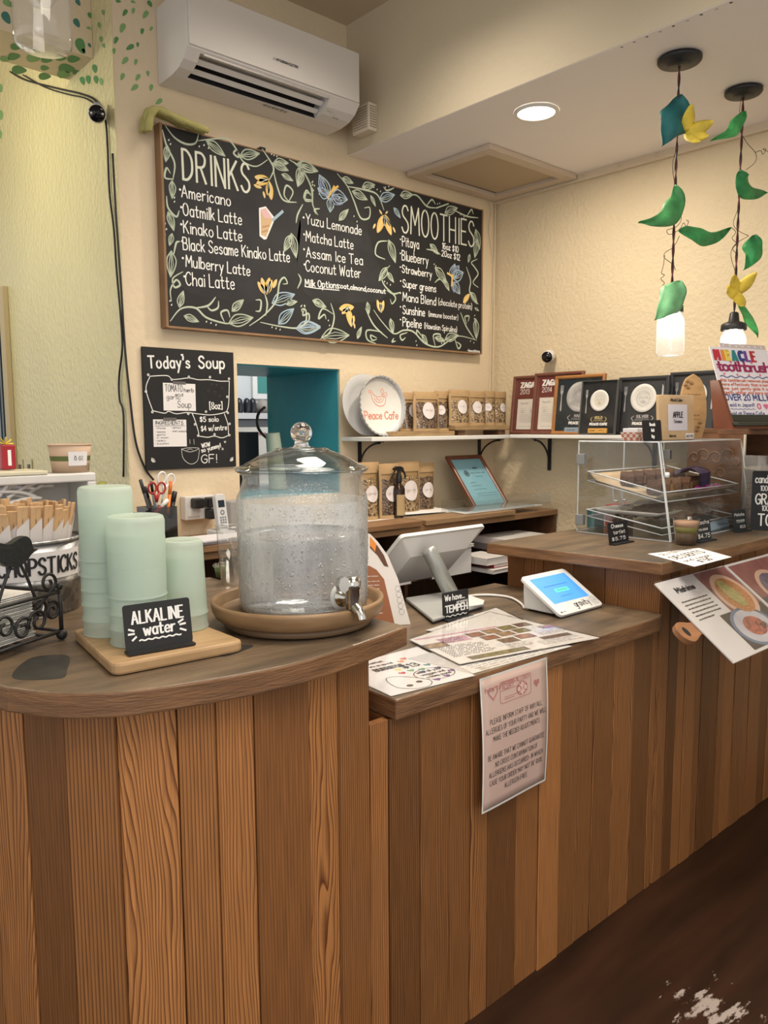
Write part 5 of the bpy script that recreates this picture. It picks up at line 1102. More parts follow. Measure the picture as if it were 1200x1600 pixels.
# vine of green-yellow leaves behind the crate
# ---------------------------------------------------------------- kitchen beyond
steel = mat('brushed_steel', (.55, .56, .57), .35, metal=.8)
def kp(px, py, y): return P(px, py, Y=y)
y = 5.79; a_ = kp(366, 645, y)
o = thing('kitchen_shelf', 'steel kitchen shelf with bottles seen through the teal pass-through', 'shelf', (a_.x, y, a_.z)); m = M(); m.box(-.3, 1.0, 0, .4, -.05, 0); m.build('board', steel, o)
m = M(); m.box(-.3, 1.0, .1, .4, -.42, -.06); m.build('splash_panel', mat('panel_grey', (.16, .17, .19), .4), o)
for px, lab in ((376, 'left'), (388, 'middle'), (397, 'right')):
    c0 = kp(px, 645, y+.1); k = psize(1, c0); o2 = thing('dark_bottle', lab+' of three dark bottles on the kitchen shelf beyond the pass-through', 'bottle', (c0.x, y+.12, a_.z)); m = M(); m.lathe([(0, 0), (5.5*k, 0), (6*k, 4*k), (6*k, 15*k), (4.5*k, 21*k), (2*k, 23*k), (0, 24*k)], 16); m.build('body', mat('bottle_black', (.012, .014, .02), .3), o2)
c0 = kp(410, 645, y+.1); o2 = thing('pot', 'grey pot beside the dark bottles on the kitchen shelf', 'pot', (c0.x+.04, y+.15, a_.z)); k = psize(1, c0); m = M(); m.lathe([(0, 0), (11*k, 0), (12*k, 14*k), (6*k, 20*k), (0, 22*k)], 20); m.build('body', mat('pot_taupe', (.30, .26, .23), .5), o2)
y = 6.19; a_ = kp(398, 618, y); b0 = kp(418, 598, y)
o = thing('kitchen_window', 'small bright window with green pane on the kitchen wall', 'window', (a_.x, y, a_.z)); o['kind'] = 'structure'; o.name = 'window_1'
w_, hh = b0.x-a_.x+.12, b0.z-a_.z+.08
m = M(); m.box(-.03, w_, -.02, .0, -.03, hh); m.build('window_frame', white, o); m = M(); m.box(.02, w_-.03, -.024, -.02, .02, hh-.03); m.build('pane', mat('pane_green', (.06, .26, .24), .1), o)
y = 3.36
c0 = kp(390, 730, y); k = psize(1, c0); o2 = thing('knife_block', 'black box standing in the teal pass-through', 'box', (c0.x-.01, y, PZ0+.007)); m = M(); m.box(-13*k, 13*k, -.04, .06, 0, kp(390, 677, y).z-PZ0); m.build('body', mat('box_black', (.010, .012, .018), .5), o2, bevel=.003); m = M(); m.rect(-9*k, 9*k, .02, .06, -.041); m.build('panel', greyp, o2)
y = 3.2; c0 = kp(434, 712, y); k = psize(1, c0); o2 = thing('paper_cup', 'pale green paper cup leaning in the teal pass-through behind the glass lid', 'cup', T=Matrix.Translation((c0.x, y, PZ0+.0075)) @ Matrix.Rotation(-.10, 4, 'Y')); m = M(); m.lathe([(0, 0), (14*k, 0), (14.2*k, .01), (11*k, kp(434, 676, y).z-PZ0-.01), (10.6*k, kp(434, 675, y).z-PZ0-.01), (0, kp(434, 675, y).z-PZ0-.014)], 28); m.build('body', mat('cup_sage', (.44, .50, .40), .5), o2)
cable('black_cable', 'black cord looping in front of the kitchen opening', [kp(414, 636, 3.55), kp(404, 646, 3.55), kp(402, 662, 3.55), kp(408, 676, 3.55), kp(424, 690, 3.56)], .008)
y = 4.9; a_ = kp(372, 683, y); b0 = kp(416, 670, y); o = thing('counter_box', 'white box with red writing on the kitchen counter', 'box', (a_.x, y, 1.0415)); m = M(); m.box(0, .32, 0, .2, 0, a_.z+.07-1.0415); m.build('carton', white, o); m = M(); m.strokes(squig(.1, .3, a_.z-1.0415+.02, .03), .006); m.build('print', rd, o, loc=(0, -.001, 0))
o = thing('kitchen_table', 'white kitchen worktop beyond the pass-through', 'table', (2.9, 5.0, 0)); m = M(); m.box(-.6, 1.0, -.12, .5, 1.0, 1.04); m.build('top', white, o); 
for x in (-.55, .95): m = M(); m.box(x-.03, x+.03, -.1, .4, 0, 1.0); m.build('leg', steel, o)
# ================================================================== AWARD SHELF ON THE RIGHT WALL
XF = 3.23
zt_ = P(797, 679, X=XF).z; yl = P(796, 681, X=XF).y; yr = 1.685
sb2 = thing('award_shelf', 'white wall shelf on the right wall carrying the row of framed awards', 'shelf', (XB, yl, zt_))
m = M(); m.box(XF-XB, -.0035, yr-yl, 0, -.018, 0); m.build('board', white, sb2, bevel=.003)
yb_ = P(860, 700, X=XB).y
for y_ in (yb_, yb_-.60): bracket(sb2, Matrix.Translation((-.0035, y_-yl, -.0185)) @ Rz(-math.pi/2), .17, .15)
def onB(px_l, px_r, py_t, X, lean=.10):
    """frame standing on the award shelf at depth X: returns transform, width, height"""
    a_ = P(px_l, 677, X=X); b0 = P(px_r, 677, X=X); h_ = P(px_l, py_t, X=X+.02).z-zt_
    T_ = Matrix.Translation((X, a_.y, zt_+.001)) @ Rz(-math.pi/2) @ Matrix.Rotation(-lean, 4, 'X'); return T_, a_.y-b0.y, h_
def zagat(yr_):
    def d_(o_, w, h, y):
        m_ = M(); m_.rect(w*.1, w*.9, h*.62, h*.95, y-.0006); m_.build('red_band', mat('wine_red', (.13, .02, .016), .5), o_)
        m_ = M(); 
        for dx in (0, .0022, .0044): m_.strokes(txt('ZAGAT', w*.17+dx, h*.80, h*.085, 1.15, gap=2.0), .0058, y-.001)
        m_.strokes(txt(yr_, w*.17, h*.69, h*.08, 1.05), .0026, y-.001); m_.build('lettering', white, o_)
        m_ = M(); m_.rect(w*.13, w*.87, h*.08, h*.60, y-.0008); m_.build('rating_sheet', mat('ivory_paper', (.66, .61, .54), .7), o_)
        m_ = M(); m_.strokes(txt('Peace Cafe', w*.2, h*.515, h*.026), .0014, y-.0012)
        for k in range(3): m_.strokes(squig(w*(.2+.2*k), w*(.31+.2*k), h*.44, h*.012), .001, y-.0012); x0 = w*(.2+.2*k); m_.stroke([(x0, h*.41), (x0+w*.13, h*.41), (x0+w*.13, h*.365), (x0, h*.365), (x0, h*.41)], .0011, y-.0012); m_.strokes(txt(('23', '15', '19')[k], x0+w*.03, h*.372, h*.03), .0014, y-.0012)
        for k in range(6): m_.strokes(squig(w*.19, w*.80, h*(.33-.025*k), h*.010), .001, y-.0012)
        m_.strokes(squig(w*.19, w*.5, h*.13, h*.009), .001, y-.0012)
        m_.build('print', mat('grey_print', (.35, .32, .33)), o_)
    return d_
def award(grade, gold, silver_plate=False, tagcol=(.5, .5, .6), knife=True, tagm=None):
    def d_(o_, w, h, y):
        pm = mat('award_plate_silver', (.45, .44, .43), .35, vary=.3, vscale=30) if silver_plate else mat('award_plate_white', (.70, .68, .64), .5)
        m_ = M(); cx, cz, r_ = w*.52, h*.63, w*.255; m_.lathe([(0, .0005), (r_*.7, .0005), (r_*.78, .002), (r_, .004), (r_*1.01, .003), (r_*.9, -.001)], 40, T=Matrix.Translation((cx, y-.001, cz)) @ RX); m_.build('award_plate', pm, o_)
        m_ = M(); im = mat('seal_gold', (.50, .40, .18), .5) if gold else mat('seal_grey', (.42, .40, .40), .5)
        m_.ring(cx, cz, r_*.50, r_*.525, y-.0055); m_.ring(cx, cz, r_*.34, r_*.355, y-.0055); m_.strokes(txtc('2014', cx, cz-r_*.28, r_*.14), .0015, y-.0055); m_.stroke(spl([(cx-r_*.3, cz-r_*.05), (cx-r_*.15, cz+r_*.12), (cx, cz+r_*.0), (cx+r_*.15, cz+r_*.14), (cx+r_*.3, cz)], 5), .0016, y-.0055); m_.build('seal', im, o_)
        sm_ = mat('cutlery_silver', (.52, .52, .55), .3, metal=.5)
        def fork(x):
            m2 = M(); hh = h*.44; z0 = h*.40; ww = w*.028
            m2.prism([(x-ww*.4, z0), (x+ww*.4, z0), (x+ww*.55, z0+hh*.1), (x+ww*.25, z0+hh*.45), (x+ww*.3, z0+hh*.62), (x+ww, z0+hh*.72), (x+ww, z0+hh*.99), (x+ww*.6, z0+hh*.99), (x+ww*.55, z0+hh*.78), (x+ww*.2, z0+hh*.78), (x+ww*.15, z0+hh), (x-ww*.15, z0+hh), (x-ww*.2, z0+hh*.78), (x-ww*.55, z0+hh*.78), (x-ww*.6, z0+hh*.99), (x-ww, z0+hh*.99), (x-ww, z0+hh*.72), (x-ww*.3, z0+hh*.62), (x-ww*.25, z0+hh*.45), (x-ww*.55, z0+hh*.1)], y-.003, y-.0008); m2.build('fork', sm_, o_)
        fork(w*.15)
        if knife:
            m2 = M(); x = w*.88; hh = h*.46; z0 = h*.40; ww = w*.028; m2.prism([(x-ww*.5, z0), (x+ww*.5, z0), (x+ww*.4, z0+hh*.45), (x+ww*.9, z0+hh*.6), (x+ww*.8, z0+hh*.9), (x-ww*.3, z0+hh), (x-ww*.4, z0+hh*.45)], y-.003, y-.0008); m2.build('knife', sm_, o_)
        m_ = M(); m_.strokes(txtc(grade, cx, h*.295, h*.042, 1.3, gap=2.6), .0036, y-.0006); m_.strokes(squig(cx-w*.13, cx+w*.13, h*.272, h*.012), .0012, y-.0006); m_.strokes(squig(cx-w*.15, cx+w*.15, h*.252, h*.012), .0014, y-.0006)
        for sg in (-1, 1): m_.stroke(spl([(cx+sg*w*.17, h*.325), (cx+sg*w*.215, h*.285), (cx+sg*w*.17, h*.235)], 5), .004, y-.0006, taper=True)
        m_.build('grade', im, o_)
        m_ = M()
        for dx in (0, .0016): m_.strokes(txtc('PEACE CAFE', cx+dx, h*.175, h*.038, 1.35, gap=2.4), .0036, y-.0006)
        m_.build('lettering', white, o_)
        m_ = M(); m_.box(w*.28, w*.80, y-.010, y-.0008, h*.028, h*.115); m_.build('tag', tagm or mat('tag_slate', (.24, .30, .36), .5), o_)
        m_ = M(); m_.strokes(squig(w*.33, w*.50, h*.07, h*.014), .0018, y-.0106); m_.strokes(squig(w*.58, w*.74, h*.075, h*.01), .0012, y-.0106); m_.build('tag_print', ink, o_)
    return d_
burg = mat('burgundy_frame', (.17, .062, .04), .4, vary=.2, vscale=9); hon = mat('honey_frame', (.36, .16, .05), .35, vary=.25, vscale=9); blk = mat('charcoal_frame', (.035, .036, .040), .4); thin = mat('thin_grey_frame', (.13, .13, .12), .4)
dkp = mat('award_black', (.012, .013, .015), .5); dkg = mat('award_charcoal', (.035, .036, .038), .5)
G_ = 'framed awards on the right wall shelf'
for lab, l, r_, t_, X, fw_, fm_, bk, dr_ in (
    ('burgundy frame with 2013 rating sheet, far left of the award shelf', 798.5, 868, 589, 3.352, .016, burg, mat('frame_mount', (.14, .045, .035), .6), zagat('2013')),
    ('burgundy frame with 2014 rating sheet, overlapping the 2013 one', 831, 907, 584.5, 3.318, .016, burg, mat('frame_mount', (.14, .045, .035)), zagat('2014')),
    ('honey wood framed award with silver plate, third from the left on the shelf', 863.5, 941, 588.5, 3.292, .017, hon, mat('award_blue_black', (.012, .020, .026), .5), award('HALE', False, True)),
    ('thin-framed gold award with white plate and fork, standing at the front', 906, 962, 596.5, 3.252, .004, thin, dkp, award('GOLD', True, tagm=mat('tag_orange', (.62, .34, .08), .5), knife=False)),
    ('charcoal framed silver award with white plate, fork and knife', 963, 1041, 591, 3.300, .017, blk, dkg, award('SILVER', False, tagm=mat('tag_lilac', (.55, .52, .56), .5))),
    ('charcoal framed award half hidden behind the little wooden surfboard', 1042, 1119, 583, 3.345, .017, blk, dkg, award('SILVER', False, tagm=mat('tag_lilac', (.55, .52, .56))))):
    T_, w, h = onB(l, r_, t_, X); picture('framed_award', lab, T_, w, h, fw_, .018, fm_, bk, dr_, group=G_)
# ================================================================== PASTRY CASE
edge_a = mat('acrylic_edge', (.72, .75, .77), .2, spec=.6)
A = P(1048, 848, Z=ZDISP+.001); CW = P(1174, 823, Z=ZDISP).x-A.x; CD = .385; CH = .348; SL = .056
case = thing('pastry_case', 'clear acrylic pastry display case with two trays on the taller counter', 'display case', (A.x, A.y, ZDISP+.001))
acr2 = clear_mat('case_acrylic', (.96, .97, .975), .75)
def panel(name, quad, th=.004, edges=True):
    q = [Vector(p) for p in quad]; n_ = (q[1]-q[0]).cross(q[3]-q[0]).normalized()*th/2
    m_ = M(); m_.add([p-n_ for p in q]+[p+n_ for p in q], [(0, 1, 2, 3), (7, 6, 5, 4)], 0)
    m_.add([p-n_*1.02 for p in q]+[p+n_*1.02 for p in q], [(i, 4+i, 4+(i+1) % 4, (i+1) % 4) for i in range(4)], 1)
    return m_.build(name, [acr2, edge_a], case)
panel('base', [(0, 0, .003), (CW, 0, .003), (CW, CD, .003), (0, CD, .003)])
panel('top', [(0, SL, CH), (CW, SL, CH), (CW, CD, CH), (0, CD, CH)])
panel('side_panel', [(0, 0, .005), (0, SL, CH-.002), (0, CD, CH-.002), (0, CD, .005)]); panel('side_panel', [(CW, 0, .005), (CW, SL, CH-.002), (CW, CD, CH-.002), (CW, CD, .005)])
k_ = .66; panel('front_panel', [(.004, 0, .006), (CW-.004, 0, .006), (CW-.004, SL*k_, CH*k_), (.004, SL*k_, CH*k_)]); panel('front_flap', [(.006, SL*k_-.004, CH*k_+.004), (CW-.006, SL*k_-.004, CH*k_+.004), (CW-.006, SL-.004, CH-.004), (.006, SL-.004, CH-.004)])
for x0, x1 in ((.004, CW/2-.001), (CW/2+.001, CW-.004)):
    d_ = panel('door', [(x0, CD, .008), (x1, CD, .008), (x1, CD, CH-.006), (x0, CD, CH-.006)]); sg = 1 if x0 < .1 else -1; hx = (x1-.03) if sg > 0 else (x0+.03)
    m = M(); m.tube(spl([(hx, CD+.003, .10), (hx, CD+.022, .105), (hx, CD+.022, .165), (hx, CD+.003, .17)], 5), .004, 8); m.build('handle', edge_a, d_)
for x, y, z in ((.0, CD*.97, .05), (.0, CD*.97, .28), (CW, CD*.97, .28)): m = M(); m.box(x-.009, x+.009, y-.02, y+.014, z-.02, z+.02); m.build('hinge', mat('smoky_hinge', (.22, .23, .24), .25), case, bevel=.002)
m = M(); m.lathe([(0, 0), (.010, 0), (.010, .012), (0, .014)], 16, T=Matrix.Translation((.006, SL*k_-.006, CH*k_+.004)) @ RX); m.build('knob', edge_a, case)
m = M(); m.add([(-.0018, 0, .002), (.0018, -.001, .002), (.0018, SL-.001, CH), (-.0018, SL, CH), (-.0018, .004, .002), (.0018, .003, .002), (.0018, SL+.003, CH), (-.0018, SL+.004, CH)], [(0, 1, 2, 3), (7, 6, 5, 4), (0, 3, 7, 4), (1, 5, 6, 2)]); m.build('corner_edge', edge_a, case)
def ctray(label, z0, z1, dep=.034):
    T_ = Matrix.Translation((A.x+.02, A.y+.045, ZDISP+.001)); o_ = thing('pastry_tray', label, 'tray', T=T_); w_, l_ = CW-.05, CD-.075
    zf = lambda y: z0+(z1-z0)*y/l_
    def pq(q, nm='wall'): m_ = M(); m_.add(q, [(0, 1, 2, 3)]); m_.build(nm, acr2, o_, solid=.003)
    pq([(0, 0, zf(0)), (w_, 0, zf(0)), (w_, l_, zf(l_)), (0, l_, zf(l_))], 'base')
    for a_, b0 in (((0, 0), (w_, 0)), ((w_, 0), (w_, l_)), ((w_, l_), (0, l_)), ((0, l_), (0, 0))):
        pq([(a_[0], a_[1], zf(a_[1])), (b0[0], b0[1], zf(b0[1])), (b0[0], b0[1], zf(b0[1])+dep), (a_[0], a_[1], zf(a_[1])+dep)])
        m_ = M(); m_.tube([(a_[0], a_[1], zf(a_[1])+dep), (b0[0], b0[1], zf(b0[1])+dep)], .0026, 6); m_.build('rim', edge_a, o_)
        m_ = M(); m_.tube([(a_[0], a_[1], zf(a_[1])), (b0[0], b0[1], zf(b0[1]))], .0018, 6); m_.build('lower_rim', edge_a, o_)
    return o_, zf
zu0 = P(1031, 769, X=A.x+.02).z-ZDISP-.036; zu1 = P(892, 735, X=A.x+.02).z-ZDISP-.036
zl0 = P(1030, 828, X=A.x+.02).z-ZDISP-.03; zl1 = P(894, 792, X=A.x+.02).z-ZDISP-.03
tu, zfu = ctray('upper tilted clear tray of brownies inside the pastry case', zu0, zu1)
tl_, zfl = ctray('lower tilted clear tray holding bagged pastries inside the pastry case', max(zl0, .02), max(zl1, .045), .024)
tw, tlen_ = CW-.05, CD-.075; bx_, by_ = A.x+.02, A.y+.045
# paper liner + brownies
o = thing('paper_liner', 'brown parchment lining the upper pastry tray', 'paper', (bx_, by_, ZDISP+.003)); m = M(); m.grid(lambda u, v: Vector((.008+u*(tw-.016), .008+v*(tlen_-.016), zfu(v*tlen_)+.004+.02*max(0, abs(v-.5)*2-.85)/.15)), 4, 20); m.build('sheet', mat('parchment', (.52, .38, .24), .7), o, solid=.001)
brown = mat('brownie_crumb', (.11, .045, .018), .75, bump=.8, bscale=120, vary=.4, vscale=60); purp = mat('purple_wrap', (.16, .015, .12), .3)
k = 0
for j_ in range(2):
    for i in range(5):
        x = bx_+.06+.075*i+.02*j_; y = by_+.07+.12*j_; k += 1
        lab = ('front', 'back')[j_]+' row, '+('first', 'second', 'third', 'fourth', 'fifth')[i]+' chocolate brownie wedge from the left in the upper tray'
        o = thing('brownie', lab, 'brownie', T=Matrix.Translation((x, y, ZDISP+.010+zfu(y-by_))) @ Rz(random.uniform(.3, .7)), group='brownies on the upper tray')
        m = M(); m.prism([(-.035, 0), (.032, 0), (.036, .030), (.004, .052), (-.030, .034)], -.024, .024); m.build('cake', brown, o, bevel=.004)
        m = M(); m.grid(lambda u, v: Vector((-.03+u*.06, -.0262, .003+v*.03)), 3, 3); m.build('filling', mat('caramel_layer', (.42, .22, .08), .5) if i % 2 else purp, o)
q = Vector((bx_+tw-.20, by_+.09, 0)); o = thing('purple_packet', 'dark purple pastry packet at the right of the upper tray', 'packet', T=Matrix.Translation((q.x, q.y, ZDISP+.012+zfu(.09))) @ Rz(.25)); m = M(); m.grid(lambda u, v: Vector(((u-.5)*.20, (v-.5)*.09+.012*math.sin(u*9), .055+.018*math.sin(v*3.1)+.006*math.sin(u*14+v*5))), 14, 8); m.grid(lambda u, v: Vector(((u-.5)*.20, -.05+.012*math.sin(u*9), v*.056)), 14, 3); m.grid(lambda u, v: Vector(((u-.5)*.20, .05, v*.056)), 8, 2); m.build('wrap', mat('deep_purple_foil', (.035, .02, .07), .3), o)
for i in range(3):
    o = thing('candy_packet', ('left', 'middle', 'right')[i]+' small magenta wrapped sweet at the front of the upper tray', 'sweet', (bx_+.32+.07*i, by_+.028, ZDISP+.012+zfu(.028))); m = M(); m.tube([(-.025, 0, .008), (-.018, 0, .010), (0, .003, .014), (.018, 0, .010), (.026, 0, .008)], [.012, .006, .012, .006, .012], 8); m.build('wrap', mat('magenta_wrap', (.30, .02, .20), .3), o)
# bagged buns in the lower tray
o = thing('pastry_bag', 'clear bag of crumbly pastry on the lower tray of the case', 'bag', (bx_+tw*.45, by_+.13, ZDISP+.020+zfl(.13)))
m = M(); m.grid(lambda u, v: Vector((.20*(u-.5)*2*1.0, .10*(v-.5)*2, .012+.05*math.sin(math.pi*u)**.7*math.sin(math.pi*v)**.7+.006*math.sin(u*23+v*31))), 22, 16); m.build('pastry', mat('crumb_brown', (.22, .12, .06), .8, bump=1, bscale=90, vary=.5, vscale=50), o)
m = M(); m.grid(lambda u, v: Vector((.23*(u-.5)*2, .12*(v-.5)*2, .014+.062*math.sin(math.pi*u)**.5*math.sin(math.pi*v)**.5+.005*math.sin(u*17-v*21))), 22, 16); m.build('bag', clear_mat('crinkled_bag', (.98, .97, .95), 1.3, haze=.12, rough=.1), o)
o = thing('white_dish', 'long white dish with wrapped flatbreads at the left of the lower tray', 'dish', (bx_+.10, by_+.16, ZDISP+.006+max(zl1, .045))); m = M(); m.grid(lambda u, v: Vector((.085*(u-.5)*2, .14*(v-.5)*2, .004+.020*max((abs(u-.5)*2)**5, (abs(v-.5)*2)**7))), 12, 12); m.build('dish', mat('milk_plastic', (.66, .62, .58), .35), o, solid=.002)
for i, (x, mt, h_, lab) in enumerate(((.17, mat('teal_tin', (.08, .20, .20), .4), .075, 'teal paper box behind the trays in the pastry case'), (.30, rd, .085, 'red and white tea tin left behind the trays in the case'), (.39, rd, .08, 'red and white tea tin right behind the trays in the case'))):
    o = thing('tea_tin', lab, 'tin', (A.x+x, A.y+CD+.028, ZDISP+.001)); m = M(); m.box(-.035, .035, -.018, .018, 0, h_); m.build('tin', mt, o, bevel=.003)
    if i: m = M(); m.rect(-.028, .028, h_*.3, h_*.8, -.0186); m.build('label', paper, o); m = M(); m.strokes(squig(-.024, .024, h_*.55, .012), .003, -.0194); m.build('print', rd, o)
# ---------------------------------------------------------------- on top of the case
ZT2 = ZDISP+.001+CH+.0025
yq = A.y+.14
def stand_px(l, r_, pyb, Y_): return P(l, pyb, Y=Y_), P(r_, pyb, Y=Y_)
def flatcard(name, label, cat, px_l, px_r, py_t, Y_, z, th, mt, rz=0.0, lean=.08, group=None, bevel=.0015):
    """upright card on height z whose lower edge spans px_l..px_r at depth Y_ (yawed by rz)"""
    py_ = proj((P(px_l, 700, Y=Y_).x, Y_, z))[1]; a_ = P(px_l, py_, Y=Y_); b0 = PP(px_r, py_, a_, Vector((-math.sin(rz), math.cos(rz), 0)))
    w = (Vector((b0.x, b0.y, 0))-Vector((a_.x, a_.y, 0))).length; T_ = Matrix.Translation((a_.x, a_.y, z)) @ Rz(rz) @ Matrix.Rotation(-lean, 4, 'X')
    y_ = T_.to_3x3() @ Vector((0, 1, 0)); tp = PP((px_l+px_r)/2, py_t, T_ @ Vector((w/2, 0, 0)), y_); h = (tp-(T_ @ Vector((w/2, 0, 0)))).dot(T_.to_3x3() @ Vector((0, 0, 1)))
    o_ = thing(name, label, cat, T=T_, group=group); 
    m_ = M(); m_.prism(rrect(0, w, 0, h, .006), 0, th); m_.build('card', mt, o_, bevel=bevel); return o_, w, h
# plaid carton
Yp = A.y+.20
o = thing('plaid_carton', 'small red plaid paper tray with white packets on top of the pastry case', 'carton', (P(991, 685, Y=Yp).x, Yp, ZT2)); k = psize(1, P(991, 685, Y=Yp))
plaid = bpy.data.materials.new('red_plaid'); plaid.use_nodes = True; MATS['red_plaid'] = plaid; nt = plaid.node_tree; tcn = nt.nodes.new('ShaderNodeTexCoord'); ch = nt.nodes.new('ShaderNodeTexChecker'); ch.inputs['Scale'].default_value = 85; ch.inputs[1].default_value = (.70, .60, .52, 1); ch.inputs[2].default_value = (.50, .16, .13, 1); nt.links.new(tcn.outputs['Object'], ch.inputs[0]); nt.links.new(ch.outputs[0], nt.nodes['Principled BSDF'].inputs['Base Color'])
m = M(); x0, x1, h_ = -12*k, 12*k, 13*k; vs = [(x0, -.03, 0), (x1, -.03, 0), (x1, .03, 0), (x0, .03, 0), (x0-3*k, -.036, h_), (x1+3*k, -.036, h_), (x1+3*k, .036, h_), (x0-3*k, .036, h_)]; m.add(vs, [(0, 3, 2, 1), (0, 1, 5, 4), (1, 2, 6, 5), (2, 3, 7, 6), (3, 0, 4, 7)]); m.build('tray', plaid, o)
m = M(); m.box(x0-1*k, x1, -.03, .03, h_*.7, h_+6*k); m.build('packets', mat('packet_white', (.68, .66, .70), .5), o, bevel=.002)
o, w, h = flatcard('sweets_sign', 'black chalk card beside the plaid tray on top of the pastry case', 'sign', 1006, 1035, 656, A.y+.10, ZT2, .004, slate, -.15, .12)
m = M(); m.strokes(txtc('Homemade', w/2, h*.72, h*.13, .55), .0032); m.strokes(txtc('Kushi', w/2, h*.45, h*.13, .6), .003); m.strokes(txtc('Bags', w/2, h*.16, h*.13, .6), .003); m.build('lettering', chalkw, o)
woodpale = mat('pale_plywood', (.50, .36, .21), .55, vary=.12, vscale=6, stretch=(2, 8, 2))
o, w, h = flatcard('mochi_frame', 'pale wooden frame sign for mochi cake on top of the pastry case', 'sign', 1030, 1085, 617, A.y+.15, ZT2, .012, woodpale, -.25, .07)
m = M(); m.rect(w*.26, w*.80, h*.21, h*.79, -.0007); m.build('paper_insert', mat('insert_lilac', (.60, .60, .68), .5), o)
m = M(); m.strokes(txtc('-Mochi Cake-', w/2, h*.855, h*.065, .9), .0024, -.0012); m.strokes(txtc('APPLE', w*.53, h*.50, h*.12, .8, gap=1.4), .003, -.0016); m.strokes(txtc('APPLE', w*.545, h*.495, h*.12, .8, gap=1.4), .001, -.0018); m.strokes(txtc('Cinnamon', w*.53, h*.38, h*.07, .75), .0018, -.0016); m.strokes(txt('Gluten-Free!', w*.28, h*.07, h*.05, .62), .0016, -.0012); m.build('lettering', ink, o)
m = M(); m.rect(w*.74, w*.98, h*.02, h*.145, -.0014); m.build('price_tag', paper, o); m = M(); m.strokes(txt('$3.95', w*.76, h*.055, h*.055, width=w*.19), .002, -.0022); m.build('price', ink, o)
# surfboard
Ys = A.y+.24; a_, b0 = stand_px(1064, 1101, 686, Ys); hS = P(1080, 584, Y=Ys).z-ZT2; cx = (b0.x-a_.x)/2*.70
o = thing('wooden_surfboard', 'small wooden surfboard plaque with engraved palms standing on the pastry case', 'plaque', T=Matrix.Translation((a_.x, Ys, ZT2)) @ Rz(-.3) @ Matrix.Rotation(-.05, 4, 'X'))
pl = [(cx-.62*cx, 0), (cx+.62*cx, 0)]+[(cx+cx*math.cos(math.asin(min(1, abs((t-.42)/.58)**1.25)))*1.0 if t > .42 else cx+cx*(.62+.38*math.sin(t/.42*math.pi/2)), hS*t) for t in [i/16 for i in range(1, 16)]]
pl += [(cx+.02*cx, hS)]+[(2*cx-x, z) for x, z in pl[2:][::-1]]
m = M(); m.prism(pl, 0, .010); m.build('board', mat('surf_plywood', (.42, .265, .125), .5, vary=.15, vscale=5, stretch=(3, 3, 9)), o, bevel=.002)
eng = mat('engraved_brown', (.20, .105, .045), .7); m = M()
for x, z, l in ((.5, .86, .14), (.35, .80, .12), (.8, .83, .13), (.55, .76, .1), (1.3, .16, .13), (1.45, .22, .11), (1.2, .10, .12)):
    for a2 in (.3, 1.0, 1.9, 2.7): m.flat(leafpoly(cx*x+hS*.03*math.cos(a2), hS*z+hS*.03*math.sin(a2), hS*.075, hS*.018, a2))
m.strokes(squig(cx*.5, cx*1.5, hS*.68, .005), .0018); m.strokes(squig(cx*.6, cx*1.4, hS*.36, .006), .0022); m.stroke([(cx*.5, hS*.30), (cx*1.5, hS*.30)], .0015); m.build('engraving', eng, o)
# ---------------------------------------------------------------- cubby unit at the far end of the taller counter
cub = thing('cubby_shelf', 'brown wooden cubby shelf with pale shelf edges beside the pastry case', 'shelf', (3.245, 1.66, ZDISP+.001))
cw_ = mat('cubby_wood', (.20, .095, .045), .4, vary=.35, vscale=4, stretch=(3, 3, 9)); pal = mat('pale_shelf_edge', (.56, .44, .30), .5)
HC = 1.434-ZDISP-.001; yw = lambda px: P(px, 720, X=3.245).y-1.66
m = M(); m.slab([(0, 0), (.18, 0), (.18, -.66), (-.36, -.66), (-.36, -.30), (0, -.30)], HC-.02, HC); m.build('top', cw_, cub, bevel=.002)
m = M(); m.box(.165, .18, -.66, 0, 0, HC-.02); m.build('back', cw_, cub)
m = M(); m.box(0, .012, yw(1163), 0, 0, HC-.02); m.build('carved_panel', cw_, cub)
m = M(); m.tube([(-.002, yw(1163), 0), (-.002, yw(1163), HC-.02)], .006, 6); m.build('edge_strip', mat('grey_edge', (.40, .38, .33), .5), cub)
for z in (.115, .225): m = M(); m.box(-.004, .165, -.66, yw(1165), z, z+.012); m.build('shelf', pal, cub)
m = M()
for px, pyc, r_ in ((1085, 715, 9), (1100, 712, 12), (1118, 716, 12), (1138, 712, 12), (1150, 722, 8), (1126, 740, 10)):
    c_ = P(px, pyc, X=3.245)-cub.location; k = psize(1, P(px, pyc, X=3.245)); m.tube(spl([(-.001, c_.y+r_*k*math.cos(t)*(1-t/9), c_.z+r_*k*math.sin(t)*(1-t/9)) for t in [i*.6 for i in range(11)]], 3), .0022, 5)
m.build('carving', mat('carving_tan', (.36, .20, .10), .45), cub)
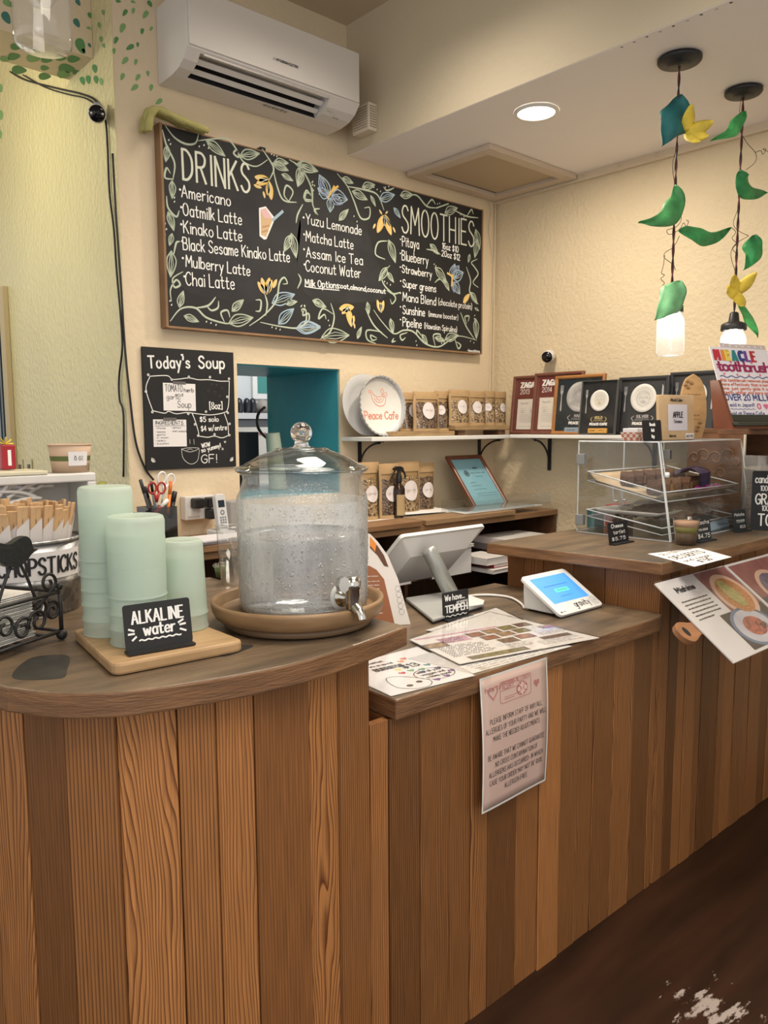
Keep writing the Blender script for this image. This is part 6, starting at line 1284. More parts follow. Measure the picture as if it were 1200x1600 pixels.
# miracle toothbrush sign on its wooden holder
zc_ = ZDISP+.001+HC; SA = -.26
ys_ = 1.245; a_ = P(1134, 672, Y=ys_)
hold = thing('sign_holder', 'red-brown wooden stand holding the toothbrush poster on the cubby shelf', 'stand', T=Matrix.Translation((a_.x, ys_, zc_)) @ Rz(SA))
LW = .30; hb = .17
m = M(); m.add([(0, -.03, 0), (.013, -.03, 0), (.013, .05, 0), (0, .05, 0), (0, .040, hb), (.013, .040, hb), (.013, .075, hb), (0, .075, hb)], [(0, 3, 2, 1), (0, 1, 5, 4), (1, 2, 6, 5), (2, 3, 7, 6), (3, 0, 4, 7), (4, 5, 6, 7)]); m.build('side_board', redwood, hold)
m = M(); m.box(.013, LW, -.03, .05, 0, .012); m.build('base_board', redwood, hold, bevel=.002)
m = M(); m.box(.005, LW, -.046, -.008, .012, .024); m.build('ledge', mat('dark_green_ledge', (.035, .040, .030), .35), hold, bevel=.002); m = M(); m.box(.014, LW, -.006, 0, .024, .050); m.build('lip', mat('dark_green_ledge', (.035, .040, .030)), hold)
m = M(); m.add([(.014, .018, .024), (LW, .018, .024), (LW, .072, hb), (.014, .072, hb), (.014, .026, .024), (LW, .026, .024), (LW, .08, hb), (.014, .08, hb)], [(0, 1, 2, 3), (7, 6, 5, 4), (0, 4, 5, 1), (2, 6, 7, 3), (0, 3, 7, 4), (1, 5, 6, 2)]); m.build('back_board', redwood, hold)
# poster
T_ = hold.matrix_world.copy() if False else Matrix.Translation((a_.x, ys_, zc_)) @ Rz(SA) @ Matrix.Translation((.012, .004, .026)) @ Matrix.Rotation(-.33, 4, 'X')
ps = thing('toothbrush_poster', 'hand-lettered white poster for a miracle toothbrush leaning in its wooden stand', 'poster', T=T_)
tlp = PP(1118, 542, T_.translation, T_.to_3x3() @ Vector((0, 1, 0))); PH = (tlp-T_.translation).dot(T_.to_3x3() @ Vector((0, 0, 1))); PW = PH*1.08
m = M(); m.box(0, PW, 0, .002, 0, PH); m.build('sheet', mat('poster_white', (.76, .73, .78), .6), ps)
cols = [mat('c_red', (.50, .03, .05), .6), mat('c_orange', (.75, .26, .04), .6), mat('c_yellow', (.78, .60, .12), .6), mat('c_teal', (.02, .22, .24), .6), mat('c_navy', (.03, .05, .22), .6), mat('c_purple', (.16, .05, .30), .6), mat('c_red', (.50, .03, .05))]
adv = .04
for ch_, c_ in zip('MIRACLE', cols):
    m = M(); g_ = txt(ch_, adv*PW+.0, PH*.825, PH*.13, .85)
    for dx in (0, .003, .006, .009): m.strokes([[(x+dx, z) for x, z in s2] for s2 in g_], .0068, -.0012)
    m.build('letter', c_, ps); adv += tlen(ch_, PH*.13, .85)/PW+.055
m = M()
for dx in (0, .0025, .005): m.strokes(txt('toothbrush', PW*.05+dx, PH*.68, PH*.13, width=PW*.90, gap=.6), .0062, -.0012)
m.build('lettering', mat('c_magenta', (.30, .02, .10), .6), ps)
m = M(); m.stroke([(PW*(.06+.88*i/40), PH*(.60+.012*math.sin(i*.9))) for i in range(41)], .003, -.0012); m.strokes(txt('OVER 20 MILLION', PW*.06, PH*.285, PH*.075, width=PW*.86), .0042, -.0012); m.strokes(txt('sold in Japan!!!', PW*.10, PH*.20, PH*.045, width=PW*.42), .002, -.0012); m.strokes(txt('Sold at Peace Cafe', PW*.06, PH*.085, PH*.05, width=PW*.60), .0022, -.0012); m.stroke([(PW*(.1+.42*i/30), PH*(.165+.006*math.sin(i*1.2))) for i in range(31)], .0018, -.0012); m.build('navy_lettering', cols[4], ps)
m = M()
for k, t in enumerate(('this toothbrush removes plaque', 'more effectively than a normal', 'one. just gently glide it over', 'teeth. whiter and more power')): m.strokes(txt(t, PW*.05, PH*(.535-.055*k), PH*.036, width=PW*.88), .0024, -.0012)
m.build('orange_lettering', mat('c_coral', (.62, .16, .08), .6), ps)
m = M()
for x, z, s2 in ((.14, .635, .04), (.36, .628, .04), (.56, .628, .04), (.76, .632, .04), (.72, .205, .09), (.1, .76, .03), (.3, .80, .05), (.42, .81, .06), (.66, .80, .04), (.06, .72, .04)): m.flat(heart(PW*x, PH*z, PH*s2), -.0011)
m.ring(PW*.60, PH*.205, PH*.02, PH*.042, -.0011); m.build('pink_hearts', mat('c_pink', (.62, .16, .28), .6), ps)
T2 = T_ @ Matrix.Translation((PW*.20, .0035, PH*.80)); o = thing('back_poster', 'second sheet with small white hearts standing behind the toothbrush poster', 'poster', T=T2); m = M(); m.box(0, PW*.8, 0, .0015, -PH*.8+.004, PH*.265); m.build('sheet', mat('poster_lilac', (.58, .50, .50), .6), o)
m = M()
for k in range(7): m.flat(heart(PW*(.06+.11*k), PH*.232, PH*.036)); 
m.build('white_hearts', white, o)
# candy sign + candy bags at the right edge
q = P(1172, 828, Z=ZDISP); T_ = Matrix.Translation((q.x, q.y, ZDISP+.001)) @ Rz(-1.15) @ Matrix.Rotation(-.10, 4, 'X')
o = thing('candy_sign', 'black chalk sign with candy prices at the right edge of the taller counter', 'sign', T=T_); kk = psize(1, q); w, h = .19, 92*kk
m = M(); m.prism(rrect(0, w, 0, h, .006), 0, .004); m.build('card', slate, o)
m = M(); m.strokes(txt('candies', w*.06, h*.80, h*.13, .62), .004); m.strokes(txt('100g:', w*.16, h*.665, h*.085, .75), .0025); m.strokes(txt('GRANOLA', w*.08, h*.44, h*.17, .75), .005); m.strokes(txt('100g:', w*.2, h*.33, h*.085, .75), .0025); m.strokes(txt('TOO', w*.14, h*.08, h*.19, .8), .0055); m.build('lettering', chalkw, o)
for i in range(2):
    c_ = P(1172+14*i, 760, X=3.17-.0*i); o = thing('candy_bag', ('left', 'right')[i]+' clear bag of sweets standing behind the black candy sign', 'bag', (3.19, P(1178+22*i, 760, X=3.19).y, ZDISP+.001)); h_ = P(1180, 712, X=3.19).z-ZDISP
    m = M(); m.grid(lambda u, v: Vector((-.028*(1-v)**.6*math.sin(math.pi*u)-.001, (u-.5)*.085*(1+.04*math.sin(v*9)), v*h_)), 10, 14); m.grid(lambda u, v: Vector((.022*(1-v)**.6*math.sin(math.pi*u), (u-.5)*.085*(1+.04*math.sin(v*9)), v*h_)), 10, 14); m.build('bag', clear_mat('candy_bag_film', (.95, .95, .95), 1.4, haze=.25, rough=.1) if 'candy_bag_film' not in MATS else MATS['candy_bag_film'], o)
    m = M(); m.grid(lambda u, v: Vector((-.024*(1-v*.6)**.6*math.sin(math.pi*u), (u-.5)*.075, v*h_*.6)), 8, 8); m.build('sweets', mat('sweets_tan', (.30, .22, .16), .6, bump=1, bscale=110, vary=.4, vscale=70), o)
# ---------------------------------------------------------------- signs and cup in front of the case
def tent(name, label, px_l, px_r, pyb, py_t, Z_, lines, mt=slate, base=True, lean=.14, col=None, back=True):
    """bent black card: face with an L foot, lower edge through two photo points on the surface Z_"""
    a_, b0 = P(px_l, pyb[0], Z=Z_), P(px_r, pyb[1], Z=Z_); a_.z = b0.z = Z_+.0008; xd = (b0-a_).normalized(); bk_ = Vector((0, 0, 1)).cross(xd)
    T_ = frame(a_, xd, Vector((0, 0, 1))*math.cos(lean)+bk_*math.sin(lean)); w = (b0-a_).length; yv = T_.to_3x3() @ Vector((0, 1, 0)); tp = PP(px_l+(py_t[2] if len(py_t) > 2 else 0), py_t[0], a_, yv); h = (tp-a_).dot(T_.to_3x3() @ Vector((0, 0, 1)))
    o_ = thing(name, label, 'sign', T=T_); m_ = M(); m_.prism(rrect(0, w, .004, h, .005), 0, .003); m_.build('card', mt, o_)
    m_ = M(); Tf = Matrix.Rotation(lean, 4, 'X'); m_.box(-.0, w, -.012 if not back else -.02, .012 if not back else .004, .0, .004, T=Tf); m_.build('foot', mt, o_)
    m_ = M(); lines(m_, w, h); m_.build('lettering', col or chalkw, o_); return o_, w, h
tent('pastry_sign', 'small black chalk card for cheese tarts in front of the pastry case', 953, 983, (852, 846), (818, 0, -7), ZDISP, lambda m_, w, h: (m_.strokes(txt('Cheese', w*.14, h*.74, h*.16, width=w*.6), .0024), m_.strokes(txt('tartlet', w*.22, h*.45, h*.16, width=w*.6), .002), m_.strokes(txt('$5.75', w*.12, h*.16, h*.14, width=w*.7), .002)))
tent('pastry_sign', 'small black chalk card mostly hidden behind the layered dessert cup', 1086, 1112, (848, 843), (808, 0, -2), ZDISP, lambda m_, w, h: (m_.strokes(txt('Mocha', w*.2, h*.68, h*.14, width=w*.7), .0022), m_.strokes(txt('mousse', w*.2, h*.42, h*.12, width=w*.6), .0018), m_.strokes(txt('$4.75', w*.2, h*.12, h*.16, width=w*.7), .0024)), mat('blue_black_slate', (.016, .022, .028), .5))
tent('pastry_sign', 'small blue-black chalk card for matcha at the right front of the case', 1147, 1167, (832, 829), (798, 0, -5), ZDISP, lambda m_, w, h: (m_.strokes(txt('Matcha', w*.12, h*.72, h*.13, width=w*.75), .0018), m_.strokes(txt('mousse', w*.25, h*.47, h*.11, width=w*.6), .0014), m_.stroke([(w*.25, h*.42), (w*.85, h*.43)], .001), m_.strokes(txt('$5.25', w*.48, h*.15, h*.12, width=w*.4), .0016)), mat('blue_black_slate', (.016, .022, .028)))
o, w, h = flatcard('price_card', 'blue-white blank card leaning inside the right front of the pastry case', 'card', 1110, 1140, 812, A.y+.03, ZDISP+.006, .002, mat('sky_card', (.45, .60, .72), .4), .1, .35)
q = P(1077, 853, Z=ZDISP); k = psize(1, q)
c_ = Vector((q.x+.02, q.y+.024, ZDISP+.001)); o = thing('dessert_cup', 'clear plastic cup of layered green and chocolate mousse in front of the case', 'cup', c_); rb, rt_, hh = 15.5*k, 21*k, 42*k
rr = lambda t: rb+(rt_-rb)*t
m = M(); m.lathe([(0, .001), (rr(0), .001), (rr(1), hh), (rr(1)*1.04, hh), (rr(1)*1.03, hh*.985)], 32); m.build('cup', clear_mat('cup_plastic', (.98, .98, .97), 1.2), o)
for z0, z1, mt in ((.03, .45, mat('choc_mousse', (.12, .08, .05), .7, vary=.3, vscale=60)), (.45, .68, mat('matcha_mousse', (.20, .19, .05), .7)), (.68, .88, mat('cream_mousse', (.48, .30, .20), .7))):
    m = M(); m.lathe([(0, hh*z0), (rr(z0)*.965, hh*z0), (rr(z1)*.965, hh*z1), (0, hh*z1)], 28); m.build('layer', mt, o)
o, c_ = sheet('price_sheet', 'white handwritten sheet lying over the front edge of the taller counter', zq(ZDISP, (1085, 886), (1143, 871), (1092, 857), (1012, 866)), ZDISP+.0006)
b0 = P(1085, 886, Z=ZDISP)-c_; b1 = P(1143, 871, Z=ZDISP)-c_; b3 = P(1012, 866, Z=ZDISP)-c_
def on_sheet(o_, bl, br, tl, z, fn, mt=ink, name='lettering'):
    """marks on a lying sheet: x runs bl->br, z runs bl->tl"""
    T_ = frame((bl[0], bl[1], z), (br[0]-bl[0], br[1]-bl[1], 0), (tl[0]-bl[0], tl[1]-bl[1], 0)); w = math.hypot(br[0]-bl[0], br[1]-bl[1]); x_ = T_.to_3x3() @ Vector((1, 0, 0)); z_ = T_.to_3x3() @ Vector((0, 0, 1)); d_ = Vector((tl[0]-bl[0], tl[1]-bl[1], 0)); h = d_.dot(z_); sh = d_.dot(x_)/h
    m_ = M(); fn(m_, w, h)
    m_.v = [(v[0]+sh*v[2], v[1], v[2]) for v in m_.v]
    o2 = m_.build(name, mt, o_, T=T_); return o2
on_sheet(o, b0, b1, b3, .0013, lambda m_, w, h: (m_.strokes(txt('GLUTEN FREE', w*.1, h*.75, h*.1, width=w*.8), .003, 0), m_.strokes(txt('DESSERTS', w*.1, h*.45, h*.18, width=w*.8), .005, 0), m_.strokes(txt('and Vegan', w*.1, h*.25, h*.1, width=w*.7), .003, 0), m_.strokes(txt('$7.50', w*.3, h*.08, h*.12, width=w*.3), .004, 0)))
# ================================================================== LOWER COUNTER THINGS
# ---- point-of-sale screen seen from behind
wp = mat('gloss_white_plastic', (.72, .71, .69), .22)
ym = 1.80; TL, TR = P(629, 841, Y=ym), P(760, 823, Y=ym); BR = P(700, 892, X=TR.x); up_ = (Vector((TL.x, ym, TL.z))-Vector((TL.x, BR.y, BR.z))); 
Tm = frame(Vector((TL.x, BR.y, BR.z)), Vector((1, 0, 0)), up_); MW, MH = TR.x-TL.x, up_.length
pos = thing('sales_terminal', 'white point-of-sale screen on a grey tube neck, seen from behind on the lower counter', 'monitor', (1.80, 1.72, ZLOW+.001))
Tl = Matrix.Translation(-Vector(pos.location)) @ Tm
def tp(x, y, z): return Tl @ Vector((x, y, z))
m = M(); m.prism(rrect(0, MW, 0, MH, .014), .004, .016, T=Tl); m.build('screen_bezel', wp, pos)
m = M(); m.add([tp(.012, .004, .012), tp(MW-.012, .004, .012), tp(MW-.012, .004, MH-.012), tp(.012, .004, MH-.012), tp(MW*.16, -.030, MH*.10), tp(MW*.84, -.030, MH*.10), tp(MW*.84, -.030, MH*.72), tp(MW*.16, -.030, MH*.72)], [(4, 5, 6, 7), (0, 1, 5, 4), (1, 2, 6, 5), (2, 3, 7, 6), (3, 0, 4, 7)]); m.build('rear_shell', wp, pos, bevel=.004)
m = M(); m.prism(rrect(.008, MW-.008, .008, MH-.008, .008), .0165, .0175, T=Tl); m.build('screen', mat('screen_black', (.01, .012, .016), .08), pos)
n0 = P(676, 872, Y=ym-.02)-pos.location; n1 = P(708, 932, Z=ZLOW+.02)-pos.location; n1.z = .016; nr = 12.2/FPX*depth(pos.location+n0)
m = M(); d_ = (n0-n1).normalized(); m.tube([n1, n0+d_*.02, n0+d_*.035], [nr, nr, nr*.96], 32); m.build('neck', mat('satin_grey_metal', (.34, .35, .33), .32, metal=.35), pos)
q = [P(x, y, Z=ZLOW+.016)-pos.location for x, y in ((634, 934), (676, 968), (757, 943), (707, 923))]
m = M(); m.slab([(p.x, p.y) for p in q], .006, .016); m.build('base_plate', mat('silver_base', (.50, .51, .50), .3, metal=.3), pos, bevel=.003)
m = M(); m.slab([((p.x)*.94, (p.y)*.94) for p in q], 0, .006); m.build('base_foot', dgrey, pos)
m = M(); q2 = [P(x, y, Z=ZLOW+.014)-pos.location for x, y in ((712, 926), (757, 942), (755, 947), (720, 953))]
m.slab([(p.x, p.y) for p in q2], .0162, .022); m.build('card_tray', wp, pos, bevel=.002)
o = thing('white_cable', 'white power cable running across the lower counter behind the card reader', 'cable', (0, 0, 0)); m = M(); m.tube(spl([tuple(P(x, y, Z=ZLOW+.005)) for x, y in ((725, 933), (745, 930), (772, 930), (798, 934), (814, 943), (819, 950))], 6), .0042, 8); m.build('sheath', wp, o)
# ---- tempeh sign
tent('tempeh_sign', 'black chalk sign about tempeh standing against the sales terminal base', 693, 733, (971, 962), (929, 0, -11), ZLOW, lambda m_, w, h: (m_.strokes(txt('We have...', w*.08, h*.70, h*.20, width=w*.75), .0028), m_.strokes(txt('organic', w*.52, h*.55, h*.10, width=w*.44), .0015), [m_.strokes(txt('TEMPEH', w*.08+dx, h*.27, h*.24, width=w*.84), .0036) for dx in (0, .0015)], m_.stroke([(w*(.10+.8*i/24), h*(.13+.025*math.sin(i*1.05))) for i in range(25)], .0028)), slate, lean=.06)
# ---- card reader
BL, BR = P(875.5, 964, Z=ZLOW+.007), P(945, 946, Z=ZLOW+.007); TLk = P(814, 905, X=BL.x)
kio = thing('card_reader', 'white countertop payment tablet with blue screen and its name printed below', 'payment terminal', (BL.x, BL.y, ZLOW+.001)); KW = BR.x-BL.x; KD = TLk.y-BL.y; KH = TLk.z-ZLOW
m = M(); pr = [(.035, .006), (KD*.98, .006), (KD*1.0, KH*.55), (KD*1.0, KH*.93), (KD*.97, KH*.97)]
m.add([(.012, y, z) for y, z in pr]+[(KW-.012, y, z) for y, z in pr], [tuple(range(4, -1, -1)), tuple(range(5, 10))]+[(i, (i+1) % 5, 5+(i+1) % 5, 5+i) for i in range(5)]); m.build('body', wp, kio, bevel=.006)
Tk = Matrix.Translation(-Vector(kio.location)) @ frame(Vector((BL.x, BL.y, ZLOW+.007)), Vector((1, 0, 0)), TLk-BL); FL = (TLk-BL).length
m = M(); m.prism(rrect(0, KW, 0, FL*1.03, .014), -.004, .006, T=Tk); m.build('face_plate', wp, kio, bevel=.0015)
m = M(); m.box(.03, KW-.02, .03, KD*.95, 0, .006); m.build('foot', dgrey, kio)
m = M(); m.prism([(KW*.10, FL*.27), (KW*.90, FL*.27), (KW*.90, FL*.92), (KW*.10, FL*.92)], -.0046, -.004, T=Tk); m.build('screen', mat('screen_blue', (.08, .31, .88), .3, emit=.40), kio)
m = M(); m.prism([(KW*.36, FL*.50), (KW*.66, FL*.50), (KW*.66, FL*.59), (KW*.36, FL*.59)], -.0050, -.0046, T=Tk); m.build('screen_button', mat('screen_green', (.10, .55, .45), .4, emit=.5), kio)
def kmarks(nm, fn, mt):
    m_ = M(); fn(m_); m_.v = [tuple(Tk @ Vector(v)) for v in m_.v]; return m_.build(nm, mt, kio)
kmarks('screen_text', lambda m_: (m_.strokes(squig(KW*.22, KW*.74, FL*.68, .003), .0011, -.0052), m_.strokes(squig(KW*.40, KW*.62, FL*.545, .003), .0011, -.0056), m_.strokes(squig(KW*.36, KW*.62, FL*.40, .002), .0008, -.0052)), mat('screen_text_blue', (.05, .15, .35), .5))
kmarks('lettering', lambda m_: (m_.strokes(txt('gravity', KW*.44, FL*.10, FL*.135, width=KW*.34), .0026, -.0046), m_.rect(KW*.06, KW*.085, FL*.045, FL*.085, -.0045), m_.strokes(squig(KW*.10, KW*.19, FL*.065, .0025), .001, -.0046)), ink)
kmarks('contactless_mark', lambda m_: (m_.ring(KW*.905, FL*.15, FL*.085, FL*.095, -.0045), m_.ring(KW*.905, FL*.15, FL*.045, FL*.052, -.0045), m_.strokes(squig(KW*.875, KW*.935, FL*.15, .004), .0014, -.0046)), greyp)
# ---- laminated menus on the counter
lam = clear_mat('laminate_film', (1, 1, 1), 1.0, rough=.12)
foods = [mat('food_print_'+n_, c, .5, col2=c2, vscale=90) for n_, c, c2 in (('red', (.45, .16, .08), (.10, .045, .03)), ('tan', (.50, .32, .16), (.14, .08, .04)), ('green', (.24, .26, .08), (.10, .06, .03)), ('dark', (.22, .13, .08), (.05, .03, .02)))]
menu_p = mat('menu_paper', (.80, .77, .74), .45)
def lying(name, label, q4, z, mt, marks, film=True, cat='menu', group=None):
    """q4: photo corners bl, br, tr, tl as read by someone facing the counter"""
    pts = zq(z, *q4); o_, c_ = sheet(name, label, [(p.x, p.y) for p in pts], z, mt, cat, .001, group=group)
    r = [p-c_ for p in pts]
    for nm, fn, mm in marks: on_sheet(o_, r[0], r[1], r[3], .00125, fn, mm, nm)
    if film:
        m_ = M(); cc = sum((Vector((p.x, p.y, 0)) for p in r), Vector())/4; m_.slab([(cc.x+(p.x-cc.x)*1.035, cc.y+(p.y-cc.y)*1.035) for p in r], .0016, .0019); m_.build('laminate', lam, o_)
    return o_
def textblock(x0, x1, z0, z1, n, h, wd):
    return lambda m_, w, hh: [m_.strokes(squig(w*x0, w*(x1-random.uniform(0, .25)*(x1-x0)), hh*(z1-(z1-z0)*i/max(1, n-1)), h), wd, 0) for i in range(n)]
gp = mat('menu_print', (.12, .11, .12), .6); pinkp = mat('pink_print', (.62, .33, .38), .5); blup = mat('blue_print', (.40, .47, .62), .5)
def tb(*L):
    def f(m_, w, h):
        for a_ in L: textblock(*a_)(m_, w, h)
    return f
def foods_at(i, L):
    def f(m_, w, h):
        for k, (x, z, rx, rz) in enumerate(L):
            if k % 4 == i: m_.disc(w*x, h*z, w*rx*1.15, h*rz*.95, -.0003)
    return f
def food_backs(L):
    def f(m_, w, h):
        for x, z, rx, rz in L: m_.rect(w*(x-rx*1.25), w*(x+rx*1.25), h*(z-rz*1.05), h*(z+rz*1.05), 0)
    return f
FD = [(.40, .80, .045, .08), (.53, .83, .045, .08), (.66, .86, .045, .08), (.79, .88, .045, .075), (.44, .62, .045, .075), (.57, .66, .045, .075), (.70, .68, .045, .075), (.50, .43, .05, .08), (.64, .47, .05, .075), (.07, .66, .06, .08), (.30, .10, .16, .055), (.80, .30, .09, .05), (.90, .66, .05, .06)]
lying('menu_sheet', 'lower laminated menu page peeking out under the big menu toward the counter edge', ((738, 1053), (893, 1010), (800, 985), (640, 1030)), ZLOW+.0006, menu_p, [('print', tb((.1, .9, .05, .4, 6, .006, .0014)), gp)], group=None)
lying('menu_sheet', 'laminated menu page fanned out behind the big menu beside the terminal', ((700, 992), (850, 985), (775, 950), (665, 985)), ZLOW+.0032, menu_p, [('print', tb((.1, .9, .3, .9, 8, .006, .0014)), gp)])
lying('menu_sheet', 'large laminated menu with rows of food photos spread on the lower counter', ((718, 1038), (937, 997), (765, 957), (640, 1000)), ZLOW+.0056, menu_p,
      [('pink_panel', lambda m_, w, h: (m_.rect(w*.13, w*.33, h*.66, h*.86, 0), m_.rect(w*.02, w*.62, h*.935, h*.985, 0)), mat('pink_panel', (.62, .36, .45), .5)), ('print', tb((.14, .31, .69, .82, 4, .008, .0024), (.04, .36, .22, .56, 9, .008, .0022), (.42, .60, .18, .30, 5, .006, .0014), (.62, .92, .10, .22, 4, .006, .0014), (.74, .97, .42, .56, 5, .006, .0014)), gp), ('blue_text', tb((.74, .88, .60, .74, 4, .007, .0018), (.38, .52, .30, .36, 2, .006, .0016)), blup)]+[('photo_ground', food_backs(FD), mat('photo_ground', (.16, .13, .11), .5, vary=.4, vscale=60))]+[('food_photo', foods_at(i, FD), foods[i]) for i in range(4)])
hc = [('c_orange', .5, .86), ('c_coral', .66, .93), ('c_teal', .80, .58), ('c_navy', .84, .42), ('c_purple', .95, .26), ('c_green_p', .30, .52), ('c_navy', .42, .40), ('c_yellow', .12, .62), ('c_red', .06, .50), ('c_purple', .66, .14), ('c_green_p', .52, .48), ('c_purple', .36, .10)]
mat('c_green_p', (.14, .42, .24), .6)
bq = ((611, 1088), (742, 1056), (652, 1011), (520, 1046))
bu = lying('burrito_sheet', 'handwritten white sheet with coloured hearts at the near corner of the lower counter', bq, ZLOW+.0012, mat('bright_paper', (.80, .79, .80), .45), [('lettering', lambda m_, w, h: (m_.strokes(txt('BURRITOS', w*.30, h*.66, h*.075, width=w*.34), .0055, 0), m_.strokes(txt('$13', w*.58, h*.58, h*.11, width=w*.20), .005, 0), m_.strokes(txt('with all your', w*.58, h*.36, h*.055, width=w*.30), .002, 0), m_.strokes(txt('veggies and', w*.58, h*.28, h*.055, width=w*.28), .002, 0), m_.strokes(txt('creamy sauce!', w*.58, h*.20, h*.055, width=w*.30), .002, 0), m_.stroke([(w*(.73+.22*math.cos(t)), h*(.29+.17*math.sin(t))) for t in [i*math.pi/14 for i in range(29)]], .0022, 0), m_.strokes(txt('breakfast', w*.35, h*.90, h*.05, width=w*.2), .002, 0), m_.strokes(txt('are on special', w*.32, h*.80, h*.05, width=w*.28), .002, 0), m_.stroke(spl([(w*.30, h*.02), (w*.18, h*.16), (w*.24, h*.42), (w*.40, h*.40), (w*.56, h*.16), (w*.46, h*.02), (w*.30, h*.02)], 5), .002, 0)), ink), ('eyes', lambda m_, w, h: (m_.disc(w*.31, h*.13, w*.035, h*.03, 0), m_.disc(w*.45, h*.17, w*.035, h*.03, 0)), ink)]
     +[('heart', (lambda x, z: (lambda m_, w, h: m_.flat(heart(w*x, h*z, h*.085), 0)))(.45+x*.5, z*.9+.03), MATS[c]) for c, x, z in hc])
# ---- allergy notice hanging over the counter edge
yh = cLow.y-.006; a_, b0, tl2 = P(752, 1270, Y=yh-.01), P(861, 1232, Y=yh-.01), P(748, 1062, Y=yh)
al = thing('allergy_notice', 'pink laminated allergy notice hanging down from the lower counter edge', 'notice', T=frame(Vector((a_.x, yh-.008, a_.z)), Vector((1, 0, 0)), Vector((0, .02, 1))))
AW, AH = P(850, 1028, Y=yh).x-tl2.x+.004, tl2.z-a_.z
def bow(x, z): return -.010*math.sin(math.pi*min(1, max(0, z/AH)))*.6-.004*(1-z/AH)*math.cos(3*x/AW)
m = M(); m.grid(lambda u, v: Vector((u*AW, bow(u*AW, v*AH), v*AH)), 8, 14); m.build('sheet', mat('pink_paper', (.70, .50, .43), .45), al, solid=.0008)
m = M(); m.grid(lambda u, v: Vector((-.006+u*(AW+.012), bow(u*AW, v*AH)-.0012, -.006+v*(AH+.010))), 8, 14); m.build('laminate', lam, al)
bm = M(); 
for x0, z0, x1, z1 in ((0, 0, AW, 0), (AW, 0, AW, AH), (AW, AH, 0, AH), (0, AH, 0, 0)): bm.stroke([(x0+(x1-x0)*i/12, z0+(z1-z0)*i/12) for i in range(13)], .005, -.001)
bm.v = [(x, y+bow(x, z), z) for x, y, z in bm.v]; bm.build('white_border', white, al)
def am(nm, fn, mt):
    m_ = M(); fn(m_); m_.v = [(x, y+bow(x, z)-.0006, z) for x, y, z in m_.v]; return m_.build(nm, mt, al)
rows = ['PLEASE INFORM STAFF OF ANY/ALL', 'ALLERGIES OF YOUR PARTY AND WE WILL', 'MAKE THE NEEDED ADJUSTMENTS', '', 'BE AWARE THAT WE CANNOT GUARANTEE', 'NO CROSS CONTAMINATION OF', 'ALLERGENS HAS OCCURRED; IN WHICH', 'CASE YOUR ORDER MAY NOT BE 100%', 'ALLERGEN-FREE.']
def ar(m_):
    for i, t in enumerate(rows):
        if t: wd = AW*.93*len(t)/35; m_.strokes(txt(t, AW/2-wd/2+.002, AH*(.645-.0665*i), AH*.037, width=wd, gap=2.3), .00105)
am('lettering', ar, ink)
def ap(m_):
    x0, x1, z0, z1 = AW*.27, AW*.74, AH*.77, AH*.93; r_ = rrect(x0, x1, z0, z1, .006); m_.stroke(r_+r_[:1], .0014); m_.stroke([(x0, AH*.865), (AW*.55, AH*.865)], .0011); m_.stroke([(AW*.33, AH*.81), (AW*.53, AH*.81)], .0012); m_.stroke([(AW*.33, AH*.795), (AW*.48, AH*.795)], .0012)
    m_.strokes(txt('ALLERGY', AW*.52, AH*.895, AH*.028, width=AW*.2), .0011); m_.strokes(txt('ALERT', AW*.30, AH*.872, AH*.03, width=AW*.18), .0014); m_.strokes(txt('SINCERELY', AW*.28, AH*.905, AH*.022, width=AW*.26), .0018)
    m_.stroke(heart(AW*.17, AH*.875, AH*.105)+heart(AW*.17, AH*.875, AH*.105)[:1], .0032); m_.strokes(txt('hearts', AW*.06, AH*.89, AH*.035, width=AW*.22), .0018)
    m_.flat(heart(AW*.83, AH*.835, AH*.07))
am('pink_drawing', ap, mat('allergy_pink', (.50, .20, .19), .5))
am('allergy_seal', lambda m_: (m_.disc(AW*.60, AH*.835, AW*.085, AH*.052), ), mat('allergy_red', (.50, .16, .17), .5))
am('seal_marks', lambda m_: (m_.strokes([[(AW*.555, AH*.80), (AW*.645, AH*.872)], [(AW*.645, AH*.80), (AW*.555, AH*.872)]], .003, -.0012), [m_.disc(AW*.60+AW*.05*math.cos(t), AH*.835+AH*.03*math.sin(t), .006, .006, -.0012) for t in (0, 1.57, 3.14, 4.71)]), mat('pink_paper', (.70, .50, .43)))
for px, py in ((755, 1052), (846, 1022)):
    q = P(px, py, Y=yh); o = thing('tape_strip', ('left', 'right')[px > 800]+' clear tape strip holding the pink allergy notice to the counter edge', 'tape', (q.x, yh-.012, q.z)); m = M(); m.box(-.012, .012, -.0005, 0, -.02, .012); m.box(-.012, .012, 0, .022, .0115, .012); m.build('strip', lam, o)
# ---- tall brown menu standing behind the dispenser
za = P(641, 976, Z=ZLOW); bl_ = P(560, 962, Z=ZLOW); nrm = Vector((-.5, -.86, 0)).normalized(); xd = Vector((nrm.y*-1, nrm.x, 0)); xd = Vector((.86, -.5, 0)); 
Tb = frame(za-xd*.21+Vector((0, 0, .001)), xd, Vector((.50*.16, .86*.16, 1))); bm_ = thing('standing_menu', 'tall folded brown and white drinks menu standing behind the water dispenser', 'menu', T=Tb)
yv = Tb.to_3x3() @ Vector((0, 1, 0)); Tbi = Tb.inverted(); L3 = lambda px, py: (lambda p: (p.x, p.z))(Tbi @ PP(px, py, za, yv))
out = [(0, 0), (.21, 0)]+[L3(*q) for q in ((641, 976), (622, 905), (606, 868), (590, 846), (578, 834))]+[(0, L3(578, 834)[1]+.02)]
m = M(); m.prism(out[:2]+out[3:], 0, .0015); m.build('sheet', mat('menu_white', (.74, .70, .66), .5), bm_)
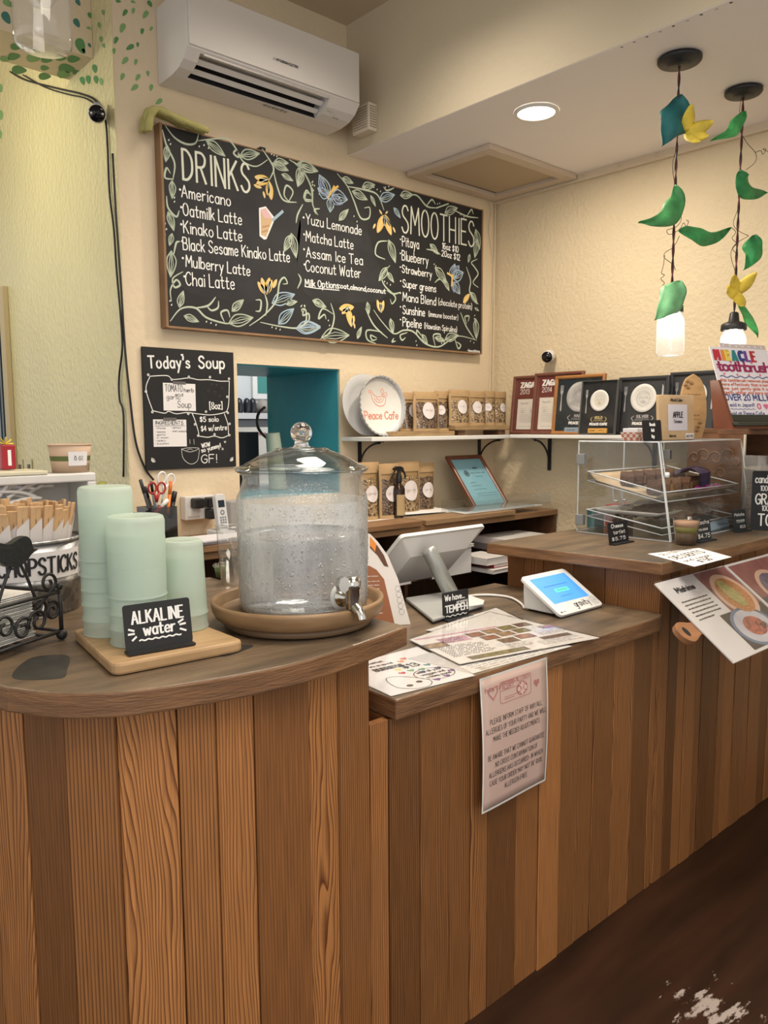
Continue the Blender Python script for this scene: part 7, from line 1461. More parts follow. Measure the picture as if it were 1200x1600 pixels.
pan = [L3(*q) for q in ((580, 960), (616, 970), (600, 905), (588, 890), (577, 884))]; pan = [(0.0, .004), (pan[1][0], .006), pan[2], pan[3], pan[4], (0, pan[4][1])]
m = M(); m.flat(pan, -.0008); m.build('brown_panel', mat('menu_brown', (.30, .11, .045), .5), bm_)
m = M(); m.flat([L3(*q) for q in ((578, 840), (590, 853), (600, 868), (607, 886), (600, 884), (590, 868), (578, 856))], -.0008); m.build('dark_stripe', mat('menu_dark', (.12, .045, .02), .5), bm_)
m = M(); m.flat([L3(*q) for q in ((578, 838), (588, 850), (586, 862), (578, 852))], -.0012); m.build('orange_stripe', mat('c_orange', (.75, .26, .04)), bm_)
m = M()
for py in (900, 908, 914, 920, 944, 958): 
    x1, z1 = L3(592+(py-900)*.1, py); m.strokes(squig(x1-.035, x1, z1, .004), .0012, -.0014)
m.build('print', mat('menu_white', (.74, .70, .66)), bm_)
m = M()
for k in range(5):
    x1, z1 = L3(622+k*1.5, 925+k*9); m.stroke(spl([(x1, z1), (x1+.008, z1+.012), (x1-.004, z1+.018), (x1-.008, z1+.008), (x1, z1)], 4), .0007, -.0014)
m.build('sketched_leaves', gp, bm_)
m = M(); m.prism([(0, 0), (.19, 0), (.13, .24), (0, .3)], .10, .1015); m.build('rear_sheet', mat('menu_white', (.74, .70, .66)), bm_)
# ================================================================== MENU BOARD HUNG ON THE TALLER COUNTER'S FRONT
mtl, mtr, mbl = P(1023, 912, Y=1.148), P(1130, 885, Y=1.148), None
mbl = P(1147, 1036, X=mtl.x); upv = mtl-mbl
def page(label, x0, x1, fn):
    T_ = frame(Vector((x0, mbl.y, mbl.z)), Vector((1, 0, 0)), upv); o_ = thing('menu_page', label, 'menu', T=T_); w, h = x1-x0, upv.length
    m_ = M(); m_.box(0, w, 0, .004, 0, h); m_.build('sheet', mat('page_white', (.62, .60, .60), .4), o_); fn(o_, w, h); m_ = M(); m_.box(-.004, w+.004, -.0032, -.003, -.004, h+.004); m_.build('laminate', lam, o_); return o_
bowlm = mat('bowl_grey', (.50, .50, .55), .35, col2=(.36, .36, .42), vscale=12); redplank = mat('photo_plank_red', (.23, .09, .085), .5, vary=.25, vscale=10, stretch=(9, 1, 1)); darkp = mat('photo_dark', (.035, .03, .035), .5, vary=.3, vscale=8)
def bowl(o_, cx, cz, rx, rz, food, rimm, inner_=None, rot=0, garn=None, y=-.0008):
    m_ = M(); m_.disc(cx, cz, rx, rz, y, rot=rot); m_.build('photo_bowl', rimm, o_)
    if inner_: m_ = M(); m_.disc(cx, cz, rx*.86, rz*.86, y-.0003, rot=rot); m_.build('photo_bowl_inside', inner_, o_)
    m_ = M(); m_.disc(cx, cz, rx*.8, rz*.8, y-.0006, rot=rot) if not garn else m_.disc(cx, cz, rx*garn, rz*garn, y-.0006, rot=rot); m_.build('photo_food', food, o_)
noodle = mat('photo_noodles', (.52, .24, .08), .5, col2=(.26, .09, .04), vscale=60, stretch=(1, 1, 4)); scal = mat('photo_scallion', (.20, .26, .08), .5, col2=(.45, .34, .14), vscale=70); kim = mat('photo_red_food', (.50, .14, .09), .5, col2=(.10, .035, .04), vscale=55)
def pg1(o_, w, h):
    m_ = M(); m_.rect(w*.52, w*.995, h*.40, h*.99); m_.build('photo_panel', redplank, o_)
    m_ = M(); m_.rect(w*.34, w*.995, h*.03, h*.47, -.0007); m_.build('photo_panel_dark', darkp, o_)
    bowl(o_, w*.76, h*.63, w*.22, h*.29, noodle, mat('photo_bowl_tan', (.55, .36, .27), .4), None)
    m_ = M(); m_.disc(w*.74, h*.66, w*.08, h*.19, -.0018, rot=.25); m_.build('photo_garnish', scal, o_)
    bowl(o_, w*.62, h*.25, w*.27, h*.235, kim, mat('photo_bowl_blue', (.10, .16, .26), .3), bowlm, garn=.5)
    m_ = M()
    for dx in (0, .0016): m_.strokes(txt('Mishime', w*.14+dx, h*.83, h*.06, width=w*.25), .004)
    for k in range(6): m_.strokes(squig(w*.08, w*(.44 if k < 5 else .3), h*(.72-.045*k), h*.014), .0024)
    m_.strokes(txt('$8', w*.68, h*.19, h*.06, width=w*.09), .0034, -.002); m_.strokes(txt('$12', w*.76, h*.11, h*.055, width=w*.11), .0034, -.002); m_.strokes(txt('$ 15', w*.80, h*.045, h*.05, width=w*.14), .0034, -.002); m_.build('lettering', ink, o_)
def pg2(o_, w, h):
    m_ = M(); m_.rect(w*.03, w*.97, h*.40, h*.97); m_.build('photo_panel', redplank, o_); m_ = M(); m_.rect(w*.03, w*.97, h*.02, h*.50, -.0007); m_.build('photo_panel_dark', mat('photo_slate', (.06, .06, .085), .5, vary=.3, vscale=6, stretch=(8, 1, 1)), o_)
    bowl(o_, w*.40, h*.56, w*.24, h*.27, mat('photo_purple_food', (.05, .035, .07), .5, col2=(.16, .14, .20), vscale=30), mat('photo_bowl_tan', (.55, .36, .27)), None)
    m_ = M(); m_.disc(w*.46, h*.52, w*.10, h*.12, -.0018); m_.build('photo_garnish', noodle, o_); m_ = M(); m_.strokes(txt('Homemade', w*.08, h*.15, h*.07, width=w*.4), .003, -.001); m_.build('lettering', mat('photo_caption', (.35, .34, .38), .5), o_)
page('left page of the slanted photo menu on the taller counter, showing noodle and meat bowls', mtl.x, mtr.x-.004, pg1)
page('right page of the slanted photo menu at the frame edge, with one dark bowl', mtr.x+.004, mtr.x+.43, pg2)
# sloping paddle board that carries the menu
Tp = frame(Vector((mtl.x-.02, mbl.y, mbl.z))+Vector((0, 0, 0)), Vector((1, 0, 0)), upv)
pd = thing('paddle_board', 'wooden paddle board with a holed handle carrying the slanted photo menu', 'board', T=Tp @ Matrix.Translation((0, .0055, 0)))
hl = upv.length; hz = .44*hl
m = M(); m.prism(rrect(.06, .93, .03, hl-.01, .012), 0, .018); m.build('board', mat('paddle_wood', (.30, .14, .065), .45, vary=.25, vscale=5, stretch=(1, 6, 6)), pd, bevel=.003)
hp = [(.062, hz-.030), (.02, hz-.022), (-.035, hz-.035), (-.062, hz-.022), (-.07, hz), (-.062, hz+.022), (-.035, hz+.035), (.02, hz+.022), (.062, hz+.030)]
m = M(); hp2 = spl(hp, 4); hole = [(-.038+.010*math.cos(t), hz+.016*math.sin(t)) for t in [2*math.pi*i/16 for i in range(16)]]
m.prism(hp2, 0, .018); m.build('handle', mat('paddle_wood', (.30, .14, .065)), pd, bevel=.002); m = M(); m.flat(hole, -.0006); m.flat(hole[::-1], .0186); m.build('hole', dark, pd)
m = M(); m.tube([(.3, .02, hl*.96), (.3, 1.192-mtl.y+.0, hl*.90)], .008, 6); 
m = M(); m.box(.1, .9, .02, .034, hl-.05, hl-.02); m.build('hanging_batten', mat('paddle_wood', (.30, .14, .065)), pd)
# ================================================================== BAR TOP
pale_oak = mat('pale_board_wood', (.46, .30, .155), .5, col2=(.36, .225, .11), vscale=5, stretch=(2, 9, 9))
# ---- dispenser on its round tray
CB = P(467, 1001, Z=ZBAR); vd = Vector((FW.x, FW.y, 0)).rotated if False else None
dirv = (lambda d: Vector((d.x, d.y, 0)).normalized())(ray(467, 950)); C0 = Vector((CB.x, CB.y, 0))+dirv*.150; C0.z = ZBAR+.0008
RT0 = 134/FPX*depth(C0+Vector((0, 0, .05)))
tray = thing('round_tray', 'round wooden turntable tray under the glass water dispenser', 'tray', C0)
twd = mat('tray_wood', (.33, .205, .105), .42, col2=(.20, .115, .055), vscale=4, stretch=(2, 2, 8))
m = M(); m.lathe([(0, 0), (RT0*.80, 0), (RT0*.86, .004), (RT0*.86, .016), (0, .016)], 64); m.build('turntable_base', mat('tray_base_wood', (.20, .125, .07), .5), tray)
m = M(); m.lathe([(0, .016), (RT0*.90, .017), (RT0*.955, .022), (RT0*.99, .034), (RT0, .048), (RT0*.995, .054), (RT0*.965, .055), (RT0*.93, .050), (RT0*.90, .034), (RT0*.88, .030), (0, .030)], 72); m.build('tray_dish', twd, tray)
J0 = C0+Vector((RT.x, RT.y, 0))*psize(9, C0)+dirv*.004; J0.z = C0.z+.0305
fh = Vector((FW.x, FW.y, 0)).normalized()
zj = lambda py: PP(478, py, J0, fh).z-J0.z
rj = lambda px: px/FPX*depth(J0+Vector((0, 0, .15)))
disp = thing('water_dispenser', 'large lidded glass water dispenser with metal tap, beaded with condensation', 'water dispenser', J0)
R1 = rj(101.5); zsh, znk, zrim, zlid = zj(768), zj(748), zj(737), zj(701)
cond = clear_mat('condensation_glass', (.95, .97, .98), 1.15, haze=.56, hazecol=(.92, .94, .96), droplets=True, rough=.08)
cond2 = clear_mat('wet_glass', (.96, .975, .98), 1.15, haze=.16, hazecol=(.82, .85, .88), droplets=True, rough=.05)
m = M(); m.lathe([(0, .002), (R1*.93, .002), (R1*.975, .006), (R1*.985, .02), (R1, zsh*.5), (R1, zsh*.94)], 72); m.build('jar', cond, disp)
m = M(); m.lathe([(R1, zsh*.94), (R1*.995, zsh*.97), (R1*.965, zsh), (R1*.92, zsh+(znk-zsh)*.55), (R1*.895, znk), (R1*.90, zrim-.006), (R1*.94, zrim-.003), (R1*.94, zrim)], 72); m.build('jar_neck', cond2, disp)
m = M(); m.lathe([(0, .0), (R1*.90, 0), (R1*.95, .004), (R1*.96, .012), (R1*.90, .013), (0, .012)], 64); m.build('thick_base', clear_mat('base_glass', (.86, .92, .95), 1.6), disp)
zw = zj(832)
wat = bpy.data.materials.new('water'); wat.use_nodes = True; wb_ = wat.node_tree.nodes['Principled BSDF']; wb_.inputs['Transmission Weight'].default_value = 1; wb_.inputs['IOR'].default_value = 1.30; wb_.inputs['Roughness'].default_value = .06; wb_.inputs['Base Color'].default_value = (.97, .985, .985, 1)
m = M(); rw = R1*.962; m.lathe([(0, .0145), (rw*.97, .0145), (rw, .020), (rw, zw-.002), (rw*.995, zw), (0, zw)], 72); m.build('water', wat, disp)
m = M(); m.tube([(rw*math.cos(t), rw*math.sin(t), zw) for t in [2*math.pi*i/64 for i in range(64)]], .0011, 6, closed=True); m.build('waterline', clear_mat('waterline_film', (.35, .37, .38), 1), disp)
# beads of condensation on the outside
random.seed(21); m = M(); ad_ = math.atan2(-dirv.y, -dirv.x)
for k in range(1500):
    z = random.uniform(.015, zsh*.93); a2 = ad_+random.gauss(0, .75); q = random.choice((.0007, .0008, .001, .0012, .0016, .0021)); hz = q*random.choice((1, 1.1, 1.3, 1.9)); rr2 = R1*(.985+.015*min(1, z/(zsh*.5)))
    c_ = Vector((rr2*math.cos(a2), rr2*math.sin(a2), z)); n_ = Vector((math.cos(a2), math.sin(a2), 0)); t_2 = Vector((-math.sin(a2), math.cos(a2), 0))
    vs = [c_+(t_2*math.cos(t)*q)+Vector((0, 0, math.sin(t)*hz)) for t in [2*math.pi*i/6 for i in range(6)]]+[c_+n_*q*.55+(t_2*math.cos(t)*q*.6)+Vector((0, 0, math.sin(t)*hz*.6)) for t in [2*math.pi*i/6 for i in range(6)]]+[c_+n_*q*.75]
    m.add(vs, [(i, (i+1) % 6, 6+(i+1) % 6, 6+i) for i in range(6)]+[(6+i, 6+(i+1) % 6, 12) for i in range(6)], 0, True)
dw = m.build('condensation_beads', clear_mat('bead_water', (.97, .98, .99), 4.5, rough=.04), disp); dw['kind'] = 'stuff'
# lid
lidg = clear_mat('lid_glass', (.95, .97, .97), 1.7); zl = zlid-zrim
lid_p = [(R1*.86, zrim-.004), (R1*.865, zrim+.001), (R1*.985, zrim+.001), (R1*1.0, zrim+.006), (R1*.985, zrim+.011), (R1*.90, zrim+.014), (R1*.80, zrim+zl*.46), (R1*.66, zrim+zl*.70), (R1*.50, zrim+zl*.86), (R1*.40, zrim+zl*.97), (R1*.36, zlid), (R1*.2, zlid+.001), (R1*.16, zlid+.004)]
m = M(); m.lathe(lid_p, 72); m.lathe([(r-.004, z-.003) for r, z in lid_p[4:]], 72); ld = m.build('lid', lidg, disp)
for r, z in ((R1*.99, zrim+.006), (R1*.385, zlid-.002)): m = M(); m.tube([(r*math.cos(t), r*math.sin(t), z) for t in [2*math.pi*i/64 for i in range(64)]], .0035, 8, closed=True); m.build('rim_bead', clear_mat('bead_glass', (.75, .80, .82), 3) if 'bead_glass' not in MATS else MATS['bead_glass'], ld)
zk = zj(676); rk = rj(16.5)
m = M(); kg = bpy.data.materials.new('solid_glass'); kg.use_nodes = True; b = kg.node_tree.nodes['Principled BSDF']; b.inputs['Transmission Weight'].default_value = 1; b.inputs['Roughness'].default_value = .01; b.inputs['IOR'].default_value = 1.5
m.lathe([(0, zlid+.0022), (rj(15), zlid+.0022), (rj(12), zlid+.006), (rj(11), zlid+(zk-rk-zlid)*.7)]+[(rk*math.sin(t), zk-rk*math.cos(t)) for t in [math.radians(a) for a in range(38, 181, 9)]], 40); m.build('knob', kg, ld)
# tap
chrome = mat('chrome', (.60, .58, .54), .12, metal=1)
def zf(px, py, n=1.0):
    """height and place on the jar's front surface"""
    return PP(px, py, J0-dirv*R1*.8, fh)
tdir = (-dirv*math.cos(.62)+Vector((RT.x, RT.y, 0)).normalized()*math.sin(.62)).normalized(); side = Vector((-tdir.y, tdir.x, 0))
zt0 = PP(545, 932, J0+tdir*R1, fh).z-J0.z; rot_ = Matrix((side, tdir, Vector((0, 0, 1)))).transposed().to_4x4()
tapT = Matrix.Translation(tdir*R1+Vector((0, 0, zt0))) @ rot_   # local y = outwards
tapo = M(); tapo.lathe([(.020, -.002), (.020, .004), (.012, .006), (.010, .030)], 24, T=tapT @ Matrix.Rotation(-math.pi/2, 4, 'X')); tap = tapo.build('tap', chrome, disp)
m = M(); m.lathe([(.028, -.003), (.028, .001), (.020, .002)], 28, T=tapT @ Matrix.Rotation(-math.pi/2, 4, 'X')); m.build('washer', mat('tap_washer', (.62, .62, .58), .5), tap)
m = M(); m.lathe([(0, -.020), (.0135, -.018), (.0150, -.004), (.0150, .020), (.0165, .022), (.0165, .034), (.012, .044), (0, .046)], 24, T=tapT @ Matrix.Translation((0, .034, 0))); m.build('valve_body', chrome, tap)
m = M(); m.tube([tapT @ Vector(p) for p in spl([(0, .036, -.010), (0, .046, -.015), (0, .058, -.024), (0, .063, -.036)], 6)], [.0105]*12+[.0095]*7, 20); m.build('spout', chrome, tap)
m = M(); m.tube([tapT @ Vector(p) for p in [(0, .034, .030), (-.014, .036, .033), (-.028, .036, .033)]], [.006, .005, .006], 12); m.prism([(-.026+.013*math.cos(t), .033+.016*math.sin(t)) for t in [2*math.pi*i/8 for i in range(8)]], .030, .042, T=tapT); m.build('lever', chrome, tap)
# ---- cutting board with cups
cbp = [P(x, y, Z=ZBAR+.022) for x, y in ((113, 982), (176, 1039), (383, 1000), (300, 968))]; cbc = sum(cbp, Vector())/4
cut = thing('cutting_board', 'thick pale wooden cutting board under the green cups on the bar', 'cutting board', (cbc.x, cbc.y, ZBAR+.0008))
corners = [(p.x-cbc.x, p.y-cbc.y) for p in cbp]; rp = []
for i in range(4):
    p0, p1, p2 = Vector(corners[i-1]), Vector(corners[i]), Vector(corners[(i+1) % 4]); r_ = .022
    a_ = p1+(p0-p1).normalized()*r_; c_ = p1+(p2-p1).normalized()*r_
    for t in (0, .25, .5, .75, 1): q = a_*(1-t)**2+p1*2*t*(1-t)+c_*t*t; rp.append((q.x, q.y))
m = M(); m.slab(rp, 0, .021); m.build('board', pale_oak, cut, bevel=.005)
cupm = bpy.data.materials.new('frosted_green_plastic'); cupm.use_nodes = True; nt = cupm.node_tree; N = nt.nodes.new; L = nt.links.new; b = nt.nodes['Principled BSDF']; b.inputs['Base Color'].default_value = (.73, .80, .74, 1); b.inputs['Roughness'].default_value = .38; b.inputs['Specular IOR Level'].default_value = .4
tl3 = N('ShaderNodeBsdfTranslucent'); tl3.inputs[0].default_value = (.78, .86, .79, 1); tr3 = N('ShaderNodeBsdfTransparent'); tr3.inputs[0].default_value = (.88, .95, .89, 1); mx1 = N('ShaderNodeMixShader'); mx1.inputs[0].default_value = .45; mx2 = N('ShaderNodeMixShader'); mx2.inputs[0].default_value = .36
L(b.outputs[0], mx1.inputs[1]); L(tl3.outputs[0], mx1.inputs[2]); L(mx1.outputs[0], mx2.inputs[1]); L(tr3.outputs[0], mx2.inputs[2]); L(mx2.outputs[0], nt.nodes['Material Output'].inputs[0])
ZCB = ZBAR+.0222
def cupstack(cx, cyb, ytop, rims, rt_px, rb_px, nm, n):
    """upside-down nested cups; rims are photo heights of the visible rims from the top cup down"""
    base = P(cx, cyb, Z=ZCB); d_ = (lambda d: Vector((d.x, d.y, 0)).normalized())(ray(cx, cyb)); rb = rb_px/FPX*depth(base); c_ = Vector((base.x, base.y, 0))+d_*rb
    zz = lambda py: PP(cx, py, Vector((c_.x, c_.y, ZCB)), fh).z
    zr = [zz(y) for y in rims]; shift = zr[-1]-ZCB-.0004; zr = [z-shift for z in zr]; ht = zz(ytop)-zz(rims[0]); rt_ = rt_px/FPX*depth(c_)
    proto = None; ords = {1: [''], 2: ['upper', 'lower'], 4: ['topmost', 'second', 'third', 'lowest'], 6: ['topmost', 'second', 'third', 'fourth', 'fifth', 'lowest']}[n]
    for k in range(n):
        lab = f'{ords[k]} upside-down pale green cup in the {nm} stack on the cutting board'
        if proto is None:
            o_ = thing('plastic_cup', lab, 'cup', (c_.x, c_.y, zr[k]), group='upside-down green cups')
            m_ = M(); m_.lathe([(rb*1.015, 0), (rb*1.02, .003), (rb*.985, .006), (rb*.97, ht*.13), (rt_*1.04, ht*.93), (rt_*.99, ht*.985), (rt_*.90, ht), (rt_*.84, ht*.985), (0, ht*.98)], 56); m_.build('cup_wall', cupm, o_)
            m_ = M(); m_.tube([(rb*1.01*math.cos(t), rb*1.01*math.sin(t), .002) for t in [2*math.pi*i/56 for i in range(56)]], .0008, 6, closed=True); m_.build('rim', cupm, o_)
            proto = o_
        else:
            o_ = copy_tree(proto); o_.location = (c_.x, c_.y, zr[k]); o_['label'] = lab
cupstack(174, 997, 768, [882, 906, 928, 950, 973, 995], 36, 42, 'tallest', 6)
cupstack(219, 1013, 815, [940, 965, 988, 1011], 39, 45, 'front middle-height', 4)
cupstack(288, 989, 850, [965, 987], 29, 38, 'short right', 2)
# ---- alkaline water sign
def alk(m_, w, h):
    for dx in (0, .0012): m_.strokes(txt('ALKALINE', w*.11+dx, h*.60, h*.25, width=w*.76, gap=2.5), .0026)
    for dx in (0, .0012): m_.strokes(txt('water', w*.27+dx, h*.335, h*.245, width=w*.46), .0026)
    m_.stroke([(w*(.20+.62*i/30), h*(.245+.012*math.sin(i*1.25))) for i in range(31)], .0026)
    for p_ in (((.06, .50), (.13, .46)), ((.05, .40), (.13, .40)), ((.10, .27), (.155, .33))): m_.stroke([(w*p_[0][0], h*p_[0][1]), (w*p_[1][0], h*p_[1][1])], .0034)
    for p_ in (((.80, .50), (.87, .55)), ((.82, .45), (.90, .46)), ((.82, .36), (.90, .31))): m_.stroke([(w*p_[0][0], h*p_[0][1]), (w*p_[1][0], h*p_[1][1])], .0034)
tent('alkaline_water_sign', 'black bent chalk sign for alkaline water in front of the green cups', 198, 302, (1024, 1006), (947, 0, -7), ZCB+.0004, alk, mat('sign_black', (.014, .014, .015), .55), lean=.16, back=False)
# ---- galvanized bucket of chopsticks
qb = P(38, 970, Z=ZBAR); d_ = (lambda d: Vector((d.x, d.y, 0)).normalized())(ray(38, 970)); RB = .1215; bc = Vector((qb.x, qb.y, 0))+d_*RB; bc.z = ZBAR+.0008
zb_ = lambda py: PP(38, py, bc, fh).z-bc.z; HB = zb_(838); 
galv = bpy.data.materials.new('galvanized_steel'); galv.use_nodes = True; nt = galv.node_tree; b = nt.nodes['Principled BSDF']; b.inputs['Metallic'].default_value = .75; b.inputs['Roughness'].default_value = .38; tcn = nt.nodes.new('ShaderNodeTexCoord'); vo = nt.nodes.new('ShaderNodeTexVoronoi'); vo.inputs['Scale'].default_value = 55; no = nt.nodes.new('ShaderNodeTexNoise'); no.inputs['Scale'].default_value = 30; mxv = nt.nodes.new('ShaderNodeVectorMath'); mxv.operation = 'MULTIPLY_ADD'; mxv.inputs[1].default_value = (.03, .03, .03)
nt.links.new(no.outputs['Color'], mxv.inputs[0]); nt.links.new(tcn.outputs['Object'], no.inputs[0]); nt.links.new(tcn.outputs['Object'], mxv.inputs[2]); nt.links.new(mxv.outputs[0], vo.inputs['Vector']); se = nt.nodes.new('ShaderNodeSeparateColor'); nt.links.new(vo.outputs['Color'], se.inputs[0]); rr_ = nt.nodes.new('ShaderNodeValToRGB'); nt.links.new(se.outputs[0], rr_.inputs[0]); rr_.color_ramp.elements[0].color = (.20, .205, .21, 1); rr_.color_ramp.elements[1].color = (.50, .51, .52, 1); nt.links.new(rr_.outputs[0], b.inputs['Base Color'])
bk = thing('chopstick_bucket', 'galvanized metal bucket labelled for chopsticks, full of paper-sleeved pairs', 'bucket', bc)
RBt = RB*1.07; rbz = lambda z: RB+(RBt-RB)*z/HB
m = M(); m.lathe([(0, .003), (RB*.97, .003), (RB, 0), (rbz(HB*.42), HB*.42), (rbz(HB*.44)+.004, HB*.44), (rbz(HB*.46), HB*.46), (RBt, HB-.004), (RBt-.002, HB-.004), (RB*.98, .006), (0, .006)], 64); m.build('bucket_body', galv, bk)
m = M(); m.tube([(RBt*1.005*math.cos(t), RBt*1.005*math.sin(t), HB-.002) for t in [2*math.pi*i/64 for i in range(64)]], .0042, 8, closed=True); m.build('rolled_rim', galv, bk)
def cyl(nm, items, mt, dr, parent=bk):
    """flat marks (x along the wall, z up) wrapped on the bucket wall; x=0 faces the viewer"""
    a0 = math.atan2(-d_.y, -d_.x); m_ = items; o2 = M(); o2.f, o2.mi, o2.sm = m_.f, m_.mi, m_.sm
    o2.v = [((rbz(z)+dr-y*.5)*math.cos(a0+x/RB), (rbz(z)+dr-y*.5)*math.sin(a0+x/RB), z) for x, y, z in m_.v]; return o2.build(nm, mt, parent)
zl0, zl1 = HB*.50, HB*.865
xl0, xl1 = -.055, .138
m = M(); m.grid(lambda u, v: Vector((xl0+u*(xl1-xl0), 0, zl0+v*(zl1-zl0))), 30, 2); cyl('paper_label', m, mat('label_paper', (.72, .70, .70), .5), .0012)
m = M()
for dx in (0, .0014): m.strokes(txt('CHOPSTICKS', xl0+.010+dx, zl0+(zl1-zl0)*.22, (zl1-zl0)*.58, width=(xl1-xl0)-.02), .0042)
cyl('lettering', m, ink, .0022)
bam = mat('bamboo', (.62, .40, .21), .55, vary=.15, vscale=30); slv = mat('sleeve_paper', (.70, .65, .62), .65)
proto = None; pos_ = []
random.seed(5)
for ring_, n_ in ((.92, 26), (.72, 21), (.48, 14), (.2, 6)):
    for k in range(n_): pos_.append((ring_, 2*math.pi*k/n_+random.uniform(-.08, .08)+ring_*3))
for k, (rg, an) in enumerate(pos_):
    if proto is None:
        o = thing('chopstick_pair', 'paper-sleeved pair of wooden chopsticks standing in the galvanized bucket', 'chopsticks', (0, 0, 0), group='chopsticks in the bucket')
        m = M(); m.box(-.0105, -.0008, -.003, .003, 0, .218); m.box(.0008, .0105, -.003, .003, 0, .218); m.box(-.0011, .0011, -.0028, .0028, .190, .218); m.build('sticks', bam, o, bevel=.0008)
        m = M(); m.add([(-.0125, -.0042, 0), (.0125, -.0042, 0), (.0125, -.0042, .194), (-.0125, -.0042, .168), (-.0125, .0042, 0), (.0125, .0042, 0), (.0125, .0042, .194), (-.0125, .0042, .168)], [(0, 1, 2, 3), (5, 4, 7, 6), (1, 5, 6, 2), (4, 0, 3, 7)]); m.build('paper_sleeve', slv, o); proto = o
    else: o = copy_tree(proto)
    zz = .012+random.uniform(-.004, .014)+.012*(1-rg)
    rad = RB*rg*.84; tilt = .16*rg+random.uniform(-.03, .05)
    x, y = rad*math.cos(an), rad*math.sin(an)
    Tz = Matrix.Translation((bc.x+x, bc.y+y, bc.z+zz)) @ Rz(an+math.pi/2+random.uniform(-.5, .5)*(1 if rg < .8 else .5)) @ Matrix.Rotation(-tilt if False else tilt*0, 4, 'X')
    lean = Vector((math.cos(an), math.sin(an), 0))*tilt+Vector((random.uniform(-.03, .03), random.uniform(-.03, .03), 0)); zax = (Vector((0, 0, 1))+lean).normalized()
    xax = Vector((-math.sin(an+random.uniform(-.4, .4)), math.cos(an), 0)); T_ = frame(Vector((bc.x+x*.82, bc.y+y*.82, bc.z+zz)), xax-zax*xax.dot(zax), zax); o.matrix_world = T_
# ---- white crate behind, with straws, and the 8 oz bowl on it
yc = 1.99; zc0 = P(75, 756, Y=yc).z; zc1 = P(75, 742, Y=yc).z; xr = P(150, 745, Y=yc).x; xl_ = .30
cr = thing('white_crate', 'white painted wooden crate open at the front behind the chopstick bucket', 'crate', (xl_, yc, ZBAR+.0008)); cwid = xr-xl_; ch_ = zc1-ZBAR
cwp = mat('crate_white', (.66, .65, .63), .55, vary=.08, vscale=12)
th = zc1-zc0
m = M(); m.box(0, cwid, 0, .15, ch_-th, ch_); m.build('top_board', cwp, cr, bevel=.004)
m = M(); m.box(cwid-.022, cwid, 0, .15, 0, ch_-th); m.build('side_board', cwp, cr, bevel=.003); m = M(); m.box(0, .02, 0, .15, 0, ch_-th); m.build('side_board', cwp, cr, bevel=.003)
m = M(); m.box(.02, cwid-.022, 0, .15, 0, .015); m.build('bottom_board', cwp, cr); m = M(); m.box(cwid*.52, cwid-.022, .138, .15, .015, ch_-th); m.build('back_board', cwp, cr)
o = thing('cream_board', 'thin cream board lying on top of the white crate at left', 'board', (xl_, yc, zc1+.0012)); q = P(75, 735, Y=yc); m = M(); m.box(0, q.x-xl_, .0, .13, 0, psize(6, q)); m.build('board', mat('cream_board', (.66, .62, .46), .5), o, bevel=.002)
yc2 = yc+.06; q = P(102, 738, Y=yc2); k = psize(1, q)
bo = thing('paper_bowl', 'tan paper soup cup with a green band and 8 oz label on the white crate', 'cup', (q.x+.014, yc2, zc1+.0012)); hb_ = 43*k; r0, r1 = 27*k, 32*k
rz_ = lambda t: r0+(r1-r0)*t
m = M(); m.lathe([(0, .003), (r0*.96, .003), (r0, 0), (rz_(.42), hb_*.42)], 48, m=0); m.lathe([(rz_(.42), hb_*.42), (rz_(.60), hb_*.60)], 48, m=1); m.lathe([(rz_(.60), hb_*.60), (r1, hb_), (r1*.97, hb_), (r0*.96, .006), (0, .006)], 48, m=0); m.build('cup_wall', [mat('tan_paper', (.56, .40, .28), .6), mat('green_band', (.10, .13, .035), .6)], bo)
m = M(); m.tube([(r1*math.cos(t), r1*math.sin(t), hb_) for t in [2*math.pi*i/40 for i in range(40)]], .0018, 6, closed=True); m.build('rim', mat('tan_paper', (.56, .40, .28)), bo)
a0 = math.atan2(-q.y, -q.x)+.42; m = M(); lw_ = .034; m.grid(lambda u, v: Vector(((rz_(.28+v*.48)+.0012)*math.cos(a0+(u-.5)*1.02), (rz_(.28+v*.48)+.0012)*math.sin(a0+(u-.5)*1.02), hb_*(.26+.5*v))), 8, 4); m.build('paper_label', paper, bo)
m = M(); 
for st in txt('8 oz', -.012, 0, .016, width=.024): m.stroke(st, .0012, 0)
m.v = [((rz_(.5)+.0022)*math.cos(a0+x/r1), (rz_(.5)+.0022)*math.sin(a0+x/r1), hb_*.46+z) for x, y, z in m.v]; m.build('lettering', ink, bo)
strawm = mat('straw_wrap', (.74, .72, .70), .5); random.seed(9); q = P(35, 776, Y=yc+.02)
for k in range(12):
    px, py = random.uniform(0, 62), random.uniform(762, 790); a_ = P(px, py, Y=yc+.03+.008*(k % 5)); ang = random.uniform(-.5, 1.2); d2 = Vector((math.cos(ang), random.uniform(-.2, .2), math.sin(ang)*.8)).normalized()*.045
    o = thing('wrapped_straw', 'white paper-wrapped straw in the loose pile inside the white crate', 'straw', a_, group='wrapped straws in the crate'); m = M(); m.tube(spl([tuple(-d2), tuple(d2*.1+Vector((0, -.004, .006))), tuple(d2)], 4), .0048, 6); m.build('wrapper', strawm, o)
o = thing('straw_box', 'white box holding the loose wrapped straws inside the crate', 'box', (xl_+.03, yc+.005, ZBAR+.017)); m = M(); hh = P(35, 790, Y=yc).z-ZBAR-.02; m.box(0, .30, 0, .004, 0, hh); m.box(0, .30, .115, .119, 0, hh); m.box(0, .004, .004, .115, 0, hh); m.box(.296, .3, .004, .115, 0, hh); m.box(.004, .296, .004, .115, 0, hh*.9); m.build('carton', cwp, o)
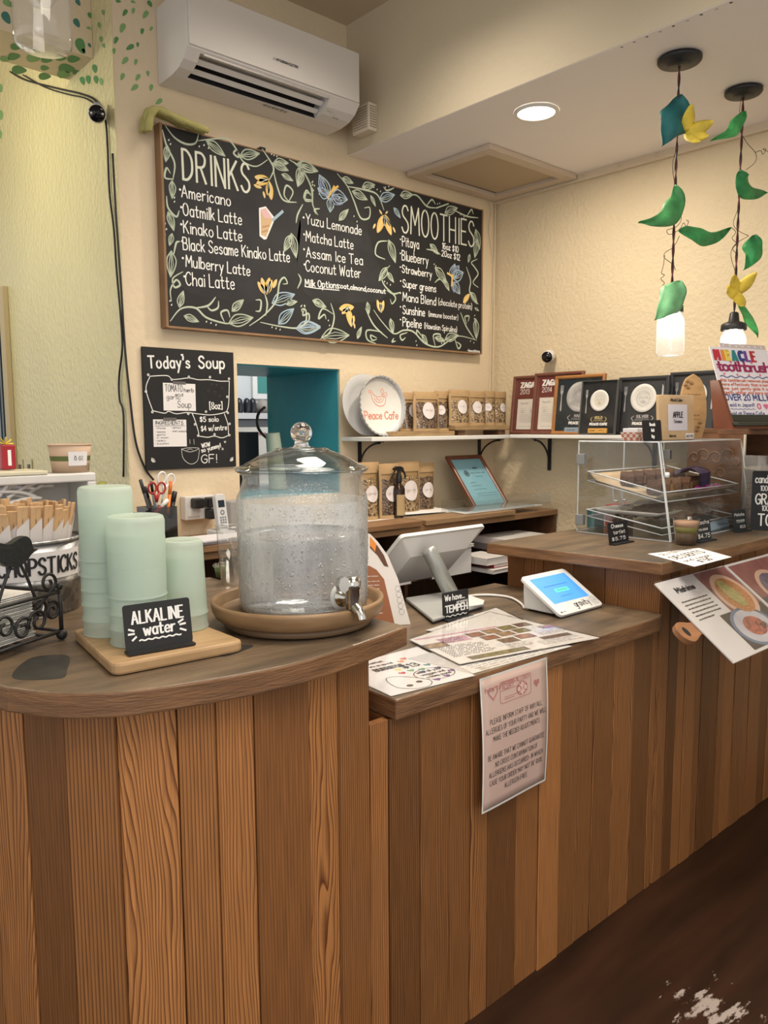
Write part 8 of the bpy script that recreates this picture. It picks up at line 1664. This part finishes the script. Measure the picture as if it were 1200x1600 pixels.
# ---- leafy vine sprig behind the crate
q = P(158, 757, Y=2.06); o = thing('leaf_sprig', 'yellow-green leaf sprig drooping beside the right end of the crate', 'plant', q); m = M(); k = psize(1, q)
for a2, l in ((-.2, 22), (-.55, 26), (.2, 16), (-.9, 20)):
    m.grid(lambda u, v: Vector((-6*k+l*k*v*math.cos(a2), (u-.5)*.01, l*k*v*math.sin(a2)+ (u-.5)*6*k*math.sin(math.pi*min(1, v+.05)))), 3, 8)
m.build('leaves', mat('sprig_green', (.24, .24, .04), .45), o, solid=.001)
m = M(); m.tube([(-.02, 0, .01), (-.005, .01, -.10), (0, .01, ZBAR+.001-q.z)], .003, 6); m.build('stem', mat('sprig_green', (.24, .24, .04)), o)
# ---- napkin holder of black wrought iron with bird
CN = P(97, 1000, Z=ZBAR); E1 = P(0, 1034, Z=ZBAR); d1 = (Vector((E1.x, E1.y, 0))-Vector((CN.x, CN.y, 0))).normalized(); d2 = Vector((d1.y, -d1.x, 0)); 
if d2.dot(Vector((FW.x, FW.y, 0))) < 0: d2 = -d2
NH = thing('napkin_holder', 'black wrought-iron napkin holder with scrolls and a little bird, at far left', 'napkin holder', (CN.x, CN.y, ZBAR+.0008)); iron = mat('wrought_iron', (.014, .013, .013), .5, bump=.2, bscale=80)
zn = lambda py: PP(92, py, CN, fh).z-ZBAR-.001
def NP(a, z, dd=0): return d1*a+d2*dd+Vector((0, 0, z))
ztop, zlow, LN, DN = zn(924), zn(984), .19, .165
for nm, dd in (('front_panel', 0.0), ('rear_panel', DN)):
    m = M(); m.tube([NP(0, .006, dd), NP(0, ztop+.006, dd)], .0042, 8); m.tube([NP(LN, .006, dd), NP(LN, ztop+.006, dd)], .0042, 8); m.tube([NP(0, ztop, dd), NP(LN, ztop, dd)], .0036, 8); m.tube([NP(0, zlow*.9, dd), NP(LN, zlow*.9, dd)], .0036, 8); m.build(nm, iron, NH)
    for a_ in (0, LN):
        m = M(); m.lathe([(.0105*math.sin(t), -.0105*math.cos(t)) for t in [math.pi*i/10 for i in range(11)]], 16, c=tuple(NP(a_, .0106, dd))); m.build('ball_foot', iron, NH); m = M(); m.lathe([(.0065*math.sin(t), -.0065*math.cos(t)) for t in [math.pi*i/8 for i in range(9)]], 12, c=tuple(NP(a_, ztop+.010, dd))); m.build('finial', iron, NH)
m = M()
for a_ in (0, LN):
    for z in (zlow*.9, ztop): m.tube([NP(a_, z, 0), NP(a_, z, DN)], .0034, 8)
for a_ in (.04, .095, .15): m.tube([NP(a_, zlow*.9, 0), NP(a_, zlow*.9, DN)], .003, 8)
m.build('base_rails', iron, NH)
def scroll(c_, z, r_, turns, st, sg, dd=0, tail=None):
    pts = [];n_ = 26
    for i in range(n_): t = i/(n_-1); a2 = st+sg*turns*2*math.pi*t; q = r_*(1-.72*t); pts.append(NP(c_+q*math.cos(a2), z+q*math.sin(a2), dd))
    if tail: pts = [NP(tail[0], tail[1], dd)]+pts
    m_ = M(); m_.tube([tuple(p) for p in pts], .0031, 7); m_.build('scroll', iron, NH)
zm = (ztop+zlow*.9)/2
for c_, z, r_, tr_, st, sg in ((.022, zm+.006, .020, 1.3, 1.2, 1), (.058, zm-.006, .024, 1.3, -.4, 1), (.095, zm-.012, .022, 1.25, 2.6, -1), (.135, zm, .024, 1.3, -.4, 1)): scroll(c_, z, r_, tr_, st, sg)
scroll(.028, ztop+.022, .020, 1.2, 3.6, -1, 0, (.060, ztop-.02))
for dd in (.05, .11): scroll(.0, zm, .02, 1.2, .5, 1, dd)
# bird on two legs above the front rail
zb1 = PP(10, 868, CN+d1*.13, fh).z-ZBAR
m = M(); bp = [(-.034, .002), (-.030, .016), (-.020, .024), (-.006, .022), (.012, .016), (.030, .020), (.05, .026), (.048, .010), (.036, -.006), (.020, -.018), (.0, -.022), (-.018, -.016), (-.030, -.006), (-.044, .000)]
Tbd = Matrix((d1, -d2*-1, Vector((0, 0, 1)))).transposed().to_4x4(); Tbd.translation = NP(.105, zb1, 0)
pts = spl([(x*1.15, z*1.15) for x, z in bp], 3, True)[:-1]; m.prism(pts, -.007, .007, T=Tbd); br_ = m.build('bird', iron, NH, bevel=.004)
for a_, b2 in ((.094, .062), (.112, .150)): m = M(); m.tube(spl([tuple(NP(a_, zb1-.02)), tuple(NP((a_+b2)/2, (zb1-.02+ztop)/2+.004)), tuple(NP(b2, ztop))], 5), .003, 7); m.build('bird_leg', iron, NH)
# napkins: a stack of single folded sheets
napm = mat('napkin_white', (.72, .69, .65), .8, bump=.3, bscale=140); nz0 = zlow*.9+.0038; nz1 = PP(30, 932, CN+d1*.1, fh).z-ZBAR; nn = 26; proto = None; dz = (nz1-nz0)/nn
for k in range(nn):
    if proto is None:
        o = thing('napkin', 'white folded paper napkin in the stack inside the iron holder', 'napkin', (0, 0, 0), group='napkins in the holder'); m = M(); m.grid(lambda u, v: Vector((u*.125, v*.140, dz*.42*(1+.3*math.sin(u*17)*math.sin(v*14)))), 10, 10); m.grid(lambda u, v: Vector(((1-u)*.125, v*.140, 0)), 10, 10); m.grid(lambda u, v: Vector((u*.125, 0, dz*.42*v)), 10, 1); m.grid(lambda u, v: Vector((0, (1-u)*.140, dz*.42*v)), 10, 1); m.build('sheet', napm, o); proto = o
    else: o = copy_tree(proto)
    jx, jy = random.uniform(-.003, .003), random.uniform(-.002, .002); X_ = d1; Y_ = d2; T_ = Matrix((X_, Y_, Vector((0, 0, 1)))).transposed().to_4x4(); T_.translation = Vector(NH.location)+NP(.055+jx, nz0+dz*k, .014+jy); o.matrix_world = T_
# pink-white packet between holder and bucket
q = P(50, 950, Z=ZBAR+.03); o = thing('sugar_packet', 'small white packet with pink print between napkin holder and bucket', 'packet', T=Matrix.Translation((P(52, 968, Z=ZBAR).x, P(52, 968, Z=ZBAR).y, ZBAR+.0008)) @ Rz(-.5) @ Matrix.Rotation(-.25, 4, 'X')); m = M(); m.grid(lambda u, v: Vector(((u-.5)*.045, .004*math.sin(math.pi*u), v*.07)), 6, 6); m.build('packet', paper, o, solid=.003); m = M(); m.disc(0, .045, .014, .016, -.0022); m.build('pink_print', mat('hot_pink', (.60, .06, .18), .5), o)
# ---- clear cups behind the dispenser
cpl = clear_mat('clear_cup', (.95, .96, .96), 1.5, haze=.05)
for lab, cx, cyb, yt, rt_, rb in (('taller clear plastic cup at the left behind the water dispenser', 362, 917, 822, 22, 16), ('clear plastic cup with flat rim tucked right against the water dispenser', 382, 912, 842, 22, 15)):
    q = P(cx, cyb, Z=ZBAR); d_c = (lambda d: Vector((d.x, d.y, 0)).normalized())(ray(cx, cyb)); k = psize(1, q); c_ = Vector((q.x, q.y, 0))+d_c*rb*k; c_.z = ZBAR+.0008; hh = PP(cx, yt, c_, fh).z-c_.z
    o = thing('clear_cup', lab, 'cup', c_); m = M(); m.lathe([(0, .002), (rb*k*.97, .002), (rb*k, 0), (rt_*k, hh)], 36); m.build('cup_wall', cpl, o); m = M(); m.tube([(rt_*k*math.cos(t), rt_*k*math.sin(t), hh) for t in [2*math.pi*i/36 for i in range(36)]], .0018, 6, closed=True); m.build('rim', clear_mat('cup_rim', (.85, .88, .88), 3, haze=.3) if 'cup_rim' not in MATS else MATS['cup_rim'], o)
q = P(352, 907, Z=ZBAR); k = psize(1, q); o = thing('sauce_cup', 'tiny lidded cup of green sauce inside the clear cup behind the dispenser', 'cup', (q.x+.006, q.y+.03, ZBAR+.0045)); m = M(); m.lathe([(0, 0), (8*k, 0), (11*k, 17*k), (0, 17*k)], 24); m.build('sauce', mat('green_sauce', (.10, .16, .05), .5), o); m = M(); m.lathe([(11*k, 17*k), (13*k, 17*k), (13*k, 20*k), (10*k, 22*k), (0, 22*k)], 24); m.build('lid', cpl, o)
# ---- red tin with a yellow flower at the far left on the crate
q = P(4, 733, Y=2.12); k = psize(1, q); o = thing('red_tin', 'red tin with a white label standing on the crate at the left edge', 'tin', (q.x, 2.09, zc1+psize(6, q)+.003)); m = M(); m.box(-9*k, 12*k, -.018, .018, 0, 38*k); m.build('tin', mat('tin_red', (.33, .015, .025), .4), o, bevel=.003); m = M(); m.rect(0, 5*k, 6*k, 30*k, -.0186); m.build('label', paper, o)
o = thing('yellow_flower', 'small yellow artificial flower lying on the red tin', 'flower', (q.x, 2.09, zc1+psize(6, q)+.0035+38*k)); m = M()
for a2 in (0, .7, 1.4, 2.1, 2.8): m.grid(lambda u, v: Vector((v*12*k*math.cos(a2), (u-.5)*.012, v*10*k*math.sin(a2)+.003*math.sin(math.pi*u))), 4, 4)
m.build('petals', petalm, o, solid=.001)
